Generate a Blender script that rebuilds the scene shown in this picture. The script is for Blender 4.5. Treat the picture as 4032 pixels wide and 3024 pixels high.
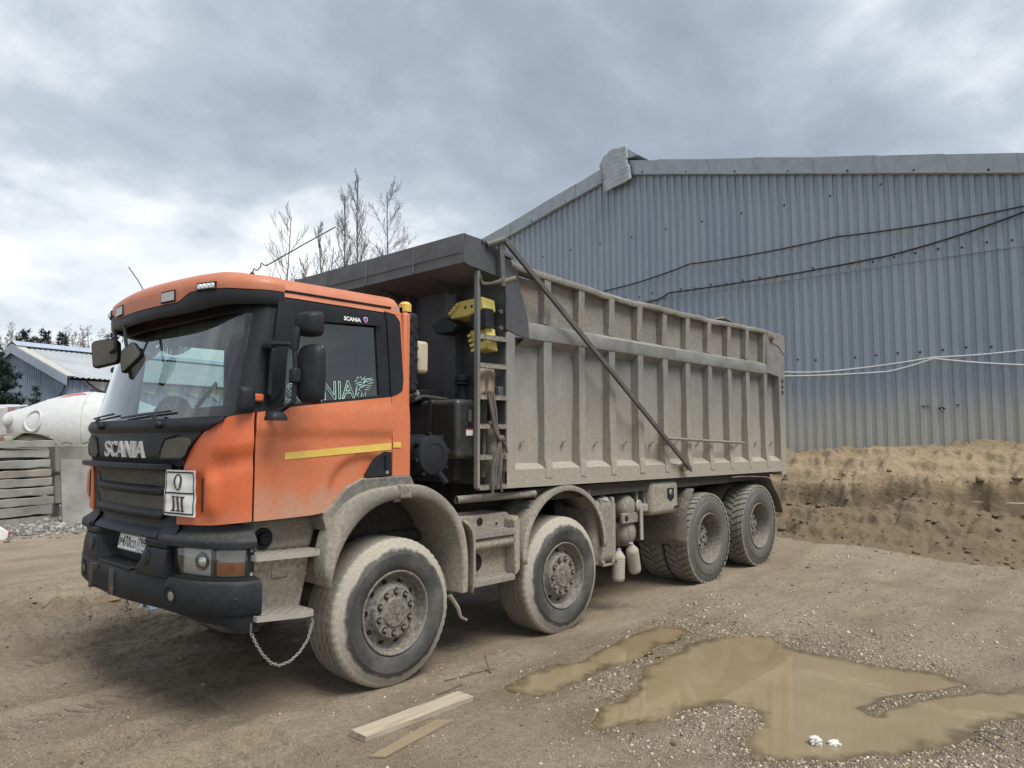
import bpy, bmesh, math, random
import numpy as np
from mathutils import Vector, Matrix
R = math.radians
random.seed(7); rng = np.random.default_rng(7)
sc = bpy.context.scene
for o in list(bpy.data.objects): bpy.data.objects.remove(o)
COL = sc.collection

# ------------------------------------------------------------------ camera
CAM = np.array([-3.4531, -4.2829, 1.7243])
YAW, PITCH, ROLL, FPX = 0.74076, 0.07278, -0.00129, 2915.67
cF = np.array([math.cos(YAW)*math.cos(PITCH), math.sin(YAW)*math.cos(PITCH), math.sin(PITCH)])
cR0 = np.array([math.sin(YAW), -math.cos(YAW), 0.0]); cU0 = np.cross(cR0, cF)
cR = math.cos(ROLL)*cR0 + math.sin(ROLL)*cU0; cU = -math.sin(ROLL)*cR0 + math.cos(ROLL)*cU0
cam_d = bpy.data.cameras.new('camera'); cam_o = bpy.data.objects.new('camera', cam_d); COL.objects.link(cam_o)
mw = Matrix.Identity(4)
for i in range(3): mw[i][0], mw[i][1], mw[i][2], mw[i][3] = cR[i], cU[i], -cF[i], CAM[i]
cam_o.matrix_world = mw
cam_d.sensor_width = 36; cam_d.sensor_fit = 'HORIZONTAL'; cam_d.lens = FPX/4032*36
cam_d.clip_start = 0.05; cam_d.clip_end = 3000
sc.camera = cam_o
sc.render.resolution_x, sc.render.resolution_y = 1024, 768
sc.view_settings.view_transform = 'Standard'; sc.view_settings.look = 'None'
sc.view_settings.gamma = 1.0; sc.view_settings.use_curve_mapping = False
sc.view_settings.exposure = 1.6

# ------------------------------------------------------------------ sky and sun
SUN_DIR = Vector((-0.06, -0.56, 0.98)).normalized()      # towards the sun
SUN_EL = math.asin(SUN_DIR.z); SUN_AZ = math.atan2(SUN_DIR.x, SUN_DIR.y)
world = bpy.data.worlds.new('World'); sc.world = world; world.use_nodes = True
def sky_world():
    nt = world.node_tree; nt.nodes.clear(); N = nt.nodes.new; L = nt.links.new
    out = N('ShaderNodeOutputWorld'); bg = N('ShaderNodeBackground'); bg.inputs[1].default_value = 0.1
    sky = N('ShaderNodeTexSky'); sky.sky_type = 'NISHITA'; sky.sun_disc = False
    sky.sun_elevation = SUN_EL; sky.sun_rotation = SUN_AZ; sky.dust_density = 2.0; sky.air_density = 1.0
    tc = N('ShaderNodeTexCoord'); sep = N('ShaderNodeSeparateXYZ'); L(tc.outputs['Generated'], sep.inputs[0])
    def m(op, a, b=None, c=None):
        n = N('ShaderNodeMath'); n.operation = op
        for i, v in enumerate((a, b, c)):
            if v is None: continue
            if isinstance(v, (int, float)): n.inputs[i].default_value = v
            else: L(v, n.inputs[i])
        return n.outputs[0]
    # a cloud layer: directions projected on a flat deck overhead
    zc = m('ADD', m('MAXIMUM', sep.outputs[2], 0.0), 0.42)
    cx = m('DIVIDE', sep.outputs[0], zc); cy = m('DIVIDE', sep.outputs[1], zc)
    cmb = N('ShaderNodeCombineXYZ'); L(cx, cmb.inputs[0]); L(cy, cmb.inputs[1]); cmb.inputs[2].default_value = 3.7
    def noise(scale, detail, rough, dist, off):
        mp = N('ShaderNodeMapping'); mp.inputs['Location'].default_value = off; L(cmb.outputs[0], mp.inputs[0])
        n = N('ShaderNodeTexNoise'); n.inputs['Scale'].default_value = scale; n.inputs['Detail'].default_value = detail
        n.inputs['Roughness'].default_value = rough; n.inputs['Distortion'].default_value = dist
        L(mp.outputs[0], n.inputs['Vector']); return n.outputs[0]
    big = noise(0.75, 3, .5, .2, CLOUD_OFF[0]); mid = noise(2.3, 9, .55, .25, CLOUD_OFF[1]); fine = noise(8.0, 7, .6, .1, (3, 1, 0))
    v = m('ADD', m('ADD', m('MULTIPLY', big, .9), m('MULTIPLY', mid, .75)), m('MULTIPLY', fine, .16))
    rp = N('ShaderNodeValToRGB'); L(m('MULTIPLY', v, .56), rp.inputs[0])
    e = rp.color_ramp.elements
    cols = [(0.38, (1.02, 1.20, 1.44)), (0.45, (1.34, 1.54, 1.80)), (0.515, (1.86, 2.08, 2.34)), (0.565, (2.85, 3.0, 3.15)), (0.625, (4.1, 4.17, 4.23))]
    while len(e) < len(cols): e.new(0.5)
    for el, (p, c) in zip(e, cols): el.position = p; el.color = (*c, 1)
    # lighter haze band towards the horizon
    hz = m('POWER', m('SUBTRACT', 1.0, m('MINIMUM', m('MAXIMUM', sep.outputs[2], 0.0), 1.0)), 9.0)
    mixh = N('ShaderNodeMix'); mixh.data_type = 'RGBA'; L(m('MULTIPLY', hz, .8), mixh.inputs[0])
    L(rp.outputs[0], mixh.inputs[6]); mixh.inputs[7].default_value = (3.35, 3.48, 3.6, 1)
    mix = N('ShaderNodeMix'); mix.data_type = 'RGBA'; mix.inputs[0].default_value = .96
    L(sky.outputs[0], mix.inputs[6]); L(mixh.outputs[2], mix.inputs[7])
    L(mix.outputs[2], bg.inputs[0]); L(bg.outputs[0], out.inputs[0])
CLOUD_OFF = [(-5.55, -13.36, 0.73), (-17.39, -7.95, 3.02)]
sky_world()
sd = bpy.data.lights.new('sun', 'SUN'); sd.energy = 1.5; sd.angle = R(32); sd.color = (1.0, .975, .93)
so = bpy.data.objects.new('sun', sd); COL.objects.link(so)
so.rotation_euler = (-SUN_DIR).to_track_quat('-Z', 'Y').to_euler(); so.location = (0, 0, 30)

# ------------------------------------------------------------------ object helpers
def tag(o, label=None, cat=None, group=None, kind=None):
    if label: o['label'] = label
    if cat: o['category'] = cat
    if group: o['group'] = group
    if kind: o['kind'] = kind
    return o
def thing(name, loc, label, cat, group=None):
    o = bpy.data.objects.new(name, None); COL.objects.link(o); o.location = loc; o.empty_display_size = .1
    return tag(o, label, cat, group)
def world_loc(o):
    v = Vector((0, 0, 0))
    while o: v += o.location; o = o.parent
    return v
def nrm(v):
    l = math.sqrt(v[0]*v[0]+v[1]*v[1]+(v[2]*v[2] if len(v) > 2 else 0))+1e-12; return np.array([c/l for c in v])
def cross3(a, b): return np.array((a[1]*b[2]-a[2]*b[1], a[2]*b[0]-a[0]*b[2], a[0]*b[1]-a[1]*b[0]))
class MB:
    def __init__(s): s.V = []; s.F = []
    def add(s, V, F):
        b = len(s.V); s.V.extend([tuple(map(float, v)) for v in V]); s.F.extend([tuple(b+i for i in f) for f in F]); return s
    def box(s, x0, x1, y0, y1, z0, z1):
        V = [(x, y, z) for x in (x0, x1) for y in (y0, y1) for z in (z0, z1)]
        return s.add(V, [(0,1,3,2),(4,6,7,5),(0,4,5,1),(2,3,7,6),(0,2,6,4),(1,5,7,3)])
    def obox(s, c, ax, ay, az):      # centre and three half-axis vectors
        c, ax, ay, az = map(np.asarray, (c, ax, ay, az))
        V = [c+i*ax+j*ay+k*az for i in (-1,1) for j in (-1,1) for k in (-1,1)]
        return s.add(V, [(0,1,3,2),(4,6,7,5),(0,4,5,1),(2,3,7,6),(0,2,6,4),(1,5,7,3)])
    def beam(s, a, b, w, h, up=(0,0,1)):
        a, b = np.asarray(a, float), np.asarray(b, float); d = nrm(b-a); x = np.cross(d, up)
        if np.linalg.norm(x) < 1e-6: x = np.cross(d, (1,0,0))
        x = nrm(x); y = np.cross(x, d)
        return s.obox((a+b)/2, (b-a)/2, x*w/2, y*h/2)
    def prism(s, poly, off):         # polygon of 3d points extruded by off
        n = len(poly); P = np.asarray(poly, float); V = list(P)+list(P+np.asarray(off, float))
        F = [tuple(range(n))[::-1], tuple(range(n, 2*n))]+[(i, (i+1) % n, n+(i+1) % n, n+i) for i in range(n)]
        return s.add(V, F)
    def grid(s, P, closed_u=False, closed_v=False):
        P = np.asarray(P, float); a, b = P.shape[:2]; F = []
        for i in range(a if closed_u else a-1):
            for j in range(b if closed_v else b-1):
                F.append((i*b+j, ((i+1) % a)*b+j, ((i+1) % a)*b+(j+1) % b, i*b+(j+1) % b))
        return s.add(P.reshape(-1, 3), F)
    def tube(s, pts, r, n=8, caps=True, closed=False):
        P = np.asarray(pts, float); m = len(P); rr = np.full(m, r) if np.isscalar(r) else np.asarray(r, float)
        T = np.zeros_like(P)
        for i in range(m):
            a = P[(i-1) % m] if closed else P[max(i-1, 0)]; b = P[(i+1) % m] if closed else P[min(i+1, m-1)]
            T[i] = nrm(b-a)
        u = cross3(T[0], (0,0,1)); u = nrm(u) if abs(u[0])+abs(u[1]) > 1e-3 else nrm(cross3(T[0], (1,0,0)))
        rings = []
        for i in range(m):
            u = nrm(u-T[i]*np.dot(u, T[i])); w = cross3(T[i], u)
            rings.append([P[i]+rr[i]*(math.cos(2*math.pi*k/n)*u+math.sin(2*math.pi*k/n)*w) for k in range(n)])
        b = len(s.V); s.grid(rings, closed, True)
        if caps and not closed:
            s.F.append(tuple(b+k for k in range(n))[::-1]); s.F.append(tuple(b+(m-1)*n+k for k in range(n)))
        return s
    def lathe(s, prof, c=(0,0,0), axis=(0,1,0), n=32, a0=0, a1=2*math.pi, mod=None):
        ax = nrm(axis); u = np.cross(ax, (0,0,1)); u = nrm(u) if np.linalg.norm(u) > 1e-3 else np.array([1.,0,0]); w = np.cross(ax, u)
        full = abs(a1-a0) > 2*math.pi-1e-6; k = n if full else n+1; c = np.asarray(c, float); rings = []
        for i in range(k):
            t = a0+(a1-a0)*i/n
            rings.append([c+ax*h+(r if mod is None else mod(r, h, t))*(math.cos(t)*u+math.sin(t)*w) for r, h in prof])
        return s.grid(rings, full, False)
    def ball(s, c, rad, n=10, m=8):
        rad = np.asarray(rad if not np.isscalar(rad) else (rad,)*3, float); c = np.asarray(c, float)
        P = [[c+rad*np.array([math.sin(math.pi*j/m)*math.cos(2*math.pi*i/n), math.sin(math.pi*j/m)*math.sin(2*math.pi*i/n), math.cos(math.pi*j/m)]) for j in range(m+1)] for i in range(n)]
        return s.grid(P, True, False)
def mesh_of(name, mb, mat, smooth=35, off=None):
    me = bpy.data.meshes.new(name); V = np.asarray(mb.V, float)
    if off is not None: V = V-np.asarray(off)
    me.from_pydata([tuple(v) for v in V], [], mb.F); me.validate(clean_customdata=False)
    bm = bmesh.new(); bm.from_mesh(me); bmesh.ops.remove_doubles(bm, verts=bm.verts, dist=2e-5)
    bmesh.ops.recalc_face_normals(bm, faces=bm.faces); bm.to_mesh(me); bm.free()
    if mat: me.materials.append(mat)
    if smooth:
        me.shade_smooth(); me.set_sharp_from_angle(angle=R(smooth))
    return me
def fast_tris(name, V, F, mat, parent):
    me = bpy.data.meshes.new(name); me.from_pydata(V, [], F)
    if mat: me.materials.append(mat)
    o = bpy.data.objects.new(name, me); COL.objects.link(o); o.parent = parent; return o
def part(name, mb, mat, parent=None, smooth=35, bevel=0, seg=2, local=False, loc=None):
    """link one mesh; vertices are in world space unless local"""
    if loc is not None: off = np.asarray(loc)
    elif parent is not None and not local: off = np.array(world_loc(parent))
    else: off = None
    me = mesh_of(name, mb, mat, smooth, None if local else off)
    o = bpy.data.objects.new(name, me); COL.objects.link(o)
    if parent is not None: o.parent = parent
    if loc is not None:
        o.location = Vector(loc)-(world_loc(parent) if parent else Vector())
    if bevel:
        b = o.modifiers.new('bevel', 'BEVEL'); b.width = bevel; b.segments = seg; b.limit_method = 'ANGLE'; b.angle_limit = R(40)
    return o
def clone(src, parent, loc=None, rot=None):
    o = src.copy(); COL.objects.link(o); o.parent = parent
    if loc is not None: o.location = loc
    if rot is not None: o.rotation_euler = rot
    return o
def text_mb(text, f, size=1.0, bold=0.0, extr=0.0, align='LEFT', width=None, height=None, cuts=0):
    """text outline laid on a surface; f(u, v, depth) -> 3d; u, v in metres"""
    cu = bpy.data.curves.new('txt', 'FONT'); cu.body = text; cu.size = 1; cu.offset = bold; cu.resolution_u = 3
    ob = bpy.data.objects.new('txt', cu); COL.objects.link(ob)
    dg = bpy.context.evaluated_depsgraph_get(); me = bpy.data.meshes.new_from_object(ob.evaluated_get(dg))
    bpy.data.objects.remove(ob); bpy.data.curves.remove(cu)
    bm = bmesh.new(); bm.from_mesh(me); bpy.data.meshes.remove(me)
    if extr:
        g = bmesh.ops.extrude_face_region(bm, geom=bm.faces[:]); 
        for v in g['geom']:
            if isinstance(v, bmesh.types.BMVert): v.co.z += 1.0
    V = np.array([v.co[:] for v in bm.verts]); F = [[v.index for v in f_.verts] for f_ in bm.faces]; bm.free()
    lo, hi = V[:, :2].min(0), V[:, :2].max(0); V[:, :2] -= lo; sz = hi-lo
    if width and height: V[:, 0] *= width/sz[0]; V[:, 1] *= height/sz[1]
    elif width: V[:, :2] *= width/sz[0]
    elif height: V[:, :2] *= height/sz[1]
    mb = MB(); mb.add([f(u, v, d*extr) for u, v, d in V], F); return mb

# ------------------------------------------------------------------ materials
class NT:
    def __init__(s, name):
        s.m = bpy.data.materials.new(name); s.m.use_nodes = True; s.t = s.m.node_tree; s.t.nodes.clear()
        s.out = s.N('ShaderNodeOutputMaterial'); s.b = s.N('ShaderNodeBsdfPrincipled'); s.L(s.b.outputs[0], s.out.inputs[0])
        s.pos = None
    def N(s, k): return s.t.nodes.new(k)
    def L(s, a, b): s.t.links.new(a, b)
    def P(s):
        if s.pos is None: s.geo = s.N('ShaderNodeNewGeometry'); s.pos = s.geo.outputs['Position']; s.nor = s.geo.outputs['Normal']
        return s.pos
    def sep(s, v):
        n = s.N('ShaderNodeSeparateXYZ'); s.L(v, n.inputs[0]); return n.outputs
    def put(s, sock, v):
        if isinstance(v, (int, float)): sock.default_value = v
        elif isinstance(v, (tuple, list)): sock.default_value = (*v, 1) if len(v) == 3 and sock.type == 'RGBA' else v
        else: s.L(v, sock)
    def noise(s, scale, detail=4, rough=.55, vec=None, sc=None, dist=0):
        v = vec if vec is not None else s.P()
        if sc:
            mp = s.N('ShaderNodeMapping'); mp.inputs['Scale'].default_value = sc; s.L(v, mp.inputs[0]); v = mp.outputs[0]
        n = s.N('ShaderNodeTexNoise'); n.inputs['Scale'].default_value = scale; n.inputs['Detail'].default_value = detail
        n.inputs['Roughness'].default_value = rough; n.inputs['Distortion'].default_value = dist; s.L(v, n.inputs['Vector']); return n.outputs[0]
    def voro(s, scale, feat='F1', vec=None):
        n = s.N('ShaderNodeTexVoronoi'); n.feature = feat; n.inputs['Scale'].default_value = scale; s.L(vec if vec is not None else s.P(), n.inputs['Vector']); return n
    def math(s, op, a, b=0.0, c=None, clamp=False):
        n = s.N('ShaderNodeMath'); n.operation = op; n.use_clamp = clamp; s.put(n.inputs[0], a); s.put(n.inputs[1], b)
        if c is not None: s.put(n.inputs[2], c)
        return n.outputs[0]
    def rng(s, v, a, b, c=0.0, d=1.0, smooth=False):
        n = s.N('ShaderNodeMapRange'); n.interpolation_type = 'SMOOTHSTEP' if smooth else 'LINEAR'
        s.put(n.inputs[0], v); n.inputs[1].default_value = a; n.inputs[2].default_value = b; n.inputs[3].default_value = c; n.inputs[4].default_value = d; return n.outputs[0]
    def mix(s, f, a, b):
        n = s.N('ShaderNodeMix'); n.data_type = 'RGBA'; s.put(n.inputs[0], f); s.put(n.inputs[6], a); s.put(n.inputs[7], b); return n.outputs[2]
    def bump(s, h, st=.3, d=.01):
        n = s.N('ShaderNodeBump'); n.inputs['Strength'].default_value = st; n.inputs['Distance'].default_value = d; s.L(h, n.inputs['Height']); s.L(n.outputs[0], s.b.inputs['Normal']); return n
    def done(s, col=None, rough=None, metal=None, spec=None):
        if col is not None: s.put(s.b.inputs['Base Color'], col)
        if rough is not None: s.put(s.b.inputs['Roughness'], rough)
        if metal is not None: s.put(s.b.inputs['Metallic'], metal)
        if spec is not None: s.put(s.b.inputs['Specular IOR Level'], spec)
        return s.m
def cm(c, k): return tuple(min(1, x*k) for x in c)
DUST = (.36, .320, .248)
def dusty(name, base, rough=.5, metal=0.0, dust=None, patch=.6, dcol=DUST, ns=5.0, var=.15, up=.0, streak=0.0, bump=0.0, bs=80, spl=0.0, rust=0.0, film=0.0, spec=.5, coat=0.0, chip=0.0):
    """base colour, dust that thickens downwards between z1 and z0, run-off streaks, rust"""
    t = NT(name); P = t.P(); n1 = t.noise(ns, 6, .6); n2 = t.noise(ns*7, 4, .6)
    col = t.mix(t.rng(n1, .3, .7), cm(base, 1-var), cm(base, 1+var)); ro = rough
    f = None
    if rust:
        rn = t.noise(7, 7, .7, sc=(1, 1, .6)); rm = t.rng(rn, 1-rust, 1-rust+.05)
        col = t.mix(rm, col, t.mix(n2, (.16, .07, .03), (.30, .15, .075)))
    if chip:
        cmk = t.rng(t.noise(26, 3, .6), 1-chip, 1-chip+.015); col = t.mix(t.math('MULTIPLY', cmk, .8), col, (.42, .41, .4))
    if dust:
        z0, z1, amt = dust; z = t.sep(P)[2]
        f = t.rng(t.math('ADD', z, t.math('MULTIPLY', t.math('SUBTRACT', n1, .5), patch)), z1, z0, 0, 1, True)
        if up:
            nz = t.rng(t.sep(t.nor)[2], .2, .9); f = t.math('MAXIMUM', f, t.math('MULTIPLY', nz, up))
        if streak:
            sn = t.noise(1.0, 5, .65, sc=(38, 38, 1.6)); f = t.math('ADD', f, t.math('MULTIPLY', t.math('SUBTRACT', sn, .5), streak), clamp=True)
        f = t.math('MULTIPLY', f, t.rng(n2, .3, .68, amt*.55, amt), clamp=True)
        if film: f = t.math('MAXIMUM', f, t.math('MULTIPLY', t.rng(n2, .3, .7), film))
        if spl:
            sp = t.rng(t.noise(130, 2, .5), .62, .67); f = t.math('MAXIMUM', f, t.math('MULTIPLY', t.math('MULTIPLY', sp, t.rng(z, z1+.35, z0, 0, 1)), spl)); f = t.math('MAXIMUM', f, t.math('MULTIPLY', t.rng(t.noise(1, 4, .6, sc=(30, 30, 2.2)), .60, .70), .22))
    elif film: f = t.math('MULTIPLY', t.rng(n1, .3, .75, .45, 1.0), film)
    if f is not None:
        dc = t.mix(n2, cm(dcol, .85), cm(dcol, 1.12)); col = t.mix(f, col, dc)
        ro = t.rng(f, 0, .6, rough, .95)
    if bump: t.bump(t.noise(bs, 5, .65), bump, .004)
    t.b.inputs['Coat Weight'].default_value = coat
    return t.done(col, ro, metal, spec)
def emissive_free_glass(name, tint=(.75, .84, .82), refl=1.0, rough=.02, dirt=.12, k=1.6):
    """thin pane: clear with a Fresnel reflection and a film of dust"""
    t = NT(name); t.t.nodes.remove(t.b)
    tr = t.N('ShaderNodeBsdfTransparent'); tr.inputs[0].default_value = (*tint, 1)
    gl = t.N('ShaderNodeBsdfGlossy'); gl.inputs['Roughness'].default_value = rough; gl.inputs[0].default_value = (refl, refl, refl, 1)
    fr = t.N('ShaderNodeFresnel'); fr.inputs[0].default_value = 1.52
    di = t.N('ShaderNodeBsdfDiffuse'); di.inputs[0].default_value = (.40, .37, .30, 1)
    m1 = t.N('ShaderNodeMixShader'); t.L(t.math('MULTIPLY', fr.outputs[0], k, clamp=True), m1.inputs[0]); t.L(tr.outputs[0], m1.inputs[1]); t.L(gl.outputs[0], m1.inputs[2])
    m2 = t.N('ShaderNodeMixShader'); t.L(t.math('MULTIPLY', t.rng(t.noise(3.5, 6, .6), .35, .8), dirt), m2.inputs[0]); t.L(m1.outputs[0], m2.inputs[1]); t.L(di.outputs[0], m2.inputs[2])
    t.L(m2.outputs[0], t.out.inputs[0]); return t.m
MT = {}
MT['orange'] = dusty('orange_paint', (.52, .125, .038), .42, dust=(1.20, 1.58, .62), patch=.55, film=.20, var=.07, coat=.12, spl=.8, chip=.22)
MT['orange_front'] = dusty('orange_paint_front', (.54, .108, .028), .40, dust=(1.08, 1.32, .35), patch=.3, film=.07, var=.06, coat=.2, spl=.5, chip=.24)
MT['orange_top'] = dusty('orange_paint_roof', (.46, .122, .046), .45, film=.24, var=.08, coat=.1)
MT['black'] = dusty('black_plastic', (.016, .0185, .0235), .5, dust=(.50, .90, .2), patch=.6, film=.012, var=.2, bump=.06, bs=220, spec=.2)
MT['black_trim'] = dusty('black_trim', (.010, .012, .016), .42, film=.012, var=.2, spec=.28)
MT['bumper'] = dusty('bumper_plastic', (.0155, .0185, .0245), .55, dust=(.40, .62, .5), patch=.3, film=.03, up=.25, var=.25, bump=.1, bs=160, streak=.3, spec=.18)
MT['grille_mesh'] = dusty('grille_mesh', (.026, .026, .026), .8, film=.26, ns=9, bump=.4, bs=420)
MT['void'] = dusty('void_black', (.008, .008, .009), .9)  # near-black painted in as the shade inside holes; also on hidden backing
MT['fender'] = dusty('grey_plastic_dusty', (.05, .055, .06), .6, dust=(.9, 1.7, .92), patch=.35, film=.5, up=.8, streak=.3, var=.2, bump=.12, bs=130)
MT['under'] = dusty('underbody_grime', (.018, .017, .017), .85, dust=(.3, 1.2, .28), film=.12, patch=.6)
MT['box'] = dusty('tipper_steel', (.168, .170, .166), .55, dust=(1.20, 2.75, .90), patch=.9, film=.14, streak=.85, up=.75, var=.3, bump=.16, bs=30, metal=.1, rust=.33, chip=.22)
MT['boxfront'] = dusty('tipper_steel_front', (.050, .056, .064), .6, dust=(1.1, 1.9, .4), film=.05, var=.2, up=.5, rust=.30)  # darker steel: shade under the canopy put into the base colour
MT['boxup'] = dusty('tipper_steel_rusty', (.14, .14, .132), .7, dust=(2.2, 2.9, .5), film=.42, rust=.40, streak=.3, up=.75, var=.25, bump=.15, bs=40)
MT['canopy'] = dusty('canopy_steel', (.10, .113, .128), .6, film=.10, rust=.33, var=.25, up=.5)
MT['steel'] = dusty('dark_steel', (.06, .063, .066), .5, metal=.3, film=.22, var=.2, up=.6)
MT['steel_dust'] = dusty('dusty_steel', (.09, .09, .088), .6, film=.72, var=.2, up=.8, dust=(.4, 2.2, .6))
MT['galv'] = dusty('galvanised', (.34, .34, .33), .5, metal=.4, film=.45)
MT['letter'] = dusty('silver_letters', (.50, .50, .485), .42, metal=.3, film=.1)
MT['rim'] = dusty('wheel_steel', (.085, .082, .078), .45, metal=.35, film=.95, dcol=(.31, .285, .235), var=.1, bump=.08, bs=60, dust=(.1, .7, .35))
MT['glass'] = emissive_free_glass('windscreen_glass', (.66, .80, .76), 1.0, .012, .05, 2.0)
MT['glass_side'] = emissive_free_glass('side_glass', (.62, .75, .74), .95, .02, .05, 2.4)
MT['lens'] = emissive_free_glass('lamp_lens', (.97, .97, .95), .9, .03, .06)
MT['amber'] = dusty('amber_lens', (.55, .16, .03), .25, film=.2)
MT['lampglass'] = dusty('lamp_glass', (.42, .43, .42), .12, film=.2, spec=.8)
MT['chrome'] = dusty('chrome', (.75, .76, .77), .18, metal=1.0, film=.08)
MT['white'] = dusty('white_print', (.74, .74, .72), .5, film=.05)
MT['ink'] = dusty('black_ink', (.015, .015, .017), .6)
MT['yellow'] = dusty('yellow_tape', (.66, .44, .05), .45, film=.28, ns=12)
MT['chock'] = dusty('yellow_plastic', (.62, .52, .10), .5, film=.30, ns=8)
MT['mint'] = dusty('mint_sticker', (.42, .62, .55), .6)
MT['seat'] = dusty('seat_cloth', (.03, .034, .036), .95)
MT['cabtrim'] = dusty('cab_trim', (.30, .31, .30), .9)
MT['dash'] = dusty('dashboard', (.055, .062, .06), .8, film=.2, up=.5)
MT['curtain'] = dusty('curtain_cloth', (.30, .29, .24), .95, ns=20)
MT['cap'] = dusty('cap_cloth', (.02, .02, .022), .95, film=.08)
MT['gold'] = dusty('gold_thread', (.90, .72, .16), .7)
MT['beige'] = dusty('beige_plastic', (.45, .38, .27), .55, film=.35)
MT['rubber_flap'] = dusty('mudflap_rubber', (.035, .035, .035), .8, film=.45, dust=(.3, 1.2, .6))
MT['strap'] = dusty('strap_rubber', (.035, .032, .03), .85, film=.3)
MT['shovel'] = dusty('shovel_steel', (.21, .15, .11), .65, film=.35, ns=14)
MT['red'] = dusty('red_plastic', (.50, .02, .03), .4)
MT['blue'] = dusty('blue_print', (.05, .08, .35), .5)
MT['hose'] = dusty('hose', (.02, .02, .021), .6, film=.2)

def tyre_mat(name, lug):
    t = NT(name); tc = t.N('ShaderNodeTexCoord'); x, y, z = t.sep(tc.outputs['Object'])[:3]
    r = t.math('SQRT', t.math('ADD', t.math('MULTIPLY', x, x), t.math('MULTIPLY', z, z)))
    n1 = t.noise(9, 6, .65, vec=tc.outputs['Object']); n2 = t.noise(60, 4, .6, vec=tc.outputs['Object'])
    rr = t.math('ADD', r, t.math('MULTIPLY', t.math('SUBTRACT', n1, .5), .085))
    f = t.rng(rr, .435 if not lug else .47, .465 if not lug else .52, .05, .95, True)
    scr = t.rng(t.noise(14, 5, .65, vec=tc.outputs['Object'], dist=3.0), .57, .64, 0, .14); f = t.math('MAXIMUM', f, t.math('MAXIMUM', scr, t.rng(t.noise(4, 5, .6, vec=tc.outputs['Object']), .4, .75, .02, .28)))
    f = t.math('MULTIPLY', f, t.rng(n2, .2, .7, .72 if not lug else .5, 1.0 if not lug else .9))
    c = (.41, .372, .305) if not lug else (.30, .272, .225)
    col = t.mix(f, t.mix(n2, (.014, .0155, .018), (.034, .036, .038)), t.mix(n2, cm(c, .82), cm(c, 1.1)))
    if lug: col = t.mix(.32, col, (.20, .19, .165))
    else: col = t.mix(t.math('MULTIPLY', t.rng(y, .045, .065), t.rng(r, .514, .520, .0, .62)), col, (.115, .105, .09))
    t.bump(n2, .15, .003); return t.done(col, t.rng(f, 0, .5, .6, .95))
MT['tyre'] = tyre_mat('tyre_rubber', False); MT['tyre_lug'] = tyre_mat('tyre_rubber_lug', True)
# ------------------------------------------------------------------ terrain helpers
def _h(ix, iy, seed):
    n = (ix.astype(np.int64)*374761393+iy.astype(np.int64)*668265263+seed*1442695041) & 0x7fffffff
    n = ((n ^ (n >> 13))*1274126177) & 0x7fffffff
    n = (n ^ (n >> 16)) & 0x7fffffff
    return n/float(0x7fffffff)
def vnoise(x, y, seed=0):
    x = np.asarray(x, float); y = np.asarray(y, float); ix = np.floor(x); iy = np.floor(y); fx = x-ix; fy = y-iy
    fx = fx*fx*fx*(fx*(fx*6-15)+10); fy = fy*fy*fy*(fy*(fy*6-15)+10); ix = ix.astype(np.int64); iy = iy.astype(np.int64)
    a = _h(ix, iy, seed); b = _h(ix+1, iy, seed); c = _h(ix, iy+1, seed); d = _h(ix+1, iy+1, seed)
    return (a*(1-fx)+b*fx)*(1-fy)+(c*(1-fx)+d*fx)*fy-.5
def fbm(x, y, o=4, seed=0, g=.5):
    v = 0; a = 1.0
    for k in range(o): v = v+a*vnoise(x*2**k, y*2**k, seed+k*17); a *= g
    return v
def sstep(x, a, b):
    t = np.clip((x-a)/(b-a), 0, 1); return t*t*(3-2*t)
def poly_sdf(px, py, poly):
    px = np.asarray(px, float); py = np.asarray(py, float); P = np.asarray(poly); d = np.full(px.shape, 1e9); ins = np.zeros(px.shape, bool); n = len(P)
    for i in range(n):
        a, b = P[i], P[(i+1) % n]; e = b-a; t = np.clip(((px-a[0])*e[0]+(py-a[1])*e[1])/(e@e+1e-12), 0, 1)
        d = np.minimum(d, np.hypot(px-a[0]-t*e[0], py-a[1]-t*e[1]))
        c = ((a[1] > py) != (b[1] > py)) & (px < (b[0]-a[0])*(py-a[1])/(b[1]-a[1]+1e-12)+a[0]); ins ^= c
    return np.where(ins, -d, d)
PUD = [
 [(.40,-.62),(.56,-.56),(1.06,-.50),(1.47,-.56),(2.0,-.48),(2.41,-.44),(2.72,-.50),(2.88,-.70),(2.60,-.84),(1.93,-.88),(1.33,-.92),(1.01,-.92),(.70,-.92),(.50,-.82)],
 [(.32,-1.50),(.54,-1.36),(.93,-1.28),(1.64,-1.06),(2.07,-1.02),(2.57,-.98),(2.88,-1.14),(3.10,-1.44),(2.86,-1.72),(2.88,-1.98),(2.84,-2.37),(2.97,-2.78),(2.86,-3.0),(2.72,-3.08),(2.95,-3.33),(2.95,-3.9),(2.35,-3.5),(2.05,-3.27),(1.77,-3.24),(1.56,-3.22),(1.15,-2.98),(1.02,-2.86),(.86,-2.80),(.76,-2.66),(.62,-2.42),(.80,-2.24),(1.08,-2.27),(1.30,-2.06),(1.22,-1.90),(.97,-1.78),(.58,-1.65),(.36,-1.60)]]
WZ = [-.052, -.052]
ISL = [(2.74,-3.06),(2.36,-2.82),(2.06,-2.67),(1.78,-2.64),(1.74,-2.69),(2.0,-2.74),(2.38,-2.90)]   # spit of grit that splits the big puddle
def base_h(x, y):
    h = -.045+.021*np.clip(x-2.0, 0, 6)*sstep(y, -2.2, -.4)
    h = h-.0015*np.clip(x+2, -60, 0)
    h = h-.06*sstep(y, 3, 12)*sstep(-x, -6, -1)
    return h
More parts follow.
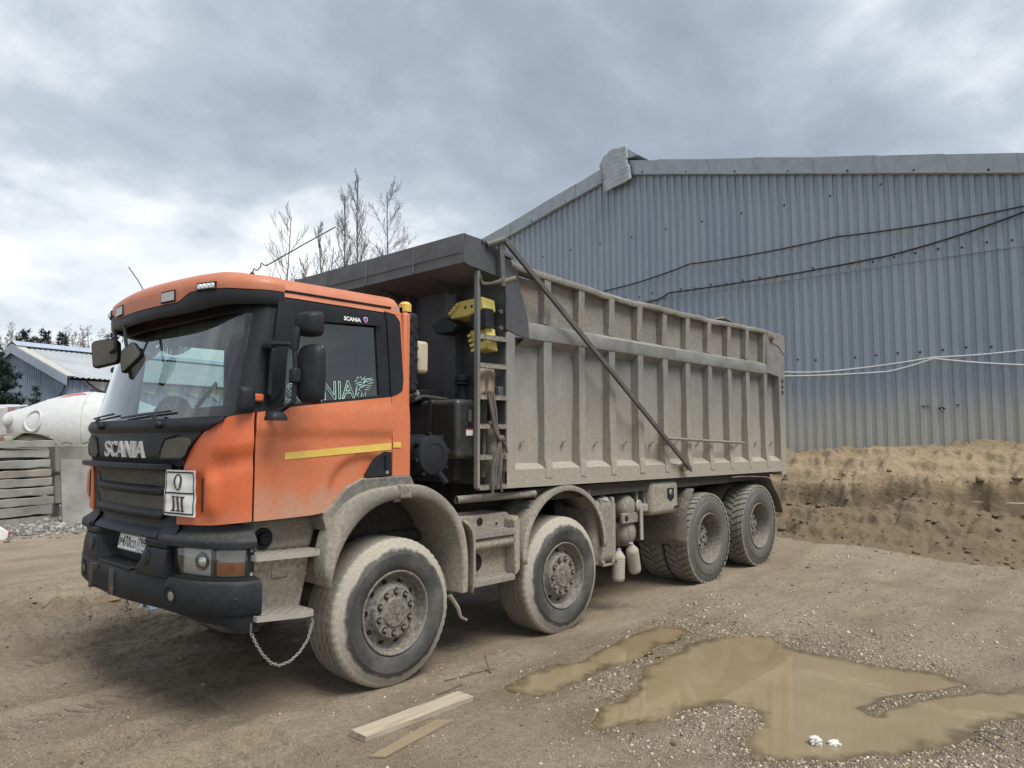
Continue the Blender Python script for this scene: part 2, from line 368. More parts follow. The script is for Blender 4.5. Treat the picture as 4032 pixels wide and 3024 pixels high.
def ground_h(x, y, fine=True):
    x = np.asarray(x, float); y = np.asarray(y, float); near = np.exp(-((x-1)**2+(y+1)**2)/900.)
    h = base_h(x, y)+.030*fbm(x*.35, y*.35, 3, 3)+(.012*fbm(x*1.7, y*1.7, 3, 11) if fine else 0)*near
    if fine:
        h = h+.013*fbm(x*6.5, y*6.5, 4, 23, .62)*near*(.55+.9*sstep(fbm(x*.8, y*.8, 2, 29), -.25, .3))
        # churned mud ahead of the truck
        cl = np.exp(-((x+.75)/1.5)**2-((y-4.2)/1.7)**2); h = h+cl*(.09*np.abs(fbm(x*1.8+y*.8, y*3.2, 6, 31, .68))*2)
        # wheel ruts with tread marks
        for yc, w, x1, dp in ((-1.9, .22, -.9, .035), (-.72, .20, -.7, .035), (-.25, .30, -.5, .045), (2.55, .30, -.9, .05), (.45, .22, -1.0, .035), (-1.15, .25, -.8, .035), (1.6, .22, -1.2, .035)):
            yy = yc+.10*np.sin(x*.45+yc)+.05*(x+1)*(1 if yc < 1 else -.6)
            q = (y-yy)/w; m = sstep(-x, -x1, -x1+.7)*sstep(x, -14, -9)
            rut = -dp*np.exp(-q**4)+dp*.7*np.exp(-((np.abs(q)-1.25)/.28)**2)
            tread = .016*np.sign(np.sin((x+np.abs(q)*.22)*2*np.pi/.115))*np.exp(-q**4*1.5)*sstep(vnoise(x*1.1, y*1.1, 41), -.15, .15)
            h = h+m*(rut+tread)
        # older streak-like tracks running along the yard
        h = h+.032*fbm(x*.5+y*.12, y*6.5-x*.5, 5, 57, .62)*sstep(-x, -1.4, .2)*near
    wob = .07*fbm(x*2.3, y*2.3, 3, 77)+.07*fbm(x*7, y*7, 4, 79, .6)
    m = (x > -1.0) & (x < 4.5) & (y > -5.2) & (y < 1.2)
    if np.any(m):
        D = np.stack([poly_sdf(x[m], y[m], P) for P in PUD]); wz = np.array(WZ)[np.argmin(D, 0)]; d = D.min(0)+wob[m]; hh = h[m]
        shore = wz+.001+np.clip(d, 0, 1.0)*.05
        out = np.where(d > 0, np.maximum(wz+.0005+.10*np.clip(d, 0, .06), hh*(sstep(d, 0, .45))+shore*(1-sstep(d, 0, .45))), wz-np.clip(-d*.085, 0, .05))
        bedn = .010*fbm(x[m]*5, y[m]*5, 3, 91); out = np.where(d < -.12, np.minimum(out+bedn, wz-.006), out+.4*bedn)
        h[m] = out
    m = (x > 1.4) & (x < 3) & (y > -3.3) & (y < -2.4)
    if np.any(m):
        d = poly_sdf(x[m], y[m], ISL)+.6*wob[m]; h[m] = np.maximum(h[m], WZ[1]+.006-np.clip(d, -.05, 1)*.22)
    return h
def axis(segs):
    v = []
    for a, b, s in segs: v += list(np.arange(a, b, s))
    return v
def far_axis(start, sgn, s0, lim=900, g=1.25):
    v = []; x = start; s = s0
    while abs(x) < lim: x += sgn*s; v.append(x); s *= g
    return v
def make_ground():
    xs = sorted(far_axis(-9, -1, .3)+axis([(-9, -4.4, .07), (-4.4, 1.2, .024), (1.2, 4.2, .032), (4.2, 13.0, .08)])+far_axis(13, 1, .3))
    ys = sorted(far_axis(-12, -1, .5)+axis([(-12, -4.6, .2), (-4.6, -3.0, .04), (-3.0, 4.6, .026), (4.6, 6.5, .05), (6.5, 18, .12)])+far_axis(18, 1, .4))
    X, Y = np.meshgrid(xs, ys, indexing='ij'); Z = ground_h(X.ravel(), Y.ravel()).reshape(X.shape)
    a, b = X.shape; V = np.stack([X, Y, Z], -1).reshape(-1, 3)
    i = np.arange(a*b).reshape(a, b); F = np.stack([i[:-1, :-1], i[1:, :-1], i[1:, 1:], i[:-1, 1:]], -1).reshape(-1, 4)
    me = bpy.data.meshes.new('ground'); me.vertices.add(len(V)); me.vertices.foreach_set('co', V.ravel())
    me.loops.add(F.size); me.loops.foreach_set('vertex_index', F.ravel()); me.polygons.add(len(F))
    me.polygons.foreach_set('loop_start', np.arange(0, F.size, 4)); me.polygons.foreach_set('loop_total', np.full(len(F), 4)); me.update()
    me.validate(); me.shade_smooth()
    # wetness follows the water's edge, grit follows where stone was spread
    wet = np.zeros(a*b); xf, yf = V[:, 0], V[:, 1]
    for P in PUD:
        m = (np.abs(xf-2) < 4) & (np.abs(yf+1.5) < 4); d = poly_sdf(xf[m], yf[m], P); wet[m] = np.maximum(wet[m], 1-sstep(d+.3*fbm(xf[m]*2, yf[m]*2, 3, 5), -.02, .30))
    at = me.attributes.new('wet', 'FLOAT', 'POINT'); at.data.foreach_set('value', wet.astype(np.float32))
    at = me.attributes.new('grit', 'FLOAT', 'POINT'); at.data.foreach_set('value', grit_density(xf, yf).astype(np.float32))
    o = bpy.data.objects.new('ground', me); COL.objects.link(o); tag(o, kind='structure'); me.materials.append(ground_mat()); return o
def grit_density(x, y):
    """share of loose stone on the ground, 0..1"""
    x = np.asarray(x, float); y = np.asarray(y, float); n = fbm(x*.9, y*.9, 3, 101); n2 = fbm(x*3, y*3, 3, 107)
    g = sstep(x+.55*(-y-.75), .15, 1.7)*sstep(-y, .15, .65)                 # right-hand foreground
    g = np.maximum(g*.9, .75*sstep(-y+.5*x, 1.1, 2.1)*sstep(-y, .5, 1.0))
    g = g*sstep(n+.55*n2, -.50, .12)
    band = np.exp(-((y+1.0+.02*x)/.17)**2)*sstep(x, .2, .7)*sstep(3.2-x, 0, .5); g = np.maximum(g, .7*band*sstep(n2, -.35, .2))
    g = g*(1-.8*sstep(x, 2.9, 3.6)); g = np.maximum(g, .22*sstep(x, 3.0, 3.6)*sstep(-y, -.2, .5)*sstep(n2+n*.7, .05, .5))
    g = np.maximum(g, .10*sstep(n2+n, .0, .5)*sstep(x, -2.5, -.5))
    g = np.maximum(g, .9*np.exp(-((y-13.4)/1.1)**2)*sstep(x, -1.0, .5)*sstep(4.5-x, 0, 1.0))   # grey stone by the slab stack
    return np.clip(g, 0, 1)
def ground_mat():
    t = NT('yard_mud'); P = t.P(); X, Y = t.sep(P)[0], t.sep(P)[1]
    n0 = t.noise(.35, 4, .5); n1 = t.noise(2.6, 8, .66); n2 = t.noise(16, 7, .7); n3 = t.noise(75, 4, .8)
    aw = t.N('ShaderNodeAttribute'); aw.attribute_name = 'wet'; wet = aw.outputs['Fac']
    ag = t.N('ShaderNodeAttribute'); ag.attribute_name = 'grit'; grit = ag.outputs['Fac']
    ns = t.noise(1, 6, .62, sc=(.35, 1.9, 1)); col = t.mix(t.rng(n1, .34, .66), (.265, .202, .126), (.37, .295, .196)); col = t.mix(t.rng(ns, .44, .58, .0, .55), col, (.45, .375, .27)); col = t.mix(t.rng(ns, .50, .38, 0, .40), col, (.235, .178, .115))
    col = t.mix(t.rng(n0, .35, .7, 0, .35), col, (.36, .305, .225))
    col = t.mix(t.rng(n2, .48, .66, 0, .7), col, (.225, .170, .112)); col = t.mix(t.rng(n3, .53, .40, 0, .55), col, (.18, .137, .092)); col = t.mix(t.rng(n3, .53, .66, 0, .55), col, (.48, .41, .31))
    sv = t.voro(85); rc = t.sep(sv.outputs['Color'])[0]; sc = t.mix(t.rng(rc, .0, .5), (.08, .068, .055), (.50, .44, .35))
    gm = t.math('MULTIPLY', t.rng(sv.outputs['Distance'], .28, .42, .9, .0), t.math('MAXIMUM', t.math('MULTIPLY', grit, .9), t.rng(t.sep(sv.outputs['Color'])[1], .86, .88, 0, .7))); col = t.mix(gm, col, sc)
    far = t.rng(Y, 11.6, 12.6); col = t.mix(t.math('MULTIPLY', t.math('MULTIPLY', far, grit), .8), col, (.16, .155, .15))
    # tread prints left by tyres running along the yard
    tr = None
    for yc, w, ph in ((-.35, .30, 0.), (-1.35, .26, 1.), (2.45, .30, 2.), (1.2, .24, .5), (3.6, .28, 1.7), (-2.3, .24, .2)):
        yy = t.math('ADD', t.math('MULTIPLY', t.math('SINE', t.math('MULTIPLY_ADD', X, .5, ph)), .18), t.math('MULTIPLY_ADD', X, .06, yc)); q = t.math('ABSOLUTE', t.math('DIVIDE', t.math('SUBTRACT', Y, yy), w))
        st = t.math('SINE', t.math('MULTIPLY', t.math('ADD', X, t.math('MULTIPLY', q, .16)), 62.0)); m = t.math('MULTIPLY', t.rng(q, 1.0, .8), t.rng(st, -.1, .5)); tr = m if tr is None else t.math('MAXIMUM', tr, m)
    tr = t.math('MULTIPLY', tr, t.math('MULTIPLY', t.rng(X, -.6, -1.6), t.rng(t.noise(1.3, 5, .6), .46, .60)))
    col = t.mix(t.math('MULTIPLY', tr, .42), col, (.10, .075, .05))  # shade in the print grooves painted into the colour
    dk = t.mix(.5, col, (.17, .122, .070)); wf = t.math('MAXIMUM', wet, t.rng(t.noise(.9, 6, .62), .50, .64, 0, .8)); col = t.mix(t.math('MULTIPLY', wf, .8), col, dk)
    h = t.math('ADD', t.math('MULTIPLY', n2, .9), t.math('ADD', t.math('MULTIPLY', n3, .5), t.math('MULTIPLY', gm, .35))); h = t.math('SUBTRACT', h, t.math('MULTIPLY', tr, .6)); t.bump(h, 1.0, .045)
    return t.done(col, t.rng(wf, 0, 1, .85, .36), 0, .45)
def water_mat():
    """silty water: opaque where deep, clear over the shallows, with a mirror-like skin"""
    t = NT('muddy_water'); t.t.nodes.remove(t.b); n = t.noise(1.6, 5, .6); ad = t.N('ShaderNodeAttribute'); ad.attribute_name = 'depth'
    di = t.N('ShaderNodeBsdfDiffuse'); t.L(t.mix(t.rng(n, .3, .7), (.222, .168, .097), (.278, .216, .132)), di.inputs[0]); tr = t.N('ShaderNodeBsdfTransparent'); tr.inputs[0].default_value = (.88, .80, .66, 1)
    dp = t.math('ADD', ad.outputs['Fac'], t.math('MULTIPLY', t.math('SUBTRACT', t.noise(9, 5, .6), .5), .012))
    m1 = t.N('ShaderNodeMixShader'); t.L(t.rng(dp, -.002, .011, .25, 1.0, True), m1.inputs[0]); t.L(tr.outputs[0], m1.inputs[1]); t.L(di.outputs[0], m1.inputs[2])
    bp = t.N('ShaderNodeBump'); bp.inputs['Strength'].default_value = .03; bp.inputs['Distance'].default_value = .01; t.L(t.noise(7, 3, .5), bp.inputs['Height'])
    gl = t.N('ShaderNodeBsdfGlossy'); gl.inputs['Roughness'].default_value = .012; t.L(bp.outputs[0], gl.inputs['Normal']); fr = t.N('ShaderNodeFresnel'); fr.inputs[0].default_value = 1.55; t.L(bp.outputs[0], fr.inputs['Normal'])
    m2 = t.N('ShaderNodeMixShader'); t.L(fr.outputs[0], m2.inputs[0]); t.L(m1.outputs[0], m2.inputs[1]); t.L(gl.outputs[0], m2.inputs[2]); t.L(m2.outputs[0], t.out.inputs[0]); return t.m
make_ground()
def make_water():
    wm = water_mat()
    for P, z in zip(PUD, WZ):
        lo, hi = np.min(P, 0)-.2, np.max(P, 0)+.2; st = .03; nx, ny = int((hi[0]-lo[0])/st)+1, int((hi[1]-lo[1])/st)+1
        X, Y = np.meshgrid(lo[0]+st*np.arange(nx+1), lo[1]+st*np.arange(ny+1), indexing='ij'); c = poly_sdf(X[:-1, :-1].ravel()+st/2, Y[:-1, :-1].ravel()+st/2, P).reshape(nx, ny) < .14
        mb = MB(); i = np.arange((nx+1)*(ny+1)).reshape(nx+1, ny+1); a, b = np.nonzero(c)
        mb.add(np.stack([X, Y, np.full_like(X, z)], -1).reshape(-1, 3), [(i[p, q], i[p+1, q], i[p+1, q+1], i[p, q+1]) for p, q in zip(a, b)])
        me = bpy.data.meshes.new('puddle_water'); me.from_pydata(mb.V, [], mb.F); bm = bmesh.new(); bm.from_mesh(me); bmesh.ops.delete(bm, geom=[v for v in bm.verts if not v.link_faces], context='VERTS'); bm.to_mesh(me); bm.free()
        co = np.array([v.co[:] for v in me.vertices]); at = me.attributes.new('depth', 'FLOAT', 'POINT'); at.data.foreach_set('value', np.clip(z-ground_h(co[:, 0], co[:, 1]), -.02, .1).astype(np.float32))
        me.materials.append(wm); o = bpy.data.objects.new('puddle_water', me); COL.objects.link(o); tag(o, kind='structure')
make_water()

# ------------------------------------------------------------------ loose stone (uncountable)
def rocks(name, pts, sizes, mat, tris=20, seed=1, flat=.7):
    r = np.random.default_rng(seed); n = len(pts); p = (1+5**.5)/2
    if tris == 20:
        B = np.array([(-1,p,0),(1,p,0),(-1,-p,0),(1,-p,0),(0,-1,p),(0,1,p),(0,-1,-p),(0,1,-p),(p,0,-1),(p,0,1),(-p,0,-1),(-p,0,1)], float)/1.9
        T = np.array([(0,11,5),(0,5,1),(0,1,7),(0,7,10),(0,10,11),(1,5,9),(5,11,4),(11,10,2),(10,7,6),(7,1,8),(3,9,4),(3,4,2),(3,2,6),(3,6,8),(3,8,9),(4,9,5),(2,4,11),(6,2,10),(8,6,7),(9,8,1)])
    else:
        B = np.array([(1,0,0),(-1,0,0),(0,1,0),(0,-1,0),(0,0,1),(0,0,-1)], float); T = np.array([(0,2,4),(2,1,4),(1,3,4),(3,0,4),(2,0,5),(1,2,5),(3,1,5),(0,3,5)])
    k = len(B); J = B[None]*(1+r.uniform(-.32, .32, (n, k, 1))); S = np.asarray(sizes)[:, None, None]*np.stack([r.uniform(.7, 1.35, n), r.uniform(.7, 1.2, n), r.uniform(.45, .95, n)*flat/.7], -1)[:, None, :]
    J = J*S; a = r.uniform(0, 2*np.pi, n); ca, sa = np.cos(a)[:, None], np.sin(a)[:, None]
    X = J[..., 0]*ca-J[..., 1]*sa; Y = J[..., 0]*sa+J[..., 1]*ca; V = np.stack([X, Y, J[..., 2]], -1)+np.asarray(pts)[:, None, :]
    F = (T[None]+(np.arange(n)*k)[:, None, None]).reshape(-1, 3); V = V.reshape(-1, 3)
    me = bpy.data.meshes.new(name); me.vertices.add(len(V)); me.vertices.foreach_set('co', V.ravel()); me.loops.add(F.size); me.loops.foreach_set('vertex_index', F.ravel())
    me.polygons.add(len(F)); me.polygons.foreach_set('loop_start', np.arange(0, F.size, 3)); me.polygons.foreach_set('loop_total', np.full(len(F), 3)); me.update(); me.validate()
    at = me.attributes.new('tone', 'FLOAT', 'POINT'); at.data.foreach_set('value', np.repeat(r.uniform(0, 1, n), k).astype(np.float32))
    me.materials.append(mat); o = bpy.data.objects.new(name, me); COL.objects.link(o); return o
def stone_mat(name, stops):
    t = NT(name); a = t.N('ShaderNodeAttribute'); a.attribute_name = 'tone'; rp = t.N('ShaderNodeValToRGB'); t.L(a.outputs['Fac'], rp.inputs[0]); e = rp.color_ramp.elements
    rp.color_ramp.interpolation = 'LINEAR'
    while len(e) < len(stops): e.new(.5)
    for el, (p, c) in zip(e, stops): el.position = p; el.color = (*c, 1)
    col = t.mix(t.rng(t.noise(60, 4), .4, .8, 0, .4), rp.outputs[0], (.27, .21, .145)); return t.done(col, .8)
def scatter(n, x0, x1, y0, y1, dens, seed):
    r = np.random.default_rng(seed); x = r.uniform(x0, x1, n); y = r.uniform(y0, y1, n); k = r.uniform(0, 1, n) < dens(x, y); return x[k], y[k], r
SM = stone_mat('mixed_grit', [(0, (.055, .05, .047)), (.22, (.16, .12, .085)), (.5, (.29, .23, .16)), (.8, (.42, .35, .26)), (.95, (.48, .42, .33)), (1, (.60, .54, .45))])
def water_ok(x, y):
    m = np.ones(len(x), bool)
    for P in PUD: m &= poly_sdf(x, y, P) > -.02
    return m
def make_gravel():
    x, y, r = scatter(190000, -1.5, 4.4, -4.0, .15, lambda a, b: grit_density(a, b)**1.3*.75, 5)
    k = water_ok(x, y) | (poly_sdf(x, y, ISL) < .02); x, y = x[k], y[k]; s = np.clip(r.lognormal(math.log(.0048), .42, len(x)), .0025, .017)
    z = ground_h(x, y)+s*.15; big = s > .0085
    o = rocks('gravel', np.stack([x, y, z], -1)[~big], s[~big], SM, 8, 3); tag(o, 'pale and dark grit scattered over the mud beside the puddles', 'gravel', kind='stuff')
    o = rocks('gravel_stones', np.stack([x, y, z], -1)[big], s[big], SM, 20, 4); tag(o, 'larger pebbles lying among the grit by the puddles', 'pebbles', kind='stuff')
    x, y, r = scatter(30000, 3.4, 11, -5.0, .6, lambda a, b: grit_density(a, b)*.6, 6); s = np.clip(r.lognormal(math.log(.009), .45, len(x)), .004, .03)
    o = rocks('gravel_far', np.stack([x, y, ground_h(x, y)+s*.1], -1), s, SM, 8, 5); tag(o, 'scattered stones on the track beside the rear wheels', 'gravel', kind='stuff')
    x, y, r = scatter(9000, -.8, 4.2, 11.2, 15.0, lambda a, b: grit_density(a, b), 8); s = np.clip(r.lognormal(math.log(.03), .4, len(x)), .012, .08)
    gm = stone_mat('grey_ballast', [(0, (.07, .07, .07)), (.5, (.17, .168, .16)), (1, (.38, .37, .35))])
    o = rocks('ballast', np.stack([x, y, ground_h(x, y)+s*.3], -1), s, gm, 20, 6); tag(o, 'grey crushed stone at the foot of the slab stack', 'crushed stone', kind='stuff')
    # clods of mud ahead of the truck and white chips
    x, y, r = scatter(2600, -4.0, 1.2, .2, 6.5, lambda a, b: np.exp(-((a+.75)/1.3)**2-((b-4.0)/1.4)**2)*.9+.03, 9); s = np.clip(r.lognormal(math.log(.010), .45, len(x)), .004, .03)
    mm = stone_mat('mud_clod', [(0, (.13, .095, .06)), (.6, (.24, .18, .12)), (1, (.31, .24, .165))])
    o = rocks('mud_clods', np.stack([x, y, ground_h(x, y)+s*.2], -1), s, mm, 20, 7, .5); tag(o, 'broken clods of mud ahead of the truck bumper', 'mud', kind='stuff')
    x, y, r = scatter(90000, -4.6, 4.2, -3.6, 6.0, lambda a, b: sstep(fbm(a*1.1, b*1.1, 4, 301), -.2, .45)*np.where(b > 1.2, .5, .8), 10); k = water_ok(x, y); x, y = x[k], y[k]; s = np.clip(r.lognormal(math.log(.0048), .45, len(x)), .002, .016)
    cr_ = stone_mat('mud_crumb', [(0, (.10, .075, .05)), (.5, (.21, .16, .108)), (.9, (.31, .25, .18)), (1, (.42, .36, .28))])
    o = rocks('mud_crumbs', np.stack([x, y, ground_h(x, y)+s*.1], -1), s, cr_, 8, 11, .6); tag(o, 'fine crumbs of mud and grit all over the yard', 'mud', kind='stuff')
make_gravel()

# ------------------------------------------------------------------ sand bank against the hall
def bank_h(x, y):
    x = np.asarray(x, float); y = np.asarray(y, float)
    foot = 8.5+.55*fbm(y*.45, y*0+3, 3, 201)+.35*np.clip(-y-1.5, 0, 3); u = x-foot
    crest = 1.42+.30*fbm(y*.5, y*0+9, 3, 211)+.22*sstep(-y, .3, 1.6)+.10*fbm(y*2.6, y*0+1, 2, 213)
    h = .58*sstep(u, -.2, 1.6)+(crest-.58)*(.5*sstep(u+.15*fbm(x*2, y*2, 3, 281), 1.72, 1.92)+.5*sstep(u, 2.3, 3.3)); h = h+.10*sstep(x, 11.8, 12.6)
    h = h+.20*sstep(u, .0, .8)*fbm(x*1.0, y*1.0, 4, 221, .5)*(1-.35*sstep(u, 2.6, 3.6))
    ridged = 1-np.abs(fbm(x*2.4, y*2.0, 4, 231, .6))*2.2; h = h+.06*(ridged-.6)*sstep(u, .2, .9)
    crk = np.abs(fbm(x*1.6, y*1.3, 3, 271, .5)); h = h-.10*np.exp(-(crk/.018)**2)*sstep(u, .6, 1.2)
    rg = lambda k, sd: (1-np.abs(fbm(x*k, y*k, 3, sd, .55))*2.6)
    h = h+(.050*rg(2.2, 251)+.030*rg(4.6, 255)+.022*rg(9.5, 257)+.03*fbm(x*12, y*12, 2, 259)-.05)*sstep(u, -.1, .6)*(1-.4*sstep(u, 3.0, 3.8))
    terr = np.floor(h/.21)*.21; h = h*.62+.38*(terr+.21*sstep(h/.21-np.floor(h/.21), .55, 1.0))
    return h-.10*(1-sstep(u, -.4, .15))
def make_bank():
    xs = np.concatenate([np.arange(7.2, 12.9, .036), [13.5, 15]]); ys = np.concatenate([[-16, -12], np.arange(-7, 4.5, .036), np.arange(4.5, 6.2, .1), np.arange(6.2, 17, .3)])
    X, Y = np.meshgrid(xs, ys, indexing='ij'); Z = bank_h(X, Y)+ground_h(X.ravel(), Y.ravel(), False).reshape(X.shape)*.6; Z = np.where(X > 12.95, Z[np.argmin(np.abs(xs-12.8))][None, :], Z)
    mb = MB(); mb.grid(np.stack([X, Y, Z], -1)); o = bpy.data.objects.new('sand_bank', None)
    me = bpy.data.meshes.new('sand_bank'); me.from_pydata(mb.V, [], mb.F); me.validate(); me.shade_smooth()
    o = bpy.data.objects.new('sand_bank', me); COL.objects.link(o); tag(o, kind='structure')
    t = NT('sand'); P = t.P(); z = t.sep(P)[2]; n1 = t.noise(1.8, 6, .6); n2 = t.noise(11, 6, .65); n3 = t.noise(60, 4, .7)
    dry = t.rng(t.math('ADD', z, t.math('MULTIPLY', t.math('SUBTRACT', n1, .5), 1.0)), .70, 1.18, 0, 1, True)
    col = t.mix(dry, t.mix(n2, (.125, .094, .060), (.205, .156, .100)), t.mix(n2, (.255, .192, .121), (.355, .273, .178)))
    col = t.mix(t.rng(n3, .6, .8, 0, .35), col, (.46, .39, .29)); col = t.mix(t.rng(t.noise(20, 6, .7), .50, .38, 0, .45), col, (.19, .14, .088)); t.bump(t.math('ADD', n2, t.math('MULTIPLY', n3, .25)), .9, .05); me.materials.append(t.done(col, .95, 0, .2))
    # lumps that slid down the face
    r = np.random.default_rng(12); n = 520; y = r.uniform(-7, 2.6, n); x = np.where(r.random(n) < .35, r.normal(10.25, .18, n), 8.5+np.abs(r.normal(0, .9, n))); s = np.clip(r.lognormal(math.log(.024), .6, n), .008, .10)
    cmat = stone_mat('sand_clod', [(0, (.18, .13, .083)), (.5, (.28, .21, .135)), (1, (.33, .245, .155))])
    rr = rocks('sand_clods', np.stack([x, y, bank_h(x, y)+ground_h(x, y, False)*.6+s*.2], -1), s, me.materials[0], 20, 9, .55); tag(rr, 'lumps of damp sand lying on the bank below the hall', 'sand', kind='stuff')
    # timbers and concrete kerbs that stick out of the bank
    wm = dusty('muddy_timber', (.27, .21, .14), .9, film=.85, dcol=(.36, .27, .175), bump=.3)
    for nm, a, b, w, h, lab, cat in (
        ('timber_beam', (10.72, -1.0, .93), (10.6, -4.6, .95), .40, .08, 'long muddy timber sticking out of the sand bank at right', 'timber'),
        ('kerb_stone', (10.50, -.80, .60), (10.42, -2.6, .62), .3, .20, 'concrete kerb half buried below the long timber', 'kerb stone')):
        mb = MB(); mb.beam(a, b, w, h); o = part(nm, mb, wm, None, smooth=30, bevel=.012, loc=a); tag(o, lab, cat)
make_bank()

# ------------------------------------------------------------------ the big hall
HX = 12.6; RIDGE_Y, RIDGE_Z, SLOPE = 6.55, 8.98, .243
def roof_z(y): return RIDGE_Z-SLOPE*abs(y-RIDGE_Y)
def make_hall():
    hall = thing('hall', (HX, RIDGE_Y, 0), 'large grey blue hall clad in ribbed metal sheets behind the tipper', 'building')
    t = NT('ribbed_cladding'); P = t.P(); x, y, z = t.sep(P)[:3]
    n1 = t.noise(1.0, 5, .6, sc=(3, 3, .35)); n2 = t.noise(18, 5, .6, sc=(1, 1, .12)); n3 = t.noise(30, 4, .6); oi = t.N('ShaderNodeObjectInfo')
    col = t.mix(t.rng(n1, .3, .7), (.208, .257, .316), (.248, .296, .352)); col = t.mix(t.math('MULTIPLY', oi.outputs['Random'], .75), col, (.270, .315, .365)); col = t.mix(t.rng(n2, .5, .75, 0, .4), col, (.31, .34, .375))
    low = t.rng(t.math('ADD', z, t.math('ADD', t.math('MULTIPLY', t.math('SUBTRACT', n2, .5), 1.3), t.math('MULTIPLY', t.math('SUBTRACT', n1, .5), .9))), 3.0, 1.75, 0, .88, True)
    col = t.mix(low, col, t.mix(n3, (.37, .37, .34), (.47, .455, .39))); col = t.mix(t.rng(n3, .68, .75, 0, .3), col, (.42, .44, .46))
    t.bump(t.noise(3, 3, .5), .12, .02); clad = t.done(col, .52, .15)
    trim = dusty('trim_sheet', (.295, .335, .375), .38, metal=.35, film=.12, dcol=(.34, .36, .37), var=.14); dark = MT['void']; screw = dusty('screw_head', (.015, .015, .017), .6)
    pitch, W = .2, 1.0; prof = [(0, 0), (.088, 0), (.104, -.036), (.184, -.036)]
    y = -11.0; cut = 5.22
    while y < 18.5:
        for lo, hi, dx in ((-.6, cut, .012), (cut-.03, None, 0.0)):
            pts = []
            for k in range(5):
                for a, d in prof: pts.append((y+k*pitch+a, d))
            pts.append((y+W+.03, 0)); jit = random.uniform(-.004, .004); rows = []
            zl = lo if hi is not None else lo+random.uniform(-.012, .012)
            for yy, d in pts:
                top = (roof_z(yy)-.10) if hi is None else hi
                if top <= zl: top = zl+.01
                rows.append([(HX+dx+d+jit, yy, zl), (HX+dx+d+jit, yy, top)])
            mb = MB(); mb.grid(rows); part('cladding_sheet', mb, clad, hall, smooth=None)
        y += W
    # backing and the rest of the shell
    mb = MB(); mb.prism([(HX+.06, -11, -.6), (HX+.06, 19, -.6), (HX+.06, 19, roof_z(19)-.12), (HX+.06, RIDGE_Y, RIDGE_Z-.12), (HX+.06, -11, roof_z(-11)-.12)], (.1, 0, 0)); part('frame_wall', mb, dark, hall, smooth=None)
    mb = MB(); mb.box(HX+.2, HX+40, -11, -10.9, -.6, roof_z(-11)-.1); part('side_wall', mb, clad, hall, smooth=None)
    mb = MB(); mb.box(HX+.2, HX+40, 18.9, 19, -.6, roof_z(19)-.1); part('side_wall', mb, clad, hall, smooth=None)
    for s in (-1, 1):
        y1 = RIDGE_Y+s*(12.8 if s > 0 else 17.8); mb = MB()
        mb.prism([(HX-.12, RIDGE_Y, RIDGE_Z+.02), (HX-.12, y1, roof_z(y1)+.02), (HX-.12, y1, roof_z(y1)-.05), (HX-.12, RIDGE_Y, RIDGE_Z-.05)], (40, 0, 0)); part('roof', mb, trim, hall, smooth=None)
        # verge flashing in lengths
        yy = RIDGE_Y+s*.02; k = 0
        while abs(yy-RIDGE_Y) < (12.6 if s > 0 else 17.4):
            ln = 1.25+random.uniform(-.06, .06); ya, yb = yy, yy+s*(ln+.05); e = .014*(k % 2); k += 1; tw = random.uniform(-.016, .016); sk = s*.06; mb = MB()
            f0 = [(HX-.155-e, ya, roof_z(ya)+.03+tw), (HX-.155-e, yb, roof_z(yb)+.03-tw), (HX-.125-e, yb+sk, roof_z(yb+sk)-.325), (HX-.125-e, ya+sk, roof_z(ya+sk)-.325)]
            mb.prism(f0, (.006, 0, 0)); mb.prism([f0[3], f0[2], (HX-.05, yb+sk, roof_z(yb+sk)-.345), (HX-.05, ya+sk, roof_z(ya+sk)-.345)], (0, 0, .004)); mb.prism([f0[0], f0[1], (HX+.35, yb, roof_z(yb)+.045), (HX+.35, ya, roof_z(ya)+.045)], (0, 0, .005))
            part('verge_flashing', mb, trim, hall, smooth=None); yy += s*ln
    # crumpled ridge cap
    mb = MB(); g = []; NU, NV = 9, 26
    for i in range(NU+1):
        u = i/NU; row = []
        for j in range(NV+1):
            v = j/NV; yb = RIDGE_Y+.46-u*.86-.13*v; zt = RIDGE_Z+.33-.34*max(0, .38-u)/.38+.02*u; zb = RIDGE_Z-.80+.22*u
            row.append((HX-.215+.005*math.sin(v*math.pi*2*8)+.006*math.sin(u*9+v*5), yb+(.05 if .42 < v < .58 else 0)*(u-.5)*1.6, zt+(zb-zt)*v+.02*math.sin(u*6)))
        g.append(row)
    mb.grid(g); o = part('ridge_cap', mb, dusty('ridge_sheet', (.31, .345, .37), .42, metal=.3, film=.2, dcol=(.42, .44, .45), var=.2), hall, smooth=50); sol = o.modifiers.new('t', 'SOLIDIFY'); sol.thickness = .006
    mb = MB(); mb.prism([(HX-.20, RIDGE_Y+.34, RIDGE_Z+.24), (HX-.20, RIDGE_Y-.30, RIDGE_Z+.32), (HX-.20, RIDGE_Y-.75, RIDGE_Z-.02), (HX-.20, RIDGE_Y+.5, RIDGE_Z-.02)], (40, 0, 0)); part('ridge_roll', mb, trim, hall, smooth=None)
    # screws
    sb = MB(); sb.lathe([(0, -.012), (.022, -.010), (.024, 0)], axis=(1, 0, 0), n=8); src = None
    rows = [(5.34, .4, -.035), (3.40, .4, -.022), (6.9, 1.0, -.036)]
    for zz, st, dx in rows:
        yy = -4.854+random.uniform(0, .01)
        while yy < 15:
            if zz < roof_z(yy)-.5 and random.random() < (.94 if st < .5 else .7):
                o = part('screw', sb, screw, hall, local=True) if src is None else clone(src, hall); src = src or o; o.location = Vector((HX+dx-.002, yy+random.uniform(-.008, .008), zz+random.uniform(-.03, .03)))-hall.location
            yy += st
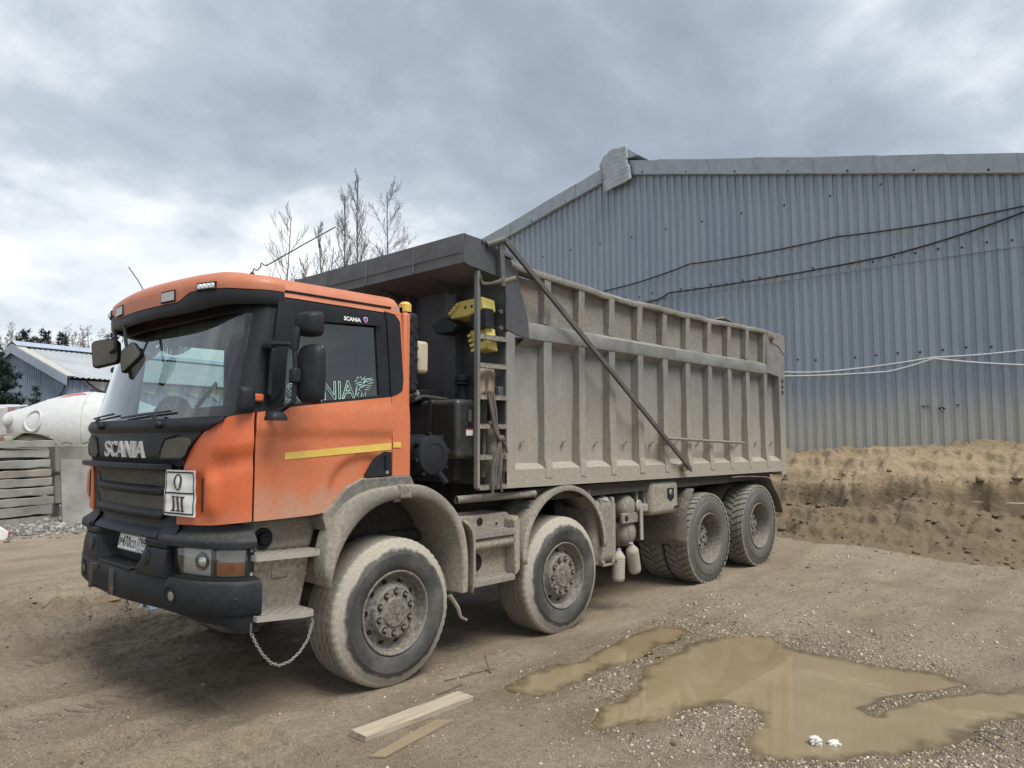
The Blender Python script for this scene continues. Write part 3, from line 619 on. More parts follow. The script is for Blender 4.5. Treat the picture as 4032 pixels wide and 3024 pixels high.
    for yy in np.arange(-8, 15, 1.25):
        o = clone(src, hall); o.location = Vector((HX-.135, yy, roof_z(yy)-.27))-hall.location
    # torn spots in the sheet
    for (yy, zz, w, h) in ((-.42, 2.33, .17, .035), (-.72, 2.29, .13, .10), (-1.02, 2.34, .07, .035)):
        mb = MB(); mb.prism([(HX-.028, yy, zz), (HX-.028, yy-w*.5, zz+.014), (HX-.028, yy-w, zz-.004), (HX-.028, yy-w*.7, zz-h*.5), (HX-.028, yy-w*.6, zz-h), (HX-.028, yy-w*.3, zz-h*.45)], (-.004, 0, 0)); part('tear', mb, dark, hall, smooth=None)
        mb = MB(); mb.prism([(HX-.03, yy-w*.35, zz-h*.1), (HX-.06, yy-w*.75, zz-h*.2), (HX-.07, yy-w*.65, zz-h*1.0)], (-.003, 0, .002)); part('bent_flap', mb, trim, hall, smooth=None)
make_hall()
def sag_line(pts, sag, n=9):
    P = [np.array(pts[0], float)]
    for a, b in zip(pts[:-1], pts[1:]):
        a, b = np.asarray(a, float), np.asarray(b, float)
        for i in range(1, n+1): t = i/n; P.append(a+(b-a)*t-np.array([0, 0, sag*4*t*(1-t)]))
    return P
cab_m = dusty('black_cable', (.018, .018, .02), .6); wht_m = dusty('white_cable', (.66, .67, .68), .5, film=.2, dcol=(.4, .4, .4), ns=20)
CX = HX-.075
for nm, pts, sg, r, mt, lab in (
    ('cable', [(CX, 9.2, 5.0), (CX, 6.97, 5.61), (CX, 4.49, 5.93), (CX, 1.03, 5.955), (CX, -2.3, 5.91), (CX, -6, 6.5)], .05, .016, cab_m, 'upper of the two black cables sagging across the hall wall'),
    ('cable', [(CX, 8.2, 4.7), (CX, 5.65, 5.15), (CX, 5.07, 5.30), (CX, .05, 5.38), (CX, -2.25, 5.80), (CX, -6, 6.7)], .045, .018, cab_m, 'lower of the two black cables on the hall wall'),
    ('pipe', [(CX+.01, 6, 3.05), (CX+.01, 2.2, 3.16), (CX+.01, 1.1, 3.125), (CX+.01, -.70, 3.27), (CX+.01, -2.15, 3.29), (CX+.01, -6, 3.75)], .02, .015, wht_m, 'upper white conduit fixed along the hall wall, rising to the right'),
    ('pipe', [(CX-.02, 6, 3.0), (CX-.02, 2.2, 3.07), (CX-.02, .13, 3.04), (CX-.02, -.70, 3.245), (CX-.02, -2.15, 3.02), (CX-.02, -6, 2.9)], .018, .015, wht_m, 'lower white conduit on the hall wall, dropping away at the right')):
    mb = MB(); mb.tube(sag_line(pts, sg), r, 6); o = part(nm, mb, mt, None, loc=pts[1]); tag(o, lab, 'cable' if nm == 'cable' else 'conduit', 'cables on the hall wall')
# ------------------------------------------------------------------ the tipper truck
truck = thing('tipper_truck', (2.5, 1.27, 0), 'dusty four axle tipper truck with orange cab and grey steel body', 'truck')
YC = 1.27
LV = [(1.20, [(.155,.06),(-.6,.055),(-1.06,.06),(-1.20,.12),(-1.31,.30),(-1.37,.65),(-1.40,1.27)]),
      (1.85, [(.155,.06),(-.6,.055),(-1.06,.06),(-1.20,.12),(-1.31,.30),(-1.37,.65),(-1.40,1.27)]),
      (2.60, [(.12,.10),(-.6,.10),(-.95,.11),(-1.045,.175),(-1.12,.36),(-1.16,.69),(-1.185,1.27)]),
      (2.74, [(.08,.13),(-.6,.13),(-.93,.14),(-1.02,.20),(-1.09,.38),(-1.13,.71),(-1.15,1.27)])]
_b = np.array(LV[1][1]); SK = np.concatenate([[0], np.cumsum(np.hypot(*np.diff(_b, axis=0).T))]); SL = SK[-1]
def herm(P, K, s, flat_end=True):
    P = np.asarray(P, float); n = len(P); T = np.zeros_like(P)
    for i in range(n): a, b = max(i-1, 0), min(i+1, n-1); T[i] = (P[b]-P[a])/(K[b]-K[a])
    if flat_end: T[-1, 0] = 0
    i = int(np.clip(np.searchsorted(K, s)-1, 0, n-2)); h = K[i+1]-K[i]; t = (s-K[i])/h; t2 = t*t; t3 = t2*t
    return (2*t3-3*t2+1)*P[i]+(t3-2*t2+t)*h*T[i]+(-2*t3+3*t2)*P[i+1]+(t3-t2)*h*T[i+1]
TBL = {}
_sg = np.linspace(-.02, SL, 900)
for _i, (_z, _P) in enumerate(LV): TBL[_i] = np.array([herm(_P, SK, s) for s in _sg])
def lut(i, s):
    q = (s+.02)/(SL+.02)*899; k = min(max(int(q), 0), 898); f = q-k; t = TBL[i]; return t[k]*(1-f)+t[k+1]*f
def S0(s, z):
    """cab skin: s runs in metres from the left rear edge round the nose to the right rear edge"""
    mir = s > SL
    if mir: s = 2*SL-s
    i = 0 if z <= 1.85 else (1 if z <= 2.60 else 2); t = (z-LV[i][0])/(LV[i+1][0]-LV[i][0]); t = max(t, 0) if i == 0 else t
    p = lut(i, s)*(1-t)+lut(i+1, s)*t
    return np.array([p[0], 2*YC-p[1] if mir else p[1], z])
def S(s, z, off=0.0):
    p = S0(s, z)
    if off == 0: return p
    e = 1e-3; n = nrm(cross3(S0(s+e, z)-S0(s-e, z), S0(s, z+e)-S0(s, z-e)))
    if n[0]*(p[0]+.5)+n[1]*(p[1]-YC) < 0: n = -n
    return p+n*off
def fz(f):
    if callable(f): return f
    if isinstance(f, (int, float)): return lambda s: f
    a = np.array(sorted(f)); return lambda s: float(np.interp(s, a[:, 0], a[:, 1]))
def skin(name, mat, s0, s1, zb, zt, off=0.0, th=.02, ns=16, nz=8, parent=None, offf=None, smooth=38, mirror=False, ss=None):
    zb, zt = fz(zb), fz(zt); ss = np.linspace(s0, s1, ns+1) if ss is None else np.asarray(ss)
    def build(mir):
        A, B = [], []
        for s in ss:
            ra, rb = [], []
            for j in range(nz+1):
                z = zb(s)+(zt(s)-zb(s))*j/nz; o = off+(offf(s, z) if offf else 0); q = 2*SL-s if mir else s
                ra.append(S(q, z, o)); rb.append(S(q, z, o-th))
            A.append(ra); B.append(rb)
        mb = MB(); mb.grid(A)
        if th: mb.grid(B)
        A, B = np.array(A), np.array(B)
        for a, b in () if not th else ((A[0], B[0]), (A[-1], B[-1]), (A[:, 0], B[:, 0]), (A[:, -1], B[:, -1])): mb.grid([a, b])
        return part(name, mb, mat, parent or truck, smooth=smooth)
    o = build(False)
    if mirror: return o, build(True)
    return o
BELT = [(-.05, 2.03), (.17, 2.027), (.97, 1.934), (1.24, 1.888), (1.30, 1.885)]
belt = fz(BELT)
# inner shell: floor, back wall
mb = MB(); mb.box(.06, .12, .12, 2.42, 1.25, 2.72); part('cab_back_wall', mb, MT['cabtrim'], truck)
mb = MB(); mb.box(-1.22, .1, .14, 2.40, 1.20, 1.30); part('cab_floor', mb, MT['void'], truck)
mb = MB(); mb.prism([S(s, 1.26, -.04) for s in np.linspace(1.25, 2*SL-1.25, 20)], (0, 0, .52)); part('bulkhead', mb, MT['void'], truck, smooth=None)
# corner panels with their sculpted shoulder
def corner_off(s, z):
    a = .018*math.exp(-((z-1.66)/.10)**2)*sstep(np.float64(1.62-s), 0, .25); b = -.026*math.exp(-((z-1.60+.25*(s-1.3))/.05)**2)*sstep(np.float64(1.55-s), 0, .12); c = .030*math.exp(-((s-1.50)/.05)**2)*float(sstep(np.float64(z), 1.22, 1.30))*(1-float(sstep(np.float64(z), 1.45, 1.52)))-.016*math.exp(-((s-1.60)/.04)**2)*float(sstep(np.float64(z), 1.22, 1.30))*(1-float(sstep(np.float64(z), 1.45, 1.52))); return float(a+b+c)
CT = [(1.262, 1.885), (1.33, 1.874), (1.41, 1.855), (1.5, 1.812), (1.6, 1.739), (1.68, 1.657), (1.72, 1.595), (1.75, 1.533), (1.785, 1.42), (1.81, 1.28)]
for o in skin('corner_panel', MT['orange_front'], 1.262, 1.81, [(1.262, 1.208), (1.5, 1.187), (1.81, 1.178)], CT, .016, .03, 30, 16, offf=corner_off, mirror=True): pass
skin('air_slot', MT['void'], 1.532, 1.568, [(1.532, 1.30), (1.55, 1.262), (1.568, 1.27)], [(1.532, 1.455), (1.55, 1.485), (1.568, 1.47)], .0195, .02, 6, 8, mirror=True)
def strip_rim(name, pts, r, mat, parent=None, n=6, closed=False):
    mb = MB(); mb.tube(pts, r, n, closed=closed); return part(name, mb, mat, parent or truck)
# doors
DB = [(.175, 1.447), (.30, 1.447), (.40, 1.442), (.453, 1.430), (.51, 1.405), (.566, 1.366), (.62, 1.315), (.674, 1.270), (.72, 1.238), (.766, 1.222), (.85, 1.214), (1.242, 1.206)]
def door_off(s, z):
    o = .016*float(sstep(np.float64(z), 1.735, 1.775))-.012*float(sstep(np.float64(z), 1.90, 2.0))
    d = math.hypot((s-.40)/.33, (z-1.36)/.26); o -= .030*float(1-sstep(np.float64(d), .80, 1.02)); return o
doors = skin('door', MT['orange'], .175, 1.248, DB, BELT, 0.004, .035, 46, 22, offf=door_off, mirror=True)
doorL = doors[0]
for k, d in enumerate(doors):
    sg = (lambda s: s) if k == 0 else (lambda s: 2*SL-s)
    for nm, a, b, z0, z1 in (('window_frame_top', .175, 1.30, 2.555, 2.668), ('window_frame_rear', .175, .275, BELT, 2.556), ('window_frame_front', 1.065, 1.30, BELT, 2.556)):
        zb, zt = fz(z0), fz(z1); skin(nm, MT['black_trim'], sg(a), sg(b), lambda s, f=zb: f(sg(s)) if k else f(s), lambda s, f=zt: f(sg(s)) if k else f(s), -.002, .03, 12, 4, parent=d)
    zb = fz(BELT); skin('window_seal', MT['black_trim'], sg(.272), sg(1.068), lambda s: zb(sg(s) if k else s)-.004, lambda s: zb(sg(s) if k else s)+.020, .008, .02, 10, 2, parent=d)
    skin('window', MT['glass_side'], sg(.27), sg(1.07), lambda s: zb(sg(s) if k else s), 2.56, -.016, 0, 12, 8, parent=d)
# wind deflector with print, yellow tape, window print
skin('wind_deflector', MT['black_trim'], .235, 1.20, [(.235, 2.545), (.95, 2.515), (1.03, 2.48), (1.075, 2.36), (1.11, 2.0), (1.2, 1.95)], [(.235, 2.585), (.9, 2.615), (1.2, 2.62)], .026, .006, 30, 4, parent=doorL)
def on_skin(s0, z0, ds=-1, off=.01, dz=0.0): return lambda u, v, d: S(s0+ds*u, z0+v+dz*u, off+d)
part('deflector_print', text_mb('SCANIA', on_skin(.590, 2.548, -1, .036, .006), bold=.035, width=.152, height=.030), MT['white'], doorL, smooth=None)
# shield print
mb = MB()
sh = [(-.018, .016), (0, .021), (.018, .016), (.019, 0), (.012, -.014), (0, -.022), (-.012, -.014), (-.019, 0)]
mb.add([S(.396-u, 2.572+v, .0365) for u, v in sh], [tuple(range(8))]); part('shield_print', mb, MT['white'], doorL, smooth=None)
mb = MB(); mb.add([S(.396-u*.82, 2.572+v*.82, .0375) for u, v in sh], [tuple(range(8))]); part('shield_print', mb, MT['blue'], doorL, smooth=None)
mb = MB(); mb.add([S(.396-u*.45, 2.572+v*.5, .0385) for u, v in sh], [tuple(range(8))]); part('shield_print', mb, MT['red'], doorL, smooth=None)
skin('reflective_tape', MT['yellow'], .18, 1.05, [(.18, 1.640), (1.05, 1.586)], [(.18, 1.690), (1.05, 1.631)], .0075, .003, 20, 2, parent=doorL, offf=door_off)
skin('reflective_tape', MT['yellow'], .09, .163, 1.655, 1.695, .0075, .003, 6, 2)
# outlined window letters and the crowned head
def outline_text(text, f, w, h, r, bold=.0):
    cu = bpy.data.curves.new('t', 'FONT'); cu.body = text; cu.offset = bold; cu.fill_mode = 'NONE'; cu.resolution_u = 4; ob = bpy.data.objects.new('t', cu); COL.objects.link(ob)
    me = bpy.data.meshes.new_from_object(ob.evaluated_get(bpy.context.evaluated_depsgraph_get())); bpy.data.objects.remove(ob); bpy.data.curves.remove(cu)
    V = np.array([v.co[:2] for v in me.vertices]); E = [tuple(e.vertices) for e in me.edges]; bpy.data.meshes.remove(me)
    lo, hi = V.min(0), V.max(0); V = (V-lo)/(hi-lo)*[w, h]; mb = MB()
    for a, b in E:
        if np.linalg.norm(V[a]-V[b]) > 1e-5: mb.tube([f(*V[a], 0), f(*V[b], 0)], r, 4)
    return mb
part('window_print', outline_text('SCANIA', on_skin(1.05, 1.955, -1, -.010, .095), .56, .125, .0028, .03), MT['mint'], doorL, smooth=None)
gm = MB(); g0 = on_skin(.485, 2.005, -1, -.010, .09)
strokes = [[(.0,.02),(.012,.075),(.03,.095),(.06,.10),(.075,.085),(.05,.08),(.035,.06),(.02,.065),(.01,.05),(.015,.02)], [(.0,.125),(.012,.10),(.035,.112),(.065,.115)], [(.0,.125),(.02,.122),(.022,.145),(.035,.152),(.045,.14),(.055,.155),(.068,.145),(.062,.128),(.085,.14),(.095,.155),(.09,.125)],
 [(.075,.11),(.11,.135),(.155,.14),(.12,.125),(.17,.128),(.13,.112),(.168,.108),(.12,.10),(.155,.088),(.11,.085),(.14,.07),(.10,.072),(.125,.055),(.085,.06)], [(.035,.06),(.06,.045),(.05,.01),(.065,.03),(.07,.005),(.08,.035),(.09,.01),(.095,.045)], [(.03,.0),(.02,.03),(.035,.045)], [(.04,.09),(.055,.092)], [(.07,.095),(.09,.115),(.12,.118)], [(.06,.075),(.09,.09),(.11,.092)]]
for st in strokes: gm.tube([g0(u, v, 0) for u, v in st], .0022, 4)
part('crowned_head_print', gm, MT['mint'], doorL, smooth=None)
# door handle and its dark recess
HB = [(.182, 1.452), (.40, 1.452)]; skin('door_handle', MT['black'], .182, .405, 1.452, [(.182, 1.622), (.25, 1.628), (.30, 1.60), (.355, 1.54), (.405, 1.465)], .012, .03, 14, 6, parent=doorL)
mb = MB(); mb.tube([S(.235, 1.50, .02), S(.238, 1.60, .024)], .012, 6); part('handle_grip', mb, MT['black_trim'], doorL)
mb = MB(); mb.lathe([(0, .008), (.012, .007), (.013, 0)], S(.225, 1.477, .012), (0, -1, 0), 10); part('lock', mb, MT['galv'], doorL)
# rear pillar and quarter light
skin('rear_pillar', MT['orange'], -.0, .166, 1.447, 2.68, 0.002, .04, 8, 20, mirror=True)
skin('quarter_trim', MT['black_trim'], .045, .172, [(.045, 2.16), (.06, 2.08), (.10, 2.055), (.172, 2.03)], [(.045, 2.60), (.07, 2.655), (.172, 2.668)], .007, .012, 8, 8, mirror=True)
mb = MB()
for y0, y1 in ((.07, .13), (2.41, 2.47)): mb = MB(); mb.box(.10, .165, y0, y1, 1.45, 2.68); part('rear_corner', mb, MT['orange'], truck, bevel=.02)
mb = MB(); mb.prism([(.158, .12, 1.5), (.158, 2.42, 1.5), (.12, 2.42, 2.74), (.12, .12, 2.74)], (-.03, 0, 0)); part('cab_rear_panel', mb, MT['orange'], truck)
# roof
loops = []; sv = np.concatenate([np.linspace(-.0, 1.2, 20), np.linspace(1.25, 2*SL-1.25, 50), np.linspace(2*SL-1.2, 2*SL, 20)])
for z, ins in ((2.660, -.004), (2.70, .002), (2.74, .004), (2.775, .035), (2.80, .085), (2.815, .18), (2.82, .5)):
    L_ = []
    for s in sv:
        p = S(s, min(z, 2.74)); c = np.array([np.clip(p[0], -.85, -.15), YC]); d = c-p[:2]; l = np.linalg.norm(d); d = d/l*min(ins, l*.98); L_.append((p[0]+d[0], p[1]+d[1], z))
    loops.append(L_)
mb = MB(); mb.grid(np.array(loops), False, True); b0 = len(mb.V)-len(sv); mb.F.append(tuple(range(b0, b0+len(sv)))); roof = part('roof', mb, MT['orange_top'], truck, smooth=45)
strip_rim('drip_rail', [S(s, 2.703-.0*s, .004) for s in np.linspace(.09, 1.25, 14)], .008, MT['black_trim'], roof)
strip_rim('drip_rail', [S(2*SL-s, 2.703, .004) for s in np.linspace(.09, 1.25, 14)], .008, MT['black_trim'], roof)
mb = MB(); mb.box(-.75, -.10, .55, 2.0, 2.81, 2.845); part('roof_hatch', mb, MT['black_trim'], roof, bevel=.012)
# pillars, windscreen
for o in skin('windscreen_pillar', MT['black_trim'], 1.25, 1.385, [(1.25, 1.888), (1.385, 1.86)], 2.67, .002, .03, 6, 14, mirror=True): pass
skin('windscreen_header', MT['black_trim'], 1.37, 2*SL-1.37, 2.545, 2.70, 0, .02, 40, 3)
wsb = lambda s: 1.862-.022*math.sin(math.pi*(s-1.375)/(2*SL-2.75)); skin('windscreen', MT['glass'], 1.375, 2*SL-1.375, wsb, 2.555, -.004, 0, 48, 8)
skin('windscreen_seal', MT['black_trim'], 1.36, 2*SL-1.36, lambda s: 1.835-.022*math.sin(math.pi*(s-1.36)/(2*SL-2.72)), lambda s: 1.866-.022*math.sin(math.pi*(s-1.36)/(2*SL-2.72)), .008, .03, 40, 2)
# cowl with wipers
ct = fz(CT)
skin('cowl', MT['black'], 1.43, 2*SL-1.43, lambda s: max(1.765, ct(min(s, 2*SL-s))-.01) if min(s, 2*SL-s) < 1.81 else 1.765, lambda s: 1.85 if 1.5 < s < 2*SL-1.5 else 1.855, .028, .05, 44, 4, offf=lambda s, z: .02*math.sin(math.pi*np.clip((z-1.765)/.085, 0, 1)))
for a, b, c_ in (((1.995, 1.815), (2.145, 1.875), ((1.94, 1.895), (2.68, 1.862))), ((2.98, 1.815), (3.12, 1.86), ((2.88, 1.895), (3.42, 1.87)))):
    w = strip_rim('wiper', [S(*a, .06), S((a[0]*2+b[0])/3, (a[1]+b[1])/2+.01, .075), S(*b, .05)], .014, MT['black']); p, q = c_
    strip_rim('wiper_blade', [S(p[0]+(q[0]-p[0])*t, p[1]+(q[1]-p[1])*t+.004, .020) for t in np.linspace(0, 1, 8)], .0075, MT['black_trim'], w)
    mb = MB(); mb.ball(S(*a, .055), (.032, .035, .028)); part('wiper_pivot', mb, MT['black'], w)
# upper grille panel and letters
gt = lambda s: 1.772
def gb(s):
    s_ = min(s, 2*SL-s); return max(1.545, ct(s_)+.006) if s_ < 1.75 else 1.545
skin('grille_panel', MT['black'], 1.585, 2*SL-1.585, gb, lambda s: max(gt(s), gb(s)+.002), .014, .03, 60, 8, offf=lambda s, z: .022*float(sstep(np.float64(z), 1.56, 1.60))*(1-.6*float(sstep(np.float64(z), 1.70, 1.77))))
skin('grille_recess', MT['grille_mesh'], 1.66, 1.985, [(1.66, 1.688), (1.70, 1.625), (1.74, 1.604), (1.985, 1.598)], [(1.66, 1.72), (1.75, 1.735), (1.93, 1.715), (1.985, 1.64)], .040, .006, 12, 5, mirror=True)
strip_rim('grille_lip', [S(s, z, .04) for s, z in ((1.665, 1.68), (1.70, 1.618), (1.74, 1.596), (1.98, 1.59), (2.005, 1.62), (1.96, 1.70), (1.93, 1.727), (1.80, 1.748))], .006, MT['black'])
strip_rim('grille_lip', [S(2*SL-s, z, .04) for s, z in ((1.665, 1.68), (1.70, 1.618), (1.74, 1.596), (1.98, 1.59), (2.005, 1.62), (1.96, 1.70), (1.93, 1.727), (1.80, 1.748))], .006, MT['black'])
def front_text(y0, z0, off, lean=0): return lambda u, v, d: S(SL+(y0-YC)*1.006-u, z0+v, off+d)
x_ = 1.612
for ch, w in (('S', .115), ('C', .112), ('A', .125), ('N', .120), ('I', .040), ('A', .125)):
    part('letter', text_mb(ch, front_text(x_, 1.594, .030), bold=.018, extr=.022, width=w, height=.113), MT['letter'], truck, smooth=30); x_ -= w+.012
# lower grille: mesh bands and two shaped bars
skin('grille_frame', MT['black'], 1.80, 2*SL-1.80, 1.178, 1.55, 0.002, .03, 44, 8)
for z0, z1 in ((1.405, 1.512), (1.255, 1.352)): skin('grille_band', MT['grille_mesh'], 1.92, 2*SL-1.92, z0, z1, .006, .004, 40, 3)
for z0, z1 in ((1.348, 1.412), (1.190, 1.258)):
    skin('grille_bar', MT['black'], 1.90, 2*SL-1.90, lambda s, z=z0: z+(.06*float(sstep(np.float64(min(s, 2*SL-s)), 2.02, 1.90))), lambda s, z=z1: z+(.07*float(sstep(np.float64(min(s, 2*SL-s)), 2.02, 1.90))), .012, .02, 46, 8, offf=lambda s, z, a=z0, b=z1: .026*math.sin(math.pi*np.clip((z-a)/(b-a), 0, 1))*float(sstep(np.float64(min(s, 2*SL-s)), 1.89, 2.0)))
hb = []
for s in np.linspace(1.86, 2*SL-1.66, 40):
    d = .055*float(sstep(np.float64(s), 1.86, 1.98))*float(sstep(np.float64(2*SL-1.62-s), 0, .05)); hb.append([S(s, 1.518, .018+d), S(s, 1.524, .030+d), S(s, 1.552, .030+d), S(s, 1.558, .018+d), S(s, 1.556, .006), S(s, 1.52, .006)])
mb = MB(); mb.grid(hb, False, True); part('hand_rail', mb, MT['black'], truck, smooth=40)
# hazard placard, glued over grille and corner
def plac(u, v, d=0):            # u right (towards the door), v up, metres
    s = 1.905-u; z = 1.236+v; w = .006*math.sin(u*31+v*17)+.004*math.sin(v*60+u*12); return S(s, z, .046+w*.6+d)
PW, PH = .312, .288
def plac_quad(name, u0, u1, v0, v1, d, mat, n=8, par=None, th=True):
    g = [[plac(u0+(u1-u0)*i/n, v0+(v1-v0)*j/n, d) for j in range(n+1)] for i in range(n+1)]; mb = MB(); mb.grid(g)
    if th: mb.grid([[plac(u0+(u1-u0)*i/n, v0+(v1-v0)*j/n, d-.004) for j in range(n+1)] for i in range(n+1)])
    return part(name, mb, mat, par or truck, smooth=50)
pl = plac_quad('hazard_placard', 0, PW, 0, PH, 0, MT['white'], 14)
for u0, u1, v0, v1 in ((.012, PW-.012, .010, .020), (.012, PW-.012, PH-.020, PH-.010), (.010, .018, .010, PH-.010), (PW-.020, PW-.012, .010, PH-.010), (.012, PW-.012, .138, .148)): plac_quad('placard_border', u0, u1, v0, v1, .003, MT['ink'], 14, pl, False)
mb = MB(); g = []
for k in range(33):
    a = 2*math.pi*k/32; c_, s_ = math.cos(a), math.sin(a); g.append([plac(.150+.040*c_, .212+.052*s_, .004), plac(.150+.023*c_, .212+.045*s_, .004)])
mb.grid(g); part('placard_letter', mb, MT['ink'], pl, smooth=None)
mb = MB()
for u0, u1, v0, v1 in ((.094, .112, .030, .122), (.143, .161, .030, .122), (.192, .210, .030, .122), (.082, .124, .028, .036), (.131, .173, .028, .036), (.180, .222, .028, .036), (.082, .124, .116, .124), (.131, .173, .116, .124), (.180, .222, .116, .124)):
    mb.grid([[plac(u0+(u1-u0)*i/2, v0+(v1-v0)*j/6, .004) for j in range(7)] for i in range(3)])
part('placard_letter', mb, MT['ink'], pl, smooth=None)
# ------------------------------------------------------------------ visor
VP = [(-.90,.085),(-1.02,.10),(-1.12,.17),(-1.22,.32),(-1.31,.66),(-1.36,1.27)]
def plan(P, n=40):
    P = np.array(P, float); K = np.concatenate([[0], np.cumsum(np.hypot(*np.diff(P, axis=0).T))]); h = np.array([herm(P, K, s) for s in np.linspace(0, K[-1], n)]); m = h[::-1][1:].copy(); m[:, 1] = 2*YC-m[:, 1]; return np.vstack([h, m])
def plan_n(P):
    T = np.gradient(P, axis=0); N = np.stack([T[:, 1], -T[:, 0]], -1); N /= np.linalg.norm(N, axis=1)[:, None]; c = np.array([-.3, YC]); N *= np.sign(((P-c)*N).sum(1))[:, None]; return N
def sweep(name, P, prof, mat, parent=None, smooth=40, closed=True, rng_=None):
    """prof(i, p) -> list of (outward, z)"""
    N = plan_n(P); g = []
    for i in range(len(P)):
        if rng_ and not (rng_[0] <= i <= rng_[1]): continue
        g.append([(P[i, 0]+N[i, 0]*d, P[i, 1]+N[i, 1]*d, z) for d, z in prof(i, P[i])])
    mb = MB(); mb.grid(g, False, closed); n = len(g[0])
    if closed: mb.F.append(tuple(range(n))); mb.F.append(tuple(range((len(g)-1)*n, len(g)*n))[::-1])
    return part(name, mb, mat, parent or truck, smooth=smooth)
VPL = plan(VP, 46)
def vb(y): q = abs(y-YC); return 2.640+.055*float(sstep(np.float64(q), .52, .70))-.012*float(sstep(np.float64(q), .95, 1.15))
def vlo(y): q = abs(y-YC); return 2.562+.030*float(sstep(np.float64(q), .55, 1.05))
vis = sweep('sun_visor', VPL, lambda i, p: [(0, vb(p[1])), (.004, vb(p[1])-.03), (.0, vlo(p[1])+.015), (-.012, vlo(p[1])), (-.04, vlo(p[1])+.006), (-.05, vb(p[1])-.01)], MT['black'])
vo = sweep('visor_cap', VPL, lambda i, p: [(.003, vb(p[1])+.004), (.006, 2.725), (-.004, 2.775-.02*float(sstep(np.float64(abs(p[1]-YC)), .9, 1.2))), (-.05, 2.818-.03*float(sstep(np.float64(abs(p[1]-YC)), .9, 1.2))), (-.16, 2.838-.03*float(sstep(np.float64(abs(p[1]-YC)), .9, 1.2))), (-.26, 2.835), (-.26, 2.70), (-.04, vb(p[1])+.004)], MT['orange_top'], smooth=60)
def visor_lamp(y0, y1, z0, z1, kind):
    K = [i for i in range(len(VPL)) if y0 <= VPL[i, 1] <= y1]; ys = np.linspace(y0, y1, 6); N = plan_n(VPL)
    def at(y, d, z):
        x = np.interp(y, VPL[:, 1], VPL[:, 0]); nx = np.interp(y, VPL[:, 1], N[:, 0]); ny = np.interp(y, VPL[:, 1], N[:, 1]); return (x+nx*d, y+ny*d, z)
    def slab(d0, d1, e, nm, mat, par):
        A = [[at(y, d1, z0+e), at(y, d1, z1-e), at(y, d0, z1-e), at(y, d0, z0+e)] for y in np.linspace(y0+e, y1-e, 6)]; mb = MB(); mb.grid(A, False, True); mb.F += [(0, 1, 2, 3), (20, 21, 22, 23)]; return part(nm, mb, mat, par, smooth=30)
    l = slab(-.01, .012, -.004, 'visor_lamp', MT['void'], truck); slab(-.005, .016, .006, 'lamp_lens', MT['lampglass'], l)
    if kind == 'led':
        for q in range(4):
            mb = MB(); c = at(y0+(y1-y0)*(.17+.22*q), .014, (z0+z1)/2); mb.lathe([(.0, .008), (.016, .007), (.02, 0)], c, (-.9, -.35, 0), 12); part('lamp_diode', mb, MT['chrome'], l)
visor_lamp(.355, .515, 2.698, 2.742, 'led'); visor_lamp(.755, .920, 2.655, 2.728, 'sq'); visor_lamp(1.62, 1.79, 2.655, 2.728, 'sq'); visor_lamp(2.03, 2.18, 2.69, 2.74, 'led')
# antennas
strip_rim('antenna', [(-1.15, 1.694, 2.83), (-1.15, 1.89, 2.99), (-1.15, 2.092, 3.129)], .004, MT['black_trim'])
aw = []
for x, z in ((-.858, 2.885), (-.858, 2.896), (-.844, 2.936), (-.83, 2.922), (-.816, 2.929), (-.795, 2.956), (-.791, 2.986), (-.773, 2.975), (-.749, 2.973), (-.709, 3.001), (-.45, 3.186), (-.171, 3.38)):
    aw.append((-3.4531+(x+3.4531)*.949, .35, 1.7243+(z-1.7243)*.949))
a_ = strip_rim('antenna', aw, .0045, MT['black_trim'], n=5)
mb = MB(); mb.lathe([(.018, -.03), (.016, .02), (.006, .035), (0, .035)], (aw[0][0], .35, 2.815), (0, 0, 1), 10); part('antenna_foot', mb, MT['black_trim'], a_)

# ------------------------------------------------------------------ nose below the grille
BP = [(-1.06,.0),(-1.20,.04),(-1.31,.16),(-1.38,.36),(-1.44,.75),(-1.48,1.27)]
BPL = plan(BP, 48); BN = plan_n(BPL)
def bat(y, d, z, right=False):
    x = np.interp(y, BPL[:, 1], BPL[:, 0]); nx = np.interp(y, BPL[:, 1], BN[:, 0]); ny = np.interp(y, BPL[:, 1], BN[:, 1]); return np.array((x+nx*d, y+ny*d, z))
bump_o = sweep('bumper', BPL, lambda i, p: [(-.012, .642), (0, .656), (.002, .74), (.0, .825), (-.012, .843), (-.05, .85), (-.20, .85), (-.20, .642)], MT['bumper'])
def skirt_lo(y): q = min(y, 2*YC-y); return float(np.interp(q, [0, .04, .10, .30, .64, .80], [.528, .53, .575, .60, .633, .640]))
sweep('bumper_skirt', BPL, lambda i, p: [(-.018, .645), (-.022, (skirt_lo(p[1])+.645)/2), (-.05, skirt_lo(p[1])), (-.12, skirt_lo(p[1])), (-.12, .645)], MT['bumper'], bump_o)
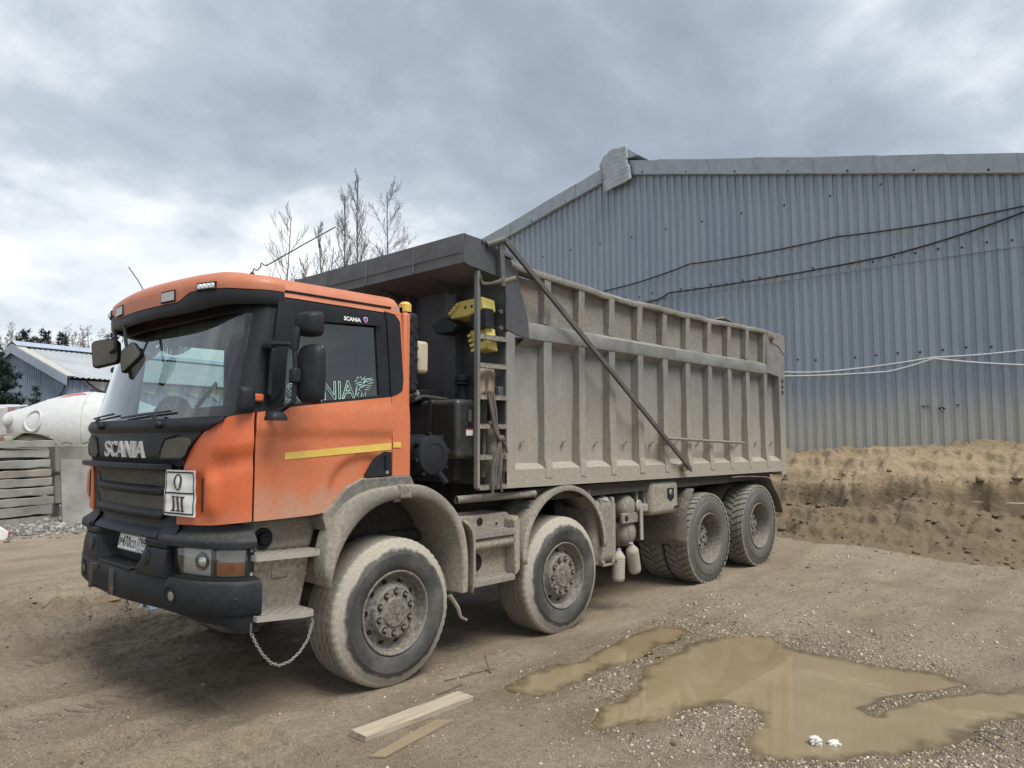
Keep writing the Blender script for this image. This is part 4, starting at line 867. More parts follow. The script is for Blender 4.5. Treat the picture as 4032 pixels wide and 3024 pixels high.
# fog lamps, plug, towing jaw
for yy in (.509, 2*YC-.509):
    n = nrm(bat(yy, 1, .737)-bat(yy, 0, .737)); mb = MB(); mb.lathe([(.066, .001), (.06, .004), (.05, .002), (.05, -.0)], bat(yy, .003, .737), n, 20); f = part('fog_lamp', mb, MT['void'], bump_o)
    mb = MB(); mb.lathe([(0, .006), (.02, .005), (.030, .003)], bat(yy-.018*(1 if yy < 1 else -1), .002, .737), n, 20); part('fog_lens', mb, dusty('fog_lens', (.20, .18, .12), .3, film=.2), f)
    y2 = .048 if yy < 1 else 2*YC-.048; n = nrm(bat(y2, 1, .724)-bat(y2, 0, .724)); mb = MB(); mb.lathe([(0, .005), (.028, .005), (.032, 0)], bat(y2, .001, .724), n, 16); part('bumper_plug', mb, MT['black_trim'], bump_o)
mb = MB(); mb.box(-1.492, -1.40, 1.29, 1.60, .682, .79); part('towing_recess', mb, MT['void'], bump_o)
for yy in (1.24, 1.62): mb = MB(); mb.box(-1.505, -1.44, yy, yy+.035, .655, .825); part('towing_bracket', mb, dusty('rusty_bracket', (.035, .03, .027), .8, rust=.40, film=.1), bump_o, bevel=.005)
mb = MB(); mb.box(-1.488, -1.45, 1.29, 1.60, .662, .69); part('towing_shelf', mb, MT['bumper'], bump_o)
mb = MB()
for k in range(3): mb.lathe([(.012+.0025*math.cos(a), .0025*math.sin(a)) for a in np.linspace(0, 2*math.pi, 7)], (-1.455, 1.06, .628-.02*k), (0, 1, 0) if k % 2 else (1, 0, 0), 10)
part('hanging_link', mb, MT['steel'], bump_o)
# lower centre, number plate, brow
skin('lower_panel', MT['black'], 1.80, 2*SL-1.80, .82, 1.185, -.045, .02, 40, 6)
skin('plate_brow', MT['black'], 2.005, 2*SL-2.005, 1.062, 1.182, -.01, .03, 36, 8, offf=lambda s, z: .055*(1-float(sstep(np.float64(z), 1.085, 1.15)))*float(sstep(np.float64(z), 1.055, 1.075)))
def plate(u, v, d=0): s = 2.672-u; z = .951+v; return S(s, z, -.006+d+.02*(1-v/.104))
def pquad(name, u0, u1, v0, v1, d, mat, par, th=.004, n=6):
    g = [[plate(u0+(u1-u0)*i/n, v, d) for v in (v0, v1)]+[plate(u0+(u1-u0)*i/n, v, d-th) for v in (v1, v0)] for i in range(n+1)]; mb = MB(); mb.grid(g, False, True); return part(name, mb, mat, par, smooth=None)
pt = pquad('number_plate', 0, .462, 0, .106, 0, MT['white'], truck)
for u0, u1, v0, v1 in ((.003, .459, .002, .005), (.003, .459, .101, .104), (.003, .006, .002, .104), (.456, .459, .002, .104), (.325, .328, .002, .104)): pquad('plate_border', u0, u1, v0, v1, .0012, MT['ink'], pt, .001)
for tx, u0, v0, w, h in (('P', .022, .022, .040, .052), ('4', .068, .022, .044, .070), ('7', .117, .022, .042, .070), ('0', .164, .022, .042, .070), ('C', .215, .022, .040, .052), ('O', .262, .022, .042, .052), ('7', .338, .038, .030, .056), ('9', .372, .038, .032, .056), ('9', .409, .038, .032, .056), ('RUS', .345, .010, .050, .020)):
    part('plate_letter', text_mb(tx, lambda u, v, d, a=u0, b=v0: plate(a+u, b+v, .0016), bold=.012 if tx != 'RUS' else 0, width=w, height=h), MT['ink'], pt, smooth=None)
for k, mt in enumerate((MT['red'], MT['blue'], MT['white'])): pquad('plate_flag', .408, .444, .010+.007*k, .017+.007*k, .0016, mt, pt, .0005, 2)
# shaped posts each side of the step
def post(mir):
    q = (lambda s: 2*SL-s) if mir else (lambda s: s); g = []
    for f in np.linspace(0, 1, 15):
        row = []
        for z, d in ((.845, .070), (.87, .078), (.94, .074), (1.018, .058), (1.024, .046), (1.030, .058), (1.06, .062), (1.078, .030), (1.08, -.06)):
            sm = 2.185+.125*(1-float(sstep(np.float64(z), .85, .96))); s = 1.835+(sm-1.835)*f; w = float(sstep(np.float64(1-f), 0, .18)); row.append(S(q(s), z, d*w-.045*(1-w)))
        g.append(row)
    mb = MB(); mb.grid(g); mb.grid([[S(q(1.835), z, -.08) for z, d in ((.845, 0), (.87, 0), (.94, 0), (1.018, 0), (1.024, 0), (1.03, 0), (1.06, 0), (1.078, 0), (1.08, 0))], g[0]])
    p = part('bumper_post', mb, MT['black'], truck, smooth=50)
    c = S(q(2.07), .945, .075); n = nrm(S(q(2.07), .945, .2)-S(q(2.07), .945, .0)); mb = MB(); mb.lathe([(0, .006), (.044, .006), (.050, .002), (.054, -.004)], c, n, 20); part('post_plug', mb, MT['black_trim'], p)
    g = []
    for s in np.linspace(1.79, 1.975, 8): g.append([S(q(s), z, d) for z, d in ((1.075, .05), (1.10, .045), (1.15, .012+.01*(s-1.79)), (1.186, .006), (1.186, -.05))])
    mb = MB(); mb.grid(g); part('post_shoulder', mb, MT['black'], p, smooth=60)
post(False); post(True)
# rubber step mat
mb = MB(); mb.prism([(-1.475, .98, .846), (-1.475, 1.56, .846), (-1.36, 1.56, .846), (-1.36, .98, .846)], (0, 0, .022)); mat_o = part('step_mat', mb, MT['black_trim'], truck, bevel=.006)
mb = MB()
for i in range(14):
    for j in range(4): mb.lathe([(.016, 0), (.014, .012), (.010, .012), (.008, .004)], (-1.46+.027*j, 1.0+.041*i+.02*(j % 2), .866), (0, 0, 1), 8)
part('mat_studs', mb, MT['black'], mat_o)
# headlamps
def headlamp(mir):
    q = (lambda s: 2*SL-s) if mir else (lambda s: s)
    h = skin('headlight', dusty('lamp_bowl', (.80, .80, .79), .35, metal=.0, film=.0), q(1.275), q(1.815), .868, 1.036, -.035, .02, 20, 6)
    skin('headlight_divider', MT['steel'], q(1.482), q(1.497), .870, 1.034, .010, .07, 2, 4, parent=h)
    skin('headlight_lens', MT['lens'], q(1.28), q(1.81), .870, 1.034, .016, 0, 24, 6, parent=h, offf=lambda s, z: .010*math.sin(math.pi*(z-.87)/.164))
    n = nrm(S(q(1.60), .95, .1)-S(q(1.60), .95, 0)); mb = MB(); mb.lathe([(.058, -.05), (.058, .0), (.050, .012), (.046, .006), (.03, .020), (.0, .026)], S(q(1.60), .955, -.025), n, 24); part('projector', mb, MT['chrome'], h)
    skin('turn_signal', MT['amber'], q(1.29), q(1.47), .88, .955, -.012, .01, 8, 4, parent=h); skin('side_reflector', MT['lampglass'], q(1.29), q(1.475), .975, 1.028, -.012, .01, 8, 3, parent=h)
    mb = MB(); mb.ball(S(q(1.37), .92, -.02), .022); part('bulb', mb, MT['amber'], h)
    mb = MB(); mb.lathe([(.07, -.02), (.05, -.045), (.0, -.05)], S(q(1.73), .95, -.02), nrm(S(q(1.73), .95, .1)-S(q(1.73), .95, 0)), 18); part('reflector', mb, MT['chrome'], h)
    skin('headlight_frame', MT['black'], q(1.245), q(1.285), .85, 1.10, .022, .06, 3, 6, parent=h); skin('headlight_frame', MT['black'], q(1.80), q(1.84), .85, 1.06, .012, .06, 3, 6, parent=h); skin('headlight_frame', MT['black'], q(1.25), q(1.84), .846, .870, .030, .09, 20, 2, parent=h)
    skin('headlight_shelf', MT['fender'] if False else MT['bumper'], q(1.24), q(1.925), lambda s: 1.036, lambda s: 1.186, -.012, .03, 24, 10, offf=lambda s, z: .075*(1-float(sstep(np.float64(z), 1.085, 1.150)))*float(sstep(np.float64(z), 1.034, 1.05)), smooth=60)
    for z in (.885, 1.03): mb = MB(); mb.lathe([(0, .006), (.010, .006), (.012, 0)], S(q(1.258), z, .022), nrm(S(q(1.258), z, .1)-S(q(1.258), z, 0)), 8); part('screw', mb, MT['galv'], h)
headlamp(False); headlamp(True)
# ------------------------------------------------------------------ mirrors
def shell(name, c, ax, ay, az, mat, parent=None, pw=4.0, n=20, m=10, taper=0.0):
    """rounded housing: superellipse outline ax/ay, domed along az"""
    c, ax, ay, az = map(np.asarray, (c, ax, ay, az)); g = []
    for j in range(m+1):
        t = j/m; r = (1-t**pw)**(1/pw) if t < 1 else 0; row = []
        for i in range(n):
            a = 2*math.pi*i/n; cx, sx = math.cos(a), math.sin(a); e = 2/4.5; u = math.copysign(abs(cx)**e, cx); v = math.copysign(abs(sx)**e, sx)
            row.append(c+ax*u*r*(1+taper*v)+ay*v*r+az*t)
        g.append(row)
    mb = MB(); mb.grid(g, False, True); mb.F.append(tuple(range(n))); return part(name, mb, mat, parent or truck, smooth=60)
def mirrors(mir):
    Y = (lambda y: 2*YC-y) if mir else (lambda y: y); v = lambda x, y, z: np.array((x, Y(y), z)); sg = -1 if mir else 1
    arm = strip_rim('mirror_arm', [v(-1.02, .07, 2.315), v(-1.06, -.06, 2.315), v(-1.0, -.15, 2.312), v(-.965, -.16, 2.30), v(-.955, -.16, 2.12), v(-.96, -.15, 1.95), v(-1.0, -.08, 1.90), v(-1.03, .05, 1.885)], .017, MT['black'])
    mb = MB(); mb.tube([v(-1.03, .08, 2.315), v(-1.06, -.06, 2.315)], .028, 10); part('arm_joint', mb, MT['black'], arm)
    mb = MB(); mb.box(-.985, -.93, min(Y(-.19), Y(-.125)), max(Y(-.19), Y(-.125)), 2.07, 2.16); part('arm_clamp', mb, MT['black'], arm, bevel=.01)
    mb = MB(); mb.tube([v(-.965, -.15, 2.28), v(-.965, -.16, 2.36), v(-.95, -.16, 2.42)], [.03, .034, .03], 8); part('mirror_bracket', mb, MT['black'], arm)
    h = shell('mirror', v(-.845, -.205, 2.128), (0.018, sg*-.095, 0), (0, 0, .192), (-.085, 0, 0), MT['black'], pw=3.2); mb = MB(); mb.box(-.847, -.842, Y(-.205)-.08, Y(-.205)+.08, 1.95, 2.305); part('mirror_glass', mb, MT['chrome'], h)
    h = shell('mirror', v(-.845, -.19, 2.448), (.016, sg*-.085, 0), (0, 0, .080), (-.11, 0, 0), MT['black'], pw=2.8); mb = MB(); mb.box(-.847, -.842, Y(-.19)-.07, Y(-.19)+.07, 2.38, 2.52); part('mirror_glass', mb, MT['chrome'], h)
    shell('kerb_mirror', v(-1.05, -.10, 1.835), (.058, 0, 0), (0, -sg*.06, 0), (0, 0, .058), MT['black'], pw=2.4)
mirrors(False); mirrors(True)
u_ = np.array([.675, -.738, 0]); w_ = np.array([0, 0, 1.0]); f_ = np.array([.738, .675, 0])
mpane = dusty('mirror_pane', (.055, .055, .052), .12, film=.25, metal=.5)
def flat_mirror(c, poly, pts):
    a = strip_rim('mirror_arm', pts, .013, MT['black']); c = np.asarray(c); P = [c+u_*x+w_*y for x, y in poly]; m = sum(P)/len(P)
    mb = MB(); mb.prism(P, f_*.055); h = part('front_mirror', mb, MT['black_trim'], truck, smooth=40, bevel=.018, seg=3)
    mb = MB(); mb.prism([m+(p-m)*.90-f_*.003 for p in P], f_*.02); part('mirror_pane', mb, mpane, h, smooth=None, bevel=.006)
flat_mirror((-1.355, 1.955, 2.385), [(-.112, .075), (-.085, .105), (.07, .122), (.105, .09), (.112, -.04), (.098, -.075), (-.07, -.115), (-.094, -.10)], [(-1.30, 1.90, 2.58), (-1.31, 1.86, 2.48), (-1.315, 1.84, 2.42), (-1.33, 1.90, 2.39)])
flat_mirror((-1.43, 1.225, 2.30), [(-.070, .045), (.0, .105), (.015, .106), (.072, .030), (.070, .005), (-.045, -.115), (-.062, -.112), (-.074, -.04)], [(-1.335, 1.62, 2.575), (-1.36, 1.53, 2.50), (-1.385, 1.44, 2.42), (-1.40, 1.34, 2.35), (-1.41, 1.28, 2.31)])
# grab handle and hinge
strip_rim('grab_handle', [S(1.22, 2.33, .01), S(1.215, 2.28, .05), S(1.20, 2.0, .05), S(1.17, 1.96, .02)], .014, MT['black'])
mb = MB(); mb.box(-1.16, -1.055, .035, .075, 1.955, 2.005); part('door_hinge', mb, MT['orange_front'], truck, bevel=.012)
shell('hinge_cover', (-1.17, .055, 1.965), (.055, 0, 0), (.0, 0, .085), (0, -.05, 0), MT['black'], pw=2.6)
# ------------------------------------------------------------------ cab interior
def seat(y, mat):
    s = MB(); s.box(-.62, -.12, y-.25, y+.25, 1.50, 1.66); o = part('seat', s, mat, truck, bevel=.05, seg=3)
    s = MB(); s.prism([(-.22, y-.24, 1.62), (-.08, y-.24, 1.62), (.0, y-.20, 2.28), (-.10, y-.20, 2.28)], (0, .46, 0)); part('backrest', s, mat, o, bevel=.05, seg=3)
    s = MB(); s.box(-.10, -.01, y-.13, y+.13, 2.27, 2.44); part('headrest', s, mat, o, bevel=.04, seg=3)
seat(.68, MT['seat']); seat(1.90, MT['seat'])
fr_ = [S(s, 1.80, -.05) for s in np.linspace(1.37, 2*SL-1.37, 24)]; mb = MB()
mb.grid([[(p[0], p[1], 1.36) for p in fr_], [(p[0], p[1], 1.80) for p in fr_], [(p[0]*.85-.15, p[1], 1.835) for p in fr_], [(-.98, p[1], 1.83) for p in fr_], [(-.88, p[1], 1.74) for p in fr_], [(-.92, p[1], 1.36) for p in fr_]]); part('dashboard', mb, MT['dash'], truck, smooth=50)
mb = MB(); c = np.array([-.80, .68, 1.80]); ax = nrm((.75, 0, .66)); mb.lathe([(.225+.016*math.cos(a), .016*math.sin(a)) for a in np.linspace(0, 2*math.pi, 9)], c, ax, 32); sw = part('steering_wheel', mb, MT['seat'], truck)
mb = MB(); mb.tube([c-ax*.02, c-ax*.3], .03, 8)
for k in range(3): a = 2*math.pi*k/3+.5; u2 = np.cross(ax, (0, 1, 0)); mb.beam(c, c+.22*(math.cos(a)*u2+math.sin(a)*np.array([0, 1, 0])), .03, .015)
part('steering_column', mb, MT['seat'], sw)
def curtain(name, y0, y1, z0, z1, x, n=40):
    g = [[(x+.018*math.sin(i*1.3)+.1*abs((y0+(y1-y0)*i/n)-YC)**2*.5, y0+(y1-y0)*i/n, z0(i/n)), (x+.010*math.sin(i*1.3)+.05*abs((y0+(y1-y0)*i/n)-YC)**2, y0+(y1-y0)*i/n, z1)] for i in range(n+1)]
    mb = MB(); mb.grid(g); return part(name, mb, MT['curtain'], truck)
curtain('pelmet', .35, 2.2, lambda t: 2.46-.06*abs(math.sin(t*math.pi*3)), 2.56, -1.08)
mb = MB()
for i in range(150):
    t = i/149; y = .35+1.85*t; z = 2.46-.06*abs(math.sin(t*math.pi*3)); x = -1.08+.05*abs(y-YC)**2; mb.tube([(x, y, z), (x+random.uniform(-.004, .004), y+random.uniform(-.004, .004), z-.055)], .003, 3)
part('fringe', mb, MT['curtain'], truck)
for y in (.24, 2.22):
    g = [[(-1.02+.02*math.sin(i*1.5), y+(.015*i if y < 1 else .004*i), 1.88), (-.98+.012*math.sin(i*1.5), y+.012*i, 2.50)] for i in range(14)]; mb = MB(); mb.grid(g); part('side_curtain', mb, MT['curtain'], truck)
HC = np.array((-1.17, 1.09, 1.915)); HR = .118
hat = thing('cap', (-1.17, 1.09, 1.83), 'black cap with yellow letters on the dashboard behind the windscreen', 'cap')
mb = MB(); mb.ball(HC, (HR, HR, HR*.98), 24, 14); part('crown', mb, MT['cap'], hat)
mb = MB(); mb.lathe([(0, .012), (.12, .012), (.185, -.004), (.185, -.010), (0, .0)], HC-[0, 0, .075], (0, 0, 1), 20, R(250), R(400)); part('peak', mb, MT['cap'], hat)
def on_cap(u, v, d): q = nrm(np.array((-.68, -.73, .05))+np.array((.73, -.68, .0))*(u-.075)/HR+np.array((0, 0, 1.0))*(v-.02+.25*u)/HR); return HC+q*HR*1.03
part('cap_letters', text_mb('CCCP', on_cap, bold=.03, width=.145, height=.052), MT['gold'], hat, smooth=None)
mb = MB(); mb.tube([(-1.15+.0*t, .80-.0035*t, 1.93+.02*math.cos(t*.9)+.0018*t) for t in range(90)], .006, 5); part('coiled_cord', mb, MT['seat'], truck)
# ------------------------------------------------------------------ tipper body
BX0, BX1 = 1.16, 6.98
def zbot(x): return 1.300-(x-1.16)*.0085
def zfold(x): return 1.455-(x-1.16)*.0095
def zslo(x): return 1.512-(x-1.16)*.008
TOP = [(.95, 3.30), (1.27, 3.255), (1.87, 3.226), (2.99, 3.184), (3.9, 3.18), (4.83, 3.19), (5.6, 3.205), (6.39, 3.225), (7.05, 3.20)]
def ztop(x): a = np.array(TOP); return float(np.interp(x, a[:, 0], a[:, 1]))
def side(mir):
    Y = (lambda y: 2*YC-y) if mir else (lambda y: y)
    fl = lambda pts: [(x, Y(y), z) for x, y, z in pts]
    xs = np.linspace(1.2, 6.95, 90); rr = np.random.default_rng(3)
    zz = np.linspace(1.45, 2.78, 18); mb = MB()
    mb.grid([[(x, Y(.088+.022*vnoise(x*2.1, z*2.3, 5)+.010*vnoise(x*5, z*5, 6)+.012*math.sin((x-1.21)/.52*math.pi)**2), z) for z in zz] for x in xs]); p = part('side_panel', mb, MT['box'], truck, smooth=60)
    mb = MB(); mb.grid([[(x, Y(.085+.022*vnoise(x*2.1, z*2.1, 9)), z) for z in np.linspace(2.70, 3.16, 6)] for x in xs]); pu = part('upper_side_panel', mb, MT['boxup'], truck, smooth=60)
    mb = MB(); mb.box(1.25, 6.95, Y(.15)-.03, Y(.15)+.03, 1.35, 3.15); part('inner_wall', mb, MT['steel'], truck)
    mb = MB(); mb.grid([fl([(x, .004*vnoise(x*2, 1., 3), zbot(x)), (x, .004*vnoise(x*2, 5., 3), zfold(x)), (x, .10, zslo(x)), (x, .14, zslo(x)), (x, .14, zbot(x))]) for x in np.linspace(1.165, 6.93, 40)], False, True); o = part('bottom_rail', mb, MT['box'], truck, smooth=None)
    mb = MB(); mb.grid([fl([(x, .10, 2.535), (x, .006, 2.605+.004*vnoise(x*2, 1, 8)), (x, .0+.006*vnoise(x*1.5, 2., 4), 2.63), (x, .003+.006*vnoise(x*1.5, 2., 4), 2.725), (x, .02, 2.752), (x, .10, 2.768)]) for x in np.linspace(1.40, 6.50, 60)]); part('middle_rail', mb, MT['box'], truck, smooth=32)
    if not mir:
        r = np.random.default_rng(4); g = []
        for x in np.linspace(1.22, 6.62, 120):
            w = float(sstep(np.float64(x), 2.0, 2.7))*float(sstep(np.float64(6.5-x), 0, .6)); zt = ztop(x)+w*(.015*vnoise(x*3.1, 4., 6)+.010*vnoise(x*6.3, 2., 7)); yb = w*.03*vnoise(x*2.2, 8., 6)
            g.append([(x, .0+yb, zt-.062+.01*w*vnoise(x*5, 3., 2)), (x, -.012+yb, zt-.035), (x, .0+yb*1.3, zt-.004), (x, .03+yb, zt+.004), (x, .13, zt), (x, .13, zt-.06)])
        mb = MB(); mb.grid(g, False, True); part('top_rail', mb, MT['boxup'], truck, smooth=50)
        mb = MB(); mb.prism([(5.02, .03, 3.205), (5.25, .01, 3.245), (5.55, .03, 3.212), (5.45, .13, 3.21)], (0, .01, .012)); part('torn_lip', mb, MT['boxup'], truck, smooth=None)
    else:
        mb = MB(); mb.grid([fl([(x, 0, ztop(x)-.06), (x, 0, ztop(x)), (x, .13, ztop(x)), (x, .13, ztop(x)-.06)]) for x in np.linspace(1.22, 6.62, 30)], False, True); part('top_rail', mb, MT['boxup'], truck, smooth=40)
    ribx = [1.727, 2.242, 2.751, 3.272, 3.780, 4.300, 4.824, 5.354, 5.881, 6.430]
    for i, x in enumerate(ribx):
        w = .058; mb = MB(); mb.grid([fl([(x-w, .10, z), (x-w+.006, .012+.012*vnoise(z*3+i*7, 1., 3), z), (x+w-.006+.008*vnoise(z*3+i*9, 4., 3), .012+.012*vnoise(z*3+i*7, 2., 3), z), (x+w, .10, z)]) for z in np.linspace(zslo(x)-.05, 2.60, 12)]); rb = part('rib', mb, MT['box'], truck, smooth=None)
        mb = MB(); mb.prism(fl([(x-.048, -.006, zslo(x)-.135), (x+.040, -.006, zslo(x)-.145), (x+.046, -.006, zfold(x)+.004), (x+.046, .006, zslo(x)+.025), (x-.050, .006, zslo(x)+.030), (x-.050, -.006, zfold(x)+.004)]), (0, .014 if not mir else -.014, 0)); part('rib_foot', mb, MT['box'], rb, smooth=None)
        if x > 1.5:
            mb = MB(); mb.prism(fl([(x-.048, .02, 2.76), (x+.048, .02, 2.76), (x+.045, .004, ztop(x)-.05), (x-.045, .004, ztop(x)-.05)]), (0, .09 if not mir else -.09, 0)); part('upper_rib', mb, MT['boxup'], truck, smooth=None)
    if not mir:
        hk = MB(); a = np.linspace(-math.pi*.1, math.pi, 8); hk.tube([(0, .02, -.035), (0, .0, -.035)]+[(.018*(1-math.cos(t)), -.012, .0+.022*math.sin(t)) for t in a], .0065, 6); src = None
        for i, x in enumerate([1.40]+[(a_+b_)/2 for a_, b_ in zip(ribx[:-1], ribx[1:])]+[6.66]):
            if i == 7: continue
            o = part('hook', hk, MT['steel_dust'], truck, local=True) if src is None else clone(src, truck); src = src or o; o.location = Vector((x+.02, .075, 1.69-.006*x))-truck.location
    # end posts
    mb = MB(); mb.box(1.165, 1.272, min(Y(0), Y(.12)), max(Y(0), Y(.12)), 1.44, 2.63); part('front_post', mb, MT['box'], truck, bevel=.006)
    mb = MB(); mb.prism(fl([(6.87, -.004, 1.20), (7.03, -.004, 1.20), (7.06, -.004, 3.19), (6.98, -.004, 3.21), (6.46, -.004, 3.20), (6.46, -.004, 2.62), (6.84, -.004, 2.585)]), (0, .15 if not mir else -.15, 0)); rp = part('rear_post', mb, MT['box'], truck, smooth=None, bevel=.006)
    for z in (2.53, 2.447, 2.368): mb = MB(); mb.lathe([(0, .008), (.026, .006), (.030, 0)], (6.955, Y(-.004), z), (0, -1 if not mir else 1, 0), 12); part('marker_lamp', mb, MT['void'], rp)
    mb = MB(); mb.lathe([(0, .05), (.035, .05), (.037, .03), (.055, .03), (.057, 0)], (6.60, Y(-.004), 3.135), (0, -1 if not mir else 1, 0), 14); part('gate_pivot', mb, MT['steel_dust'], rp)
    mb = MB(); mb.prism(fl([(6.47, -.012, 3.20), (6.52, -.012, 3.11), (6.62, -.012, 3.055), (6.86, -.012, 3.02), (7.0, -.012, 2.93), (7.06, -.012, 2.93), (7.06, -.012, 3.19)]), (0, .008 if not mir else -.008, 0)); part('pivot_plate', mb, MT['boxup'], rp, smooth=None)
    # cheek plate of the canopy
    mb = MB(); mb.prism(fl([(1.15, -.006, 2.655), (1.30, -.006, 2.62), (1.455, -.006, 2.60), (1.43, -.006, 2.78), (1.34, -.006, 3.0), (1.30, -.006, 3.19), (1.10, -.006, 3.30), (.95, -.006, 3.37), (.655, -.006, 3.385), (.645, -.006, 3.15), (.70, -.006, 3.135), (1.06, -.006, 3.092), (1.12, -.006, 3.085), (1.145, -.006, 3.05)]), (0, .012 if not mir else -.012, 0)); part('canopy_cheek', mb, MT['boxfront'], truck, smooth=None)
    mb = MB(); mb.prism(fl([(1.18, .002, 2.60), (1.46, .002, 2.60), (1.46, .002, 2.765), (1.18, .002, 2.78)]), (0, .1 if not mir else -.1, 0)); part('rail_end', mb, MT['box'], truck, smooth=None)
side(False); side(True)
mb = MB(); mb.box(1.2, 6.95, .14, 2.40, 1.30, 1.42); part('body_floor', mb, MT['under'], truck)
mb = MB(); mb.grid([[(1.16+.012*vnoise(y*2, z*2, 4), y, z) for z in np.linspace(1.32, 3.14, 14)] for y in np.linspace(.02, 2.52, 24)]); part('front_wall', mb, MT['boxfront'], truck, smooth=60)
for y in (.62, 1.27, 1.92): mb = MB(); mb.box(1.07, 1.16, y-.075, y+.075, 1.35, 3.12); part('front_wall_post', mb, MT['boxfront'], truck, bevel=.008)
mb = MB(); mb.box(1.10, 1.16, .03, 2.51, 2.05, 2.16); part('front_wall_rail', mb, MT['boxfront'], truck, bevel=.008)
# canopy over the cab
mb = MB(); mb.prism([(.652, .004, 3.150), (.640, .004, 3.385), (.66, .004, 3.392), (1.26, .004, 3.31), (1.26, .004, 3.28), (.69, .004, 3.36), (.69, .004, 3.165), (1.17, .004, 3.11), (1.17, .004, 3.085)], (0, 2.532, -.02)); part('canopy', mb, MT['canopy'], truck, smooth=None)
mb = MB(); mb.prism([(.638, .01, 3.228), (.636, .01, 3.236), (.645, .01, 3.236), (.645, .01, 3.228)], (0, 2.52, -.02)); part('canopy_seam', mb, MT['canopy'], truck, smooth=None)
for y in (.62, 1.30, 1.95): mb = MB(); mb.box(.634, .65, y-.008, y+.008, 3.155, 3.375); part('canopy_seam', mb, MT['canopy'], truck)
for y in (.55, 1.27, 2.0): mb = MB(); mb.prism([(.70, y, 3.16), (1.16, y, 3.10), (1.16, y, 2.98)], (0, .05, 0)); part('canopy_bracket', mb, MT['boxfront'], truck, smooth=None)
mb = MB(); mb.prism([(.66, .10, 3.36), (1.25, .10, 3.29), (1.25, .10, 3.2), (.66, .10, 3.3)], (0, 2.3, 0)); part('canopy_top', mb, MT['canopy'], truck, smooth=None)
mb = MB(); mb.box(6.97, 7.05, .10, 2.44, 1.20, 3.15); tg = part('tailgate', mb, MT['box'], truck)
mb = MB(); mb.prism([(7.03, .0, 1.155), (7.235, .10, 1.145), (7.235, .10, 1.30), (7.10, .03, 1.72), (7.04, .0, 1.75)], (0, .02, 0)); part('tailgate_wing', mb, dusty('worn_steel', (.30, .33, .36), .45, metal=.4, film=.25), tg, smooth=None)
# sheet lying on the top rail
mb = MB(); mb.prism([(1.25, .10, 3.262), (1.86, .09, 3.236), (1.80, .30, 3.275), (1.22, .30, 3.305)], (0, 0, .01)); part('top_cover', mb, MT['steel_dust'], truck, smooth=None)
# tarpaulin lever and side bars
lev = None
mb = MB(); mb.beam((1.035, -.075, 3.415), (4.175, -.065, 1.365), .030, .050); lev = part('tarp_lever', mb, MT['steel'], truck, bevel=.006)
mb = MB(); mb.beam((1.022, -.06, 3.40), (1.055, -.06, 3.0), .03, .05, (1, 0, 0)); part('lever_arm', mb, MT['steel'], lev, bevel=.005)
mb = MB(); mb.tube([(.90, -.02, 3.335), (1.04, -.09, 3.40)], .028, 10); mb.lathe([(0, .012), (.016, .012), (.016, 0)], (.865, -.008, 3.36), (0, -1, 0), 8); part('lever_shaft', mb, MT['steel'], lev)
mb = MB(); mb.tube([(1.04, -.03, 3.03), (1.145, -.13, 3.075)], .024, 10, caps=False); part('winding_pipe', mb, dusty('rusty_pipe', (.13, .10, .08), .8, rust=.4, film=.2), lev)
mb = MB(); g = [[(.83+.23*t, -.02+.05*math.sin(t*5), 3.065-.05*math.sin(t*3.1)+.03*t-w*.06*(1-.5*math.sin(t*3.1))) for w in (0, 1)] for t in np.linspace(0, 1, 14)]; mb.grid(g); o = part('lever_strap', mb, MT['strap'], lev); o.modifiers.new('t', 'SOLIDIFY').thickness = .006
mb = MB(); mb.lathe([(0, .05), (.05, .05), (.05, 0)], (4.08, -.005, 1.395), (0, -1, 0), 14); part('lever_stop', mb, MT['steel_dust'], truck)
mb = MB(); mb.tube([(3.69, -.03, 1.72), (5.62, -.035, 1.655)], .017, 8); part('side_bar', mb, MT['steel_dust'], truck)
mb = MB(); mb.box(3.66, 3.72, -.03, .02, 1.70, 1.745); part('side_bar_bracket', mb, MT['steel_dust'], truck, bevel=.005)
# ladder
mb = MB(); mb.box(.815, .845, .0, .045, 1.315, 3.11); lad = part('ladder', mb, dusty('ladder_steel', (.10, .105, .108), .5, dust=(1.2, 2.8, .55), film=.15), truck, bevel=.004)
for i, z in enumerate((2.575, 2.338, 2.075, 1.833, 1.579, 1.332)):
    mb = MB(); mb.box(.84, 1.165, -.004, .05, z-.032, z)
    for k in range(16): mb.box(.846+.02*k, .858+.02*k, -.002, .046, z, z+.008)
    part('rung', mb, MT['steel_dust'], lad)
# ------------------------------------------------------------------ between cab and body
mb = MB(); mb.box(.695, 1.04, .12, 1.95, 1.552, 2.045); ht = part('hydraulic_tank', mb, dusty('tank_black', (.014, .016, .019), .38, film=.06, up=.4, streak=.4, dust=(1.4, 1.7, .3)), truck, bevel=.045, seg=4)
mb = MB(); mb.box(.80, .87, .112, .121, 1.745, 1.80); part('tank_label', mb, MT['white'], ht)
mb = MB(); mb.box(.80, .87, .110, .113, 1.792, 1.803); part('tank_label', mb, MT['red'], ht)
mb = MB(); mb.tube([(.835, .11, 1.96), (.835, .11, 1.86)], .018, 8); part('level_glass', mb, MT['steel'], ht, smooth=40)
for y in (.45, 1.2): mb = MB(); mb.box(.685, 1.05, y-.03, y+.03, 1.54, 2.055); part('tank_band', mb, MT['black_trim'], ht, bevel=.045, seg=3)
mb = MB(); mb.lathe([(.045, 0), (.045, .14), (.075, .15), (.075, .165), (.062, .168), (.062, .18), (.078, .182), (.078, .225), (.06, .235), (0, .235)], (1.0, .38, 2.04), (0, 0, 1), 18); part('breather', mb, MT['black'], truck)
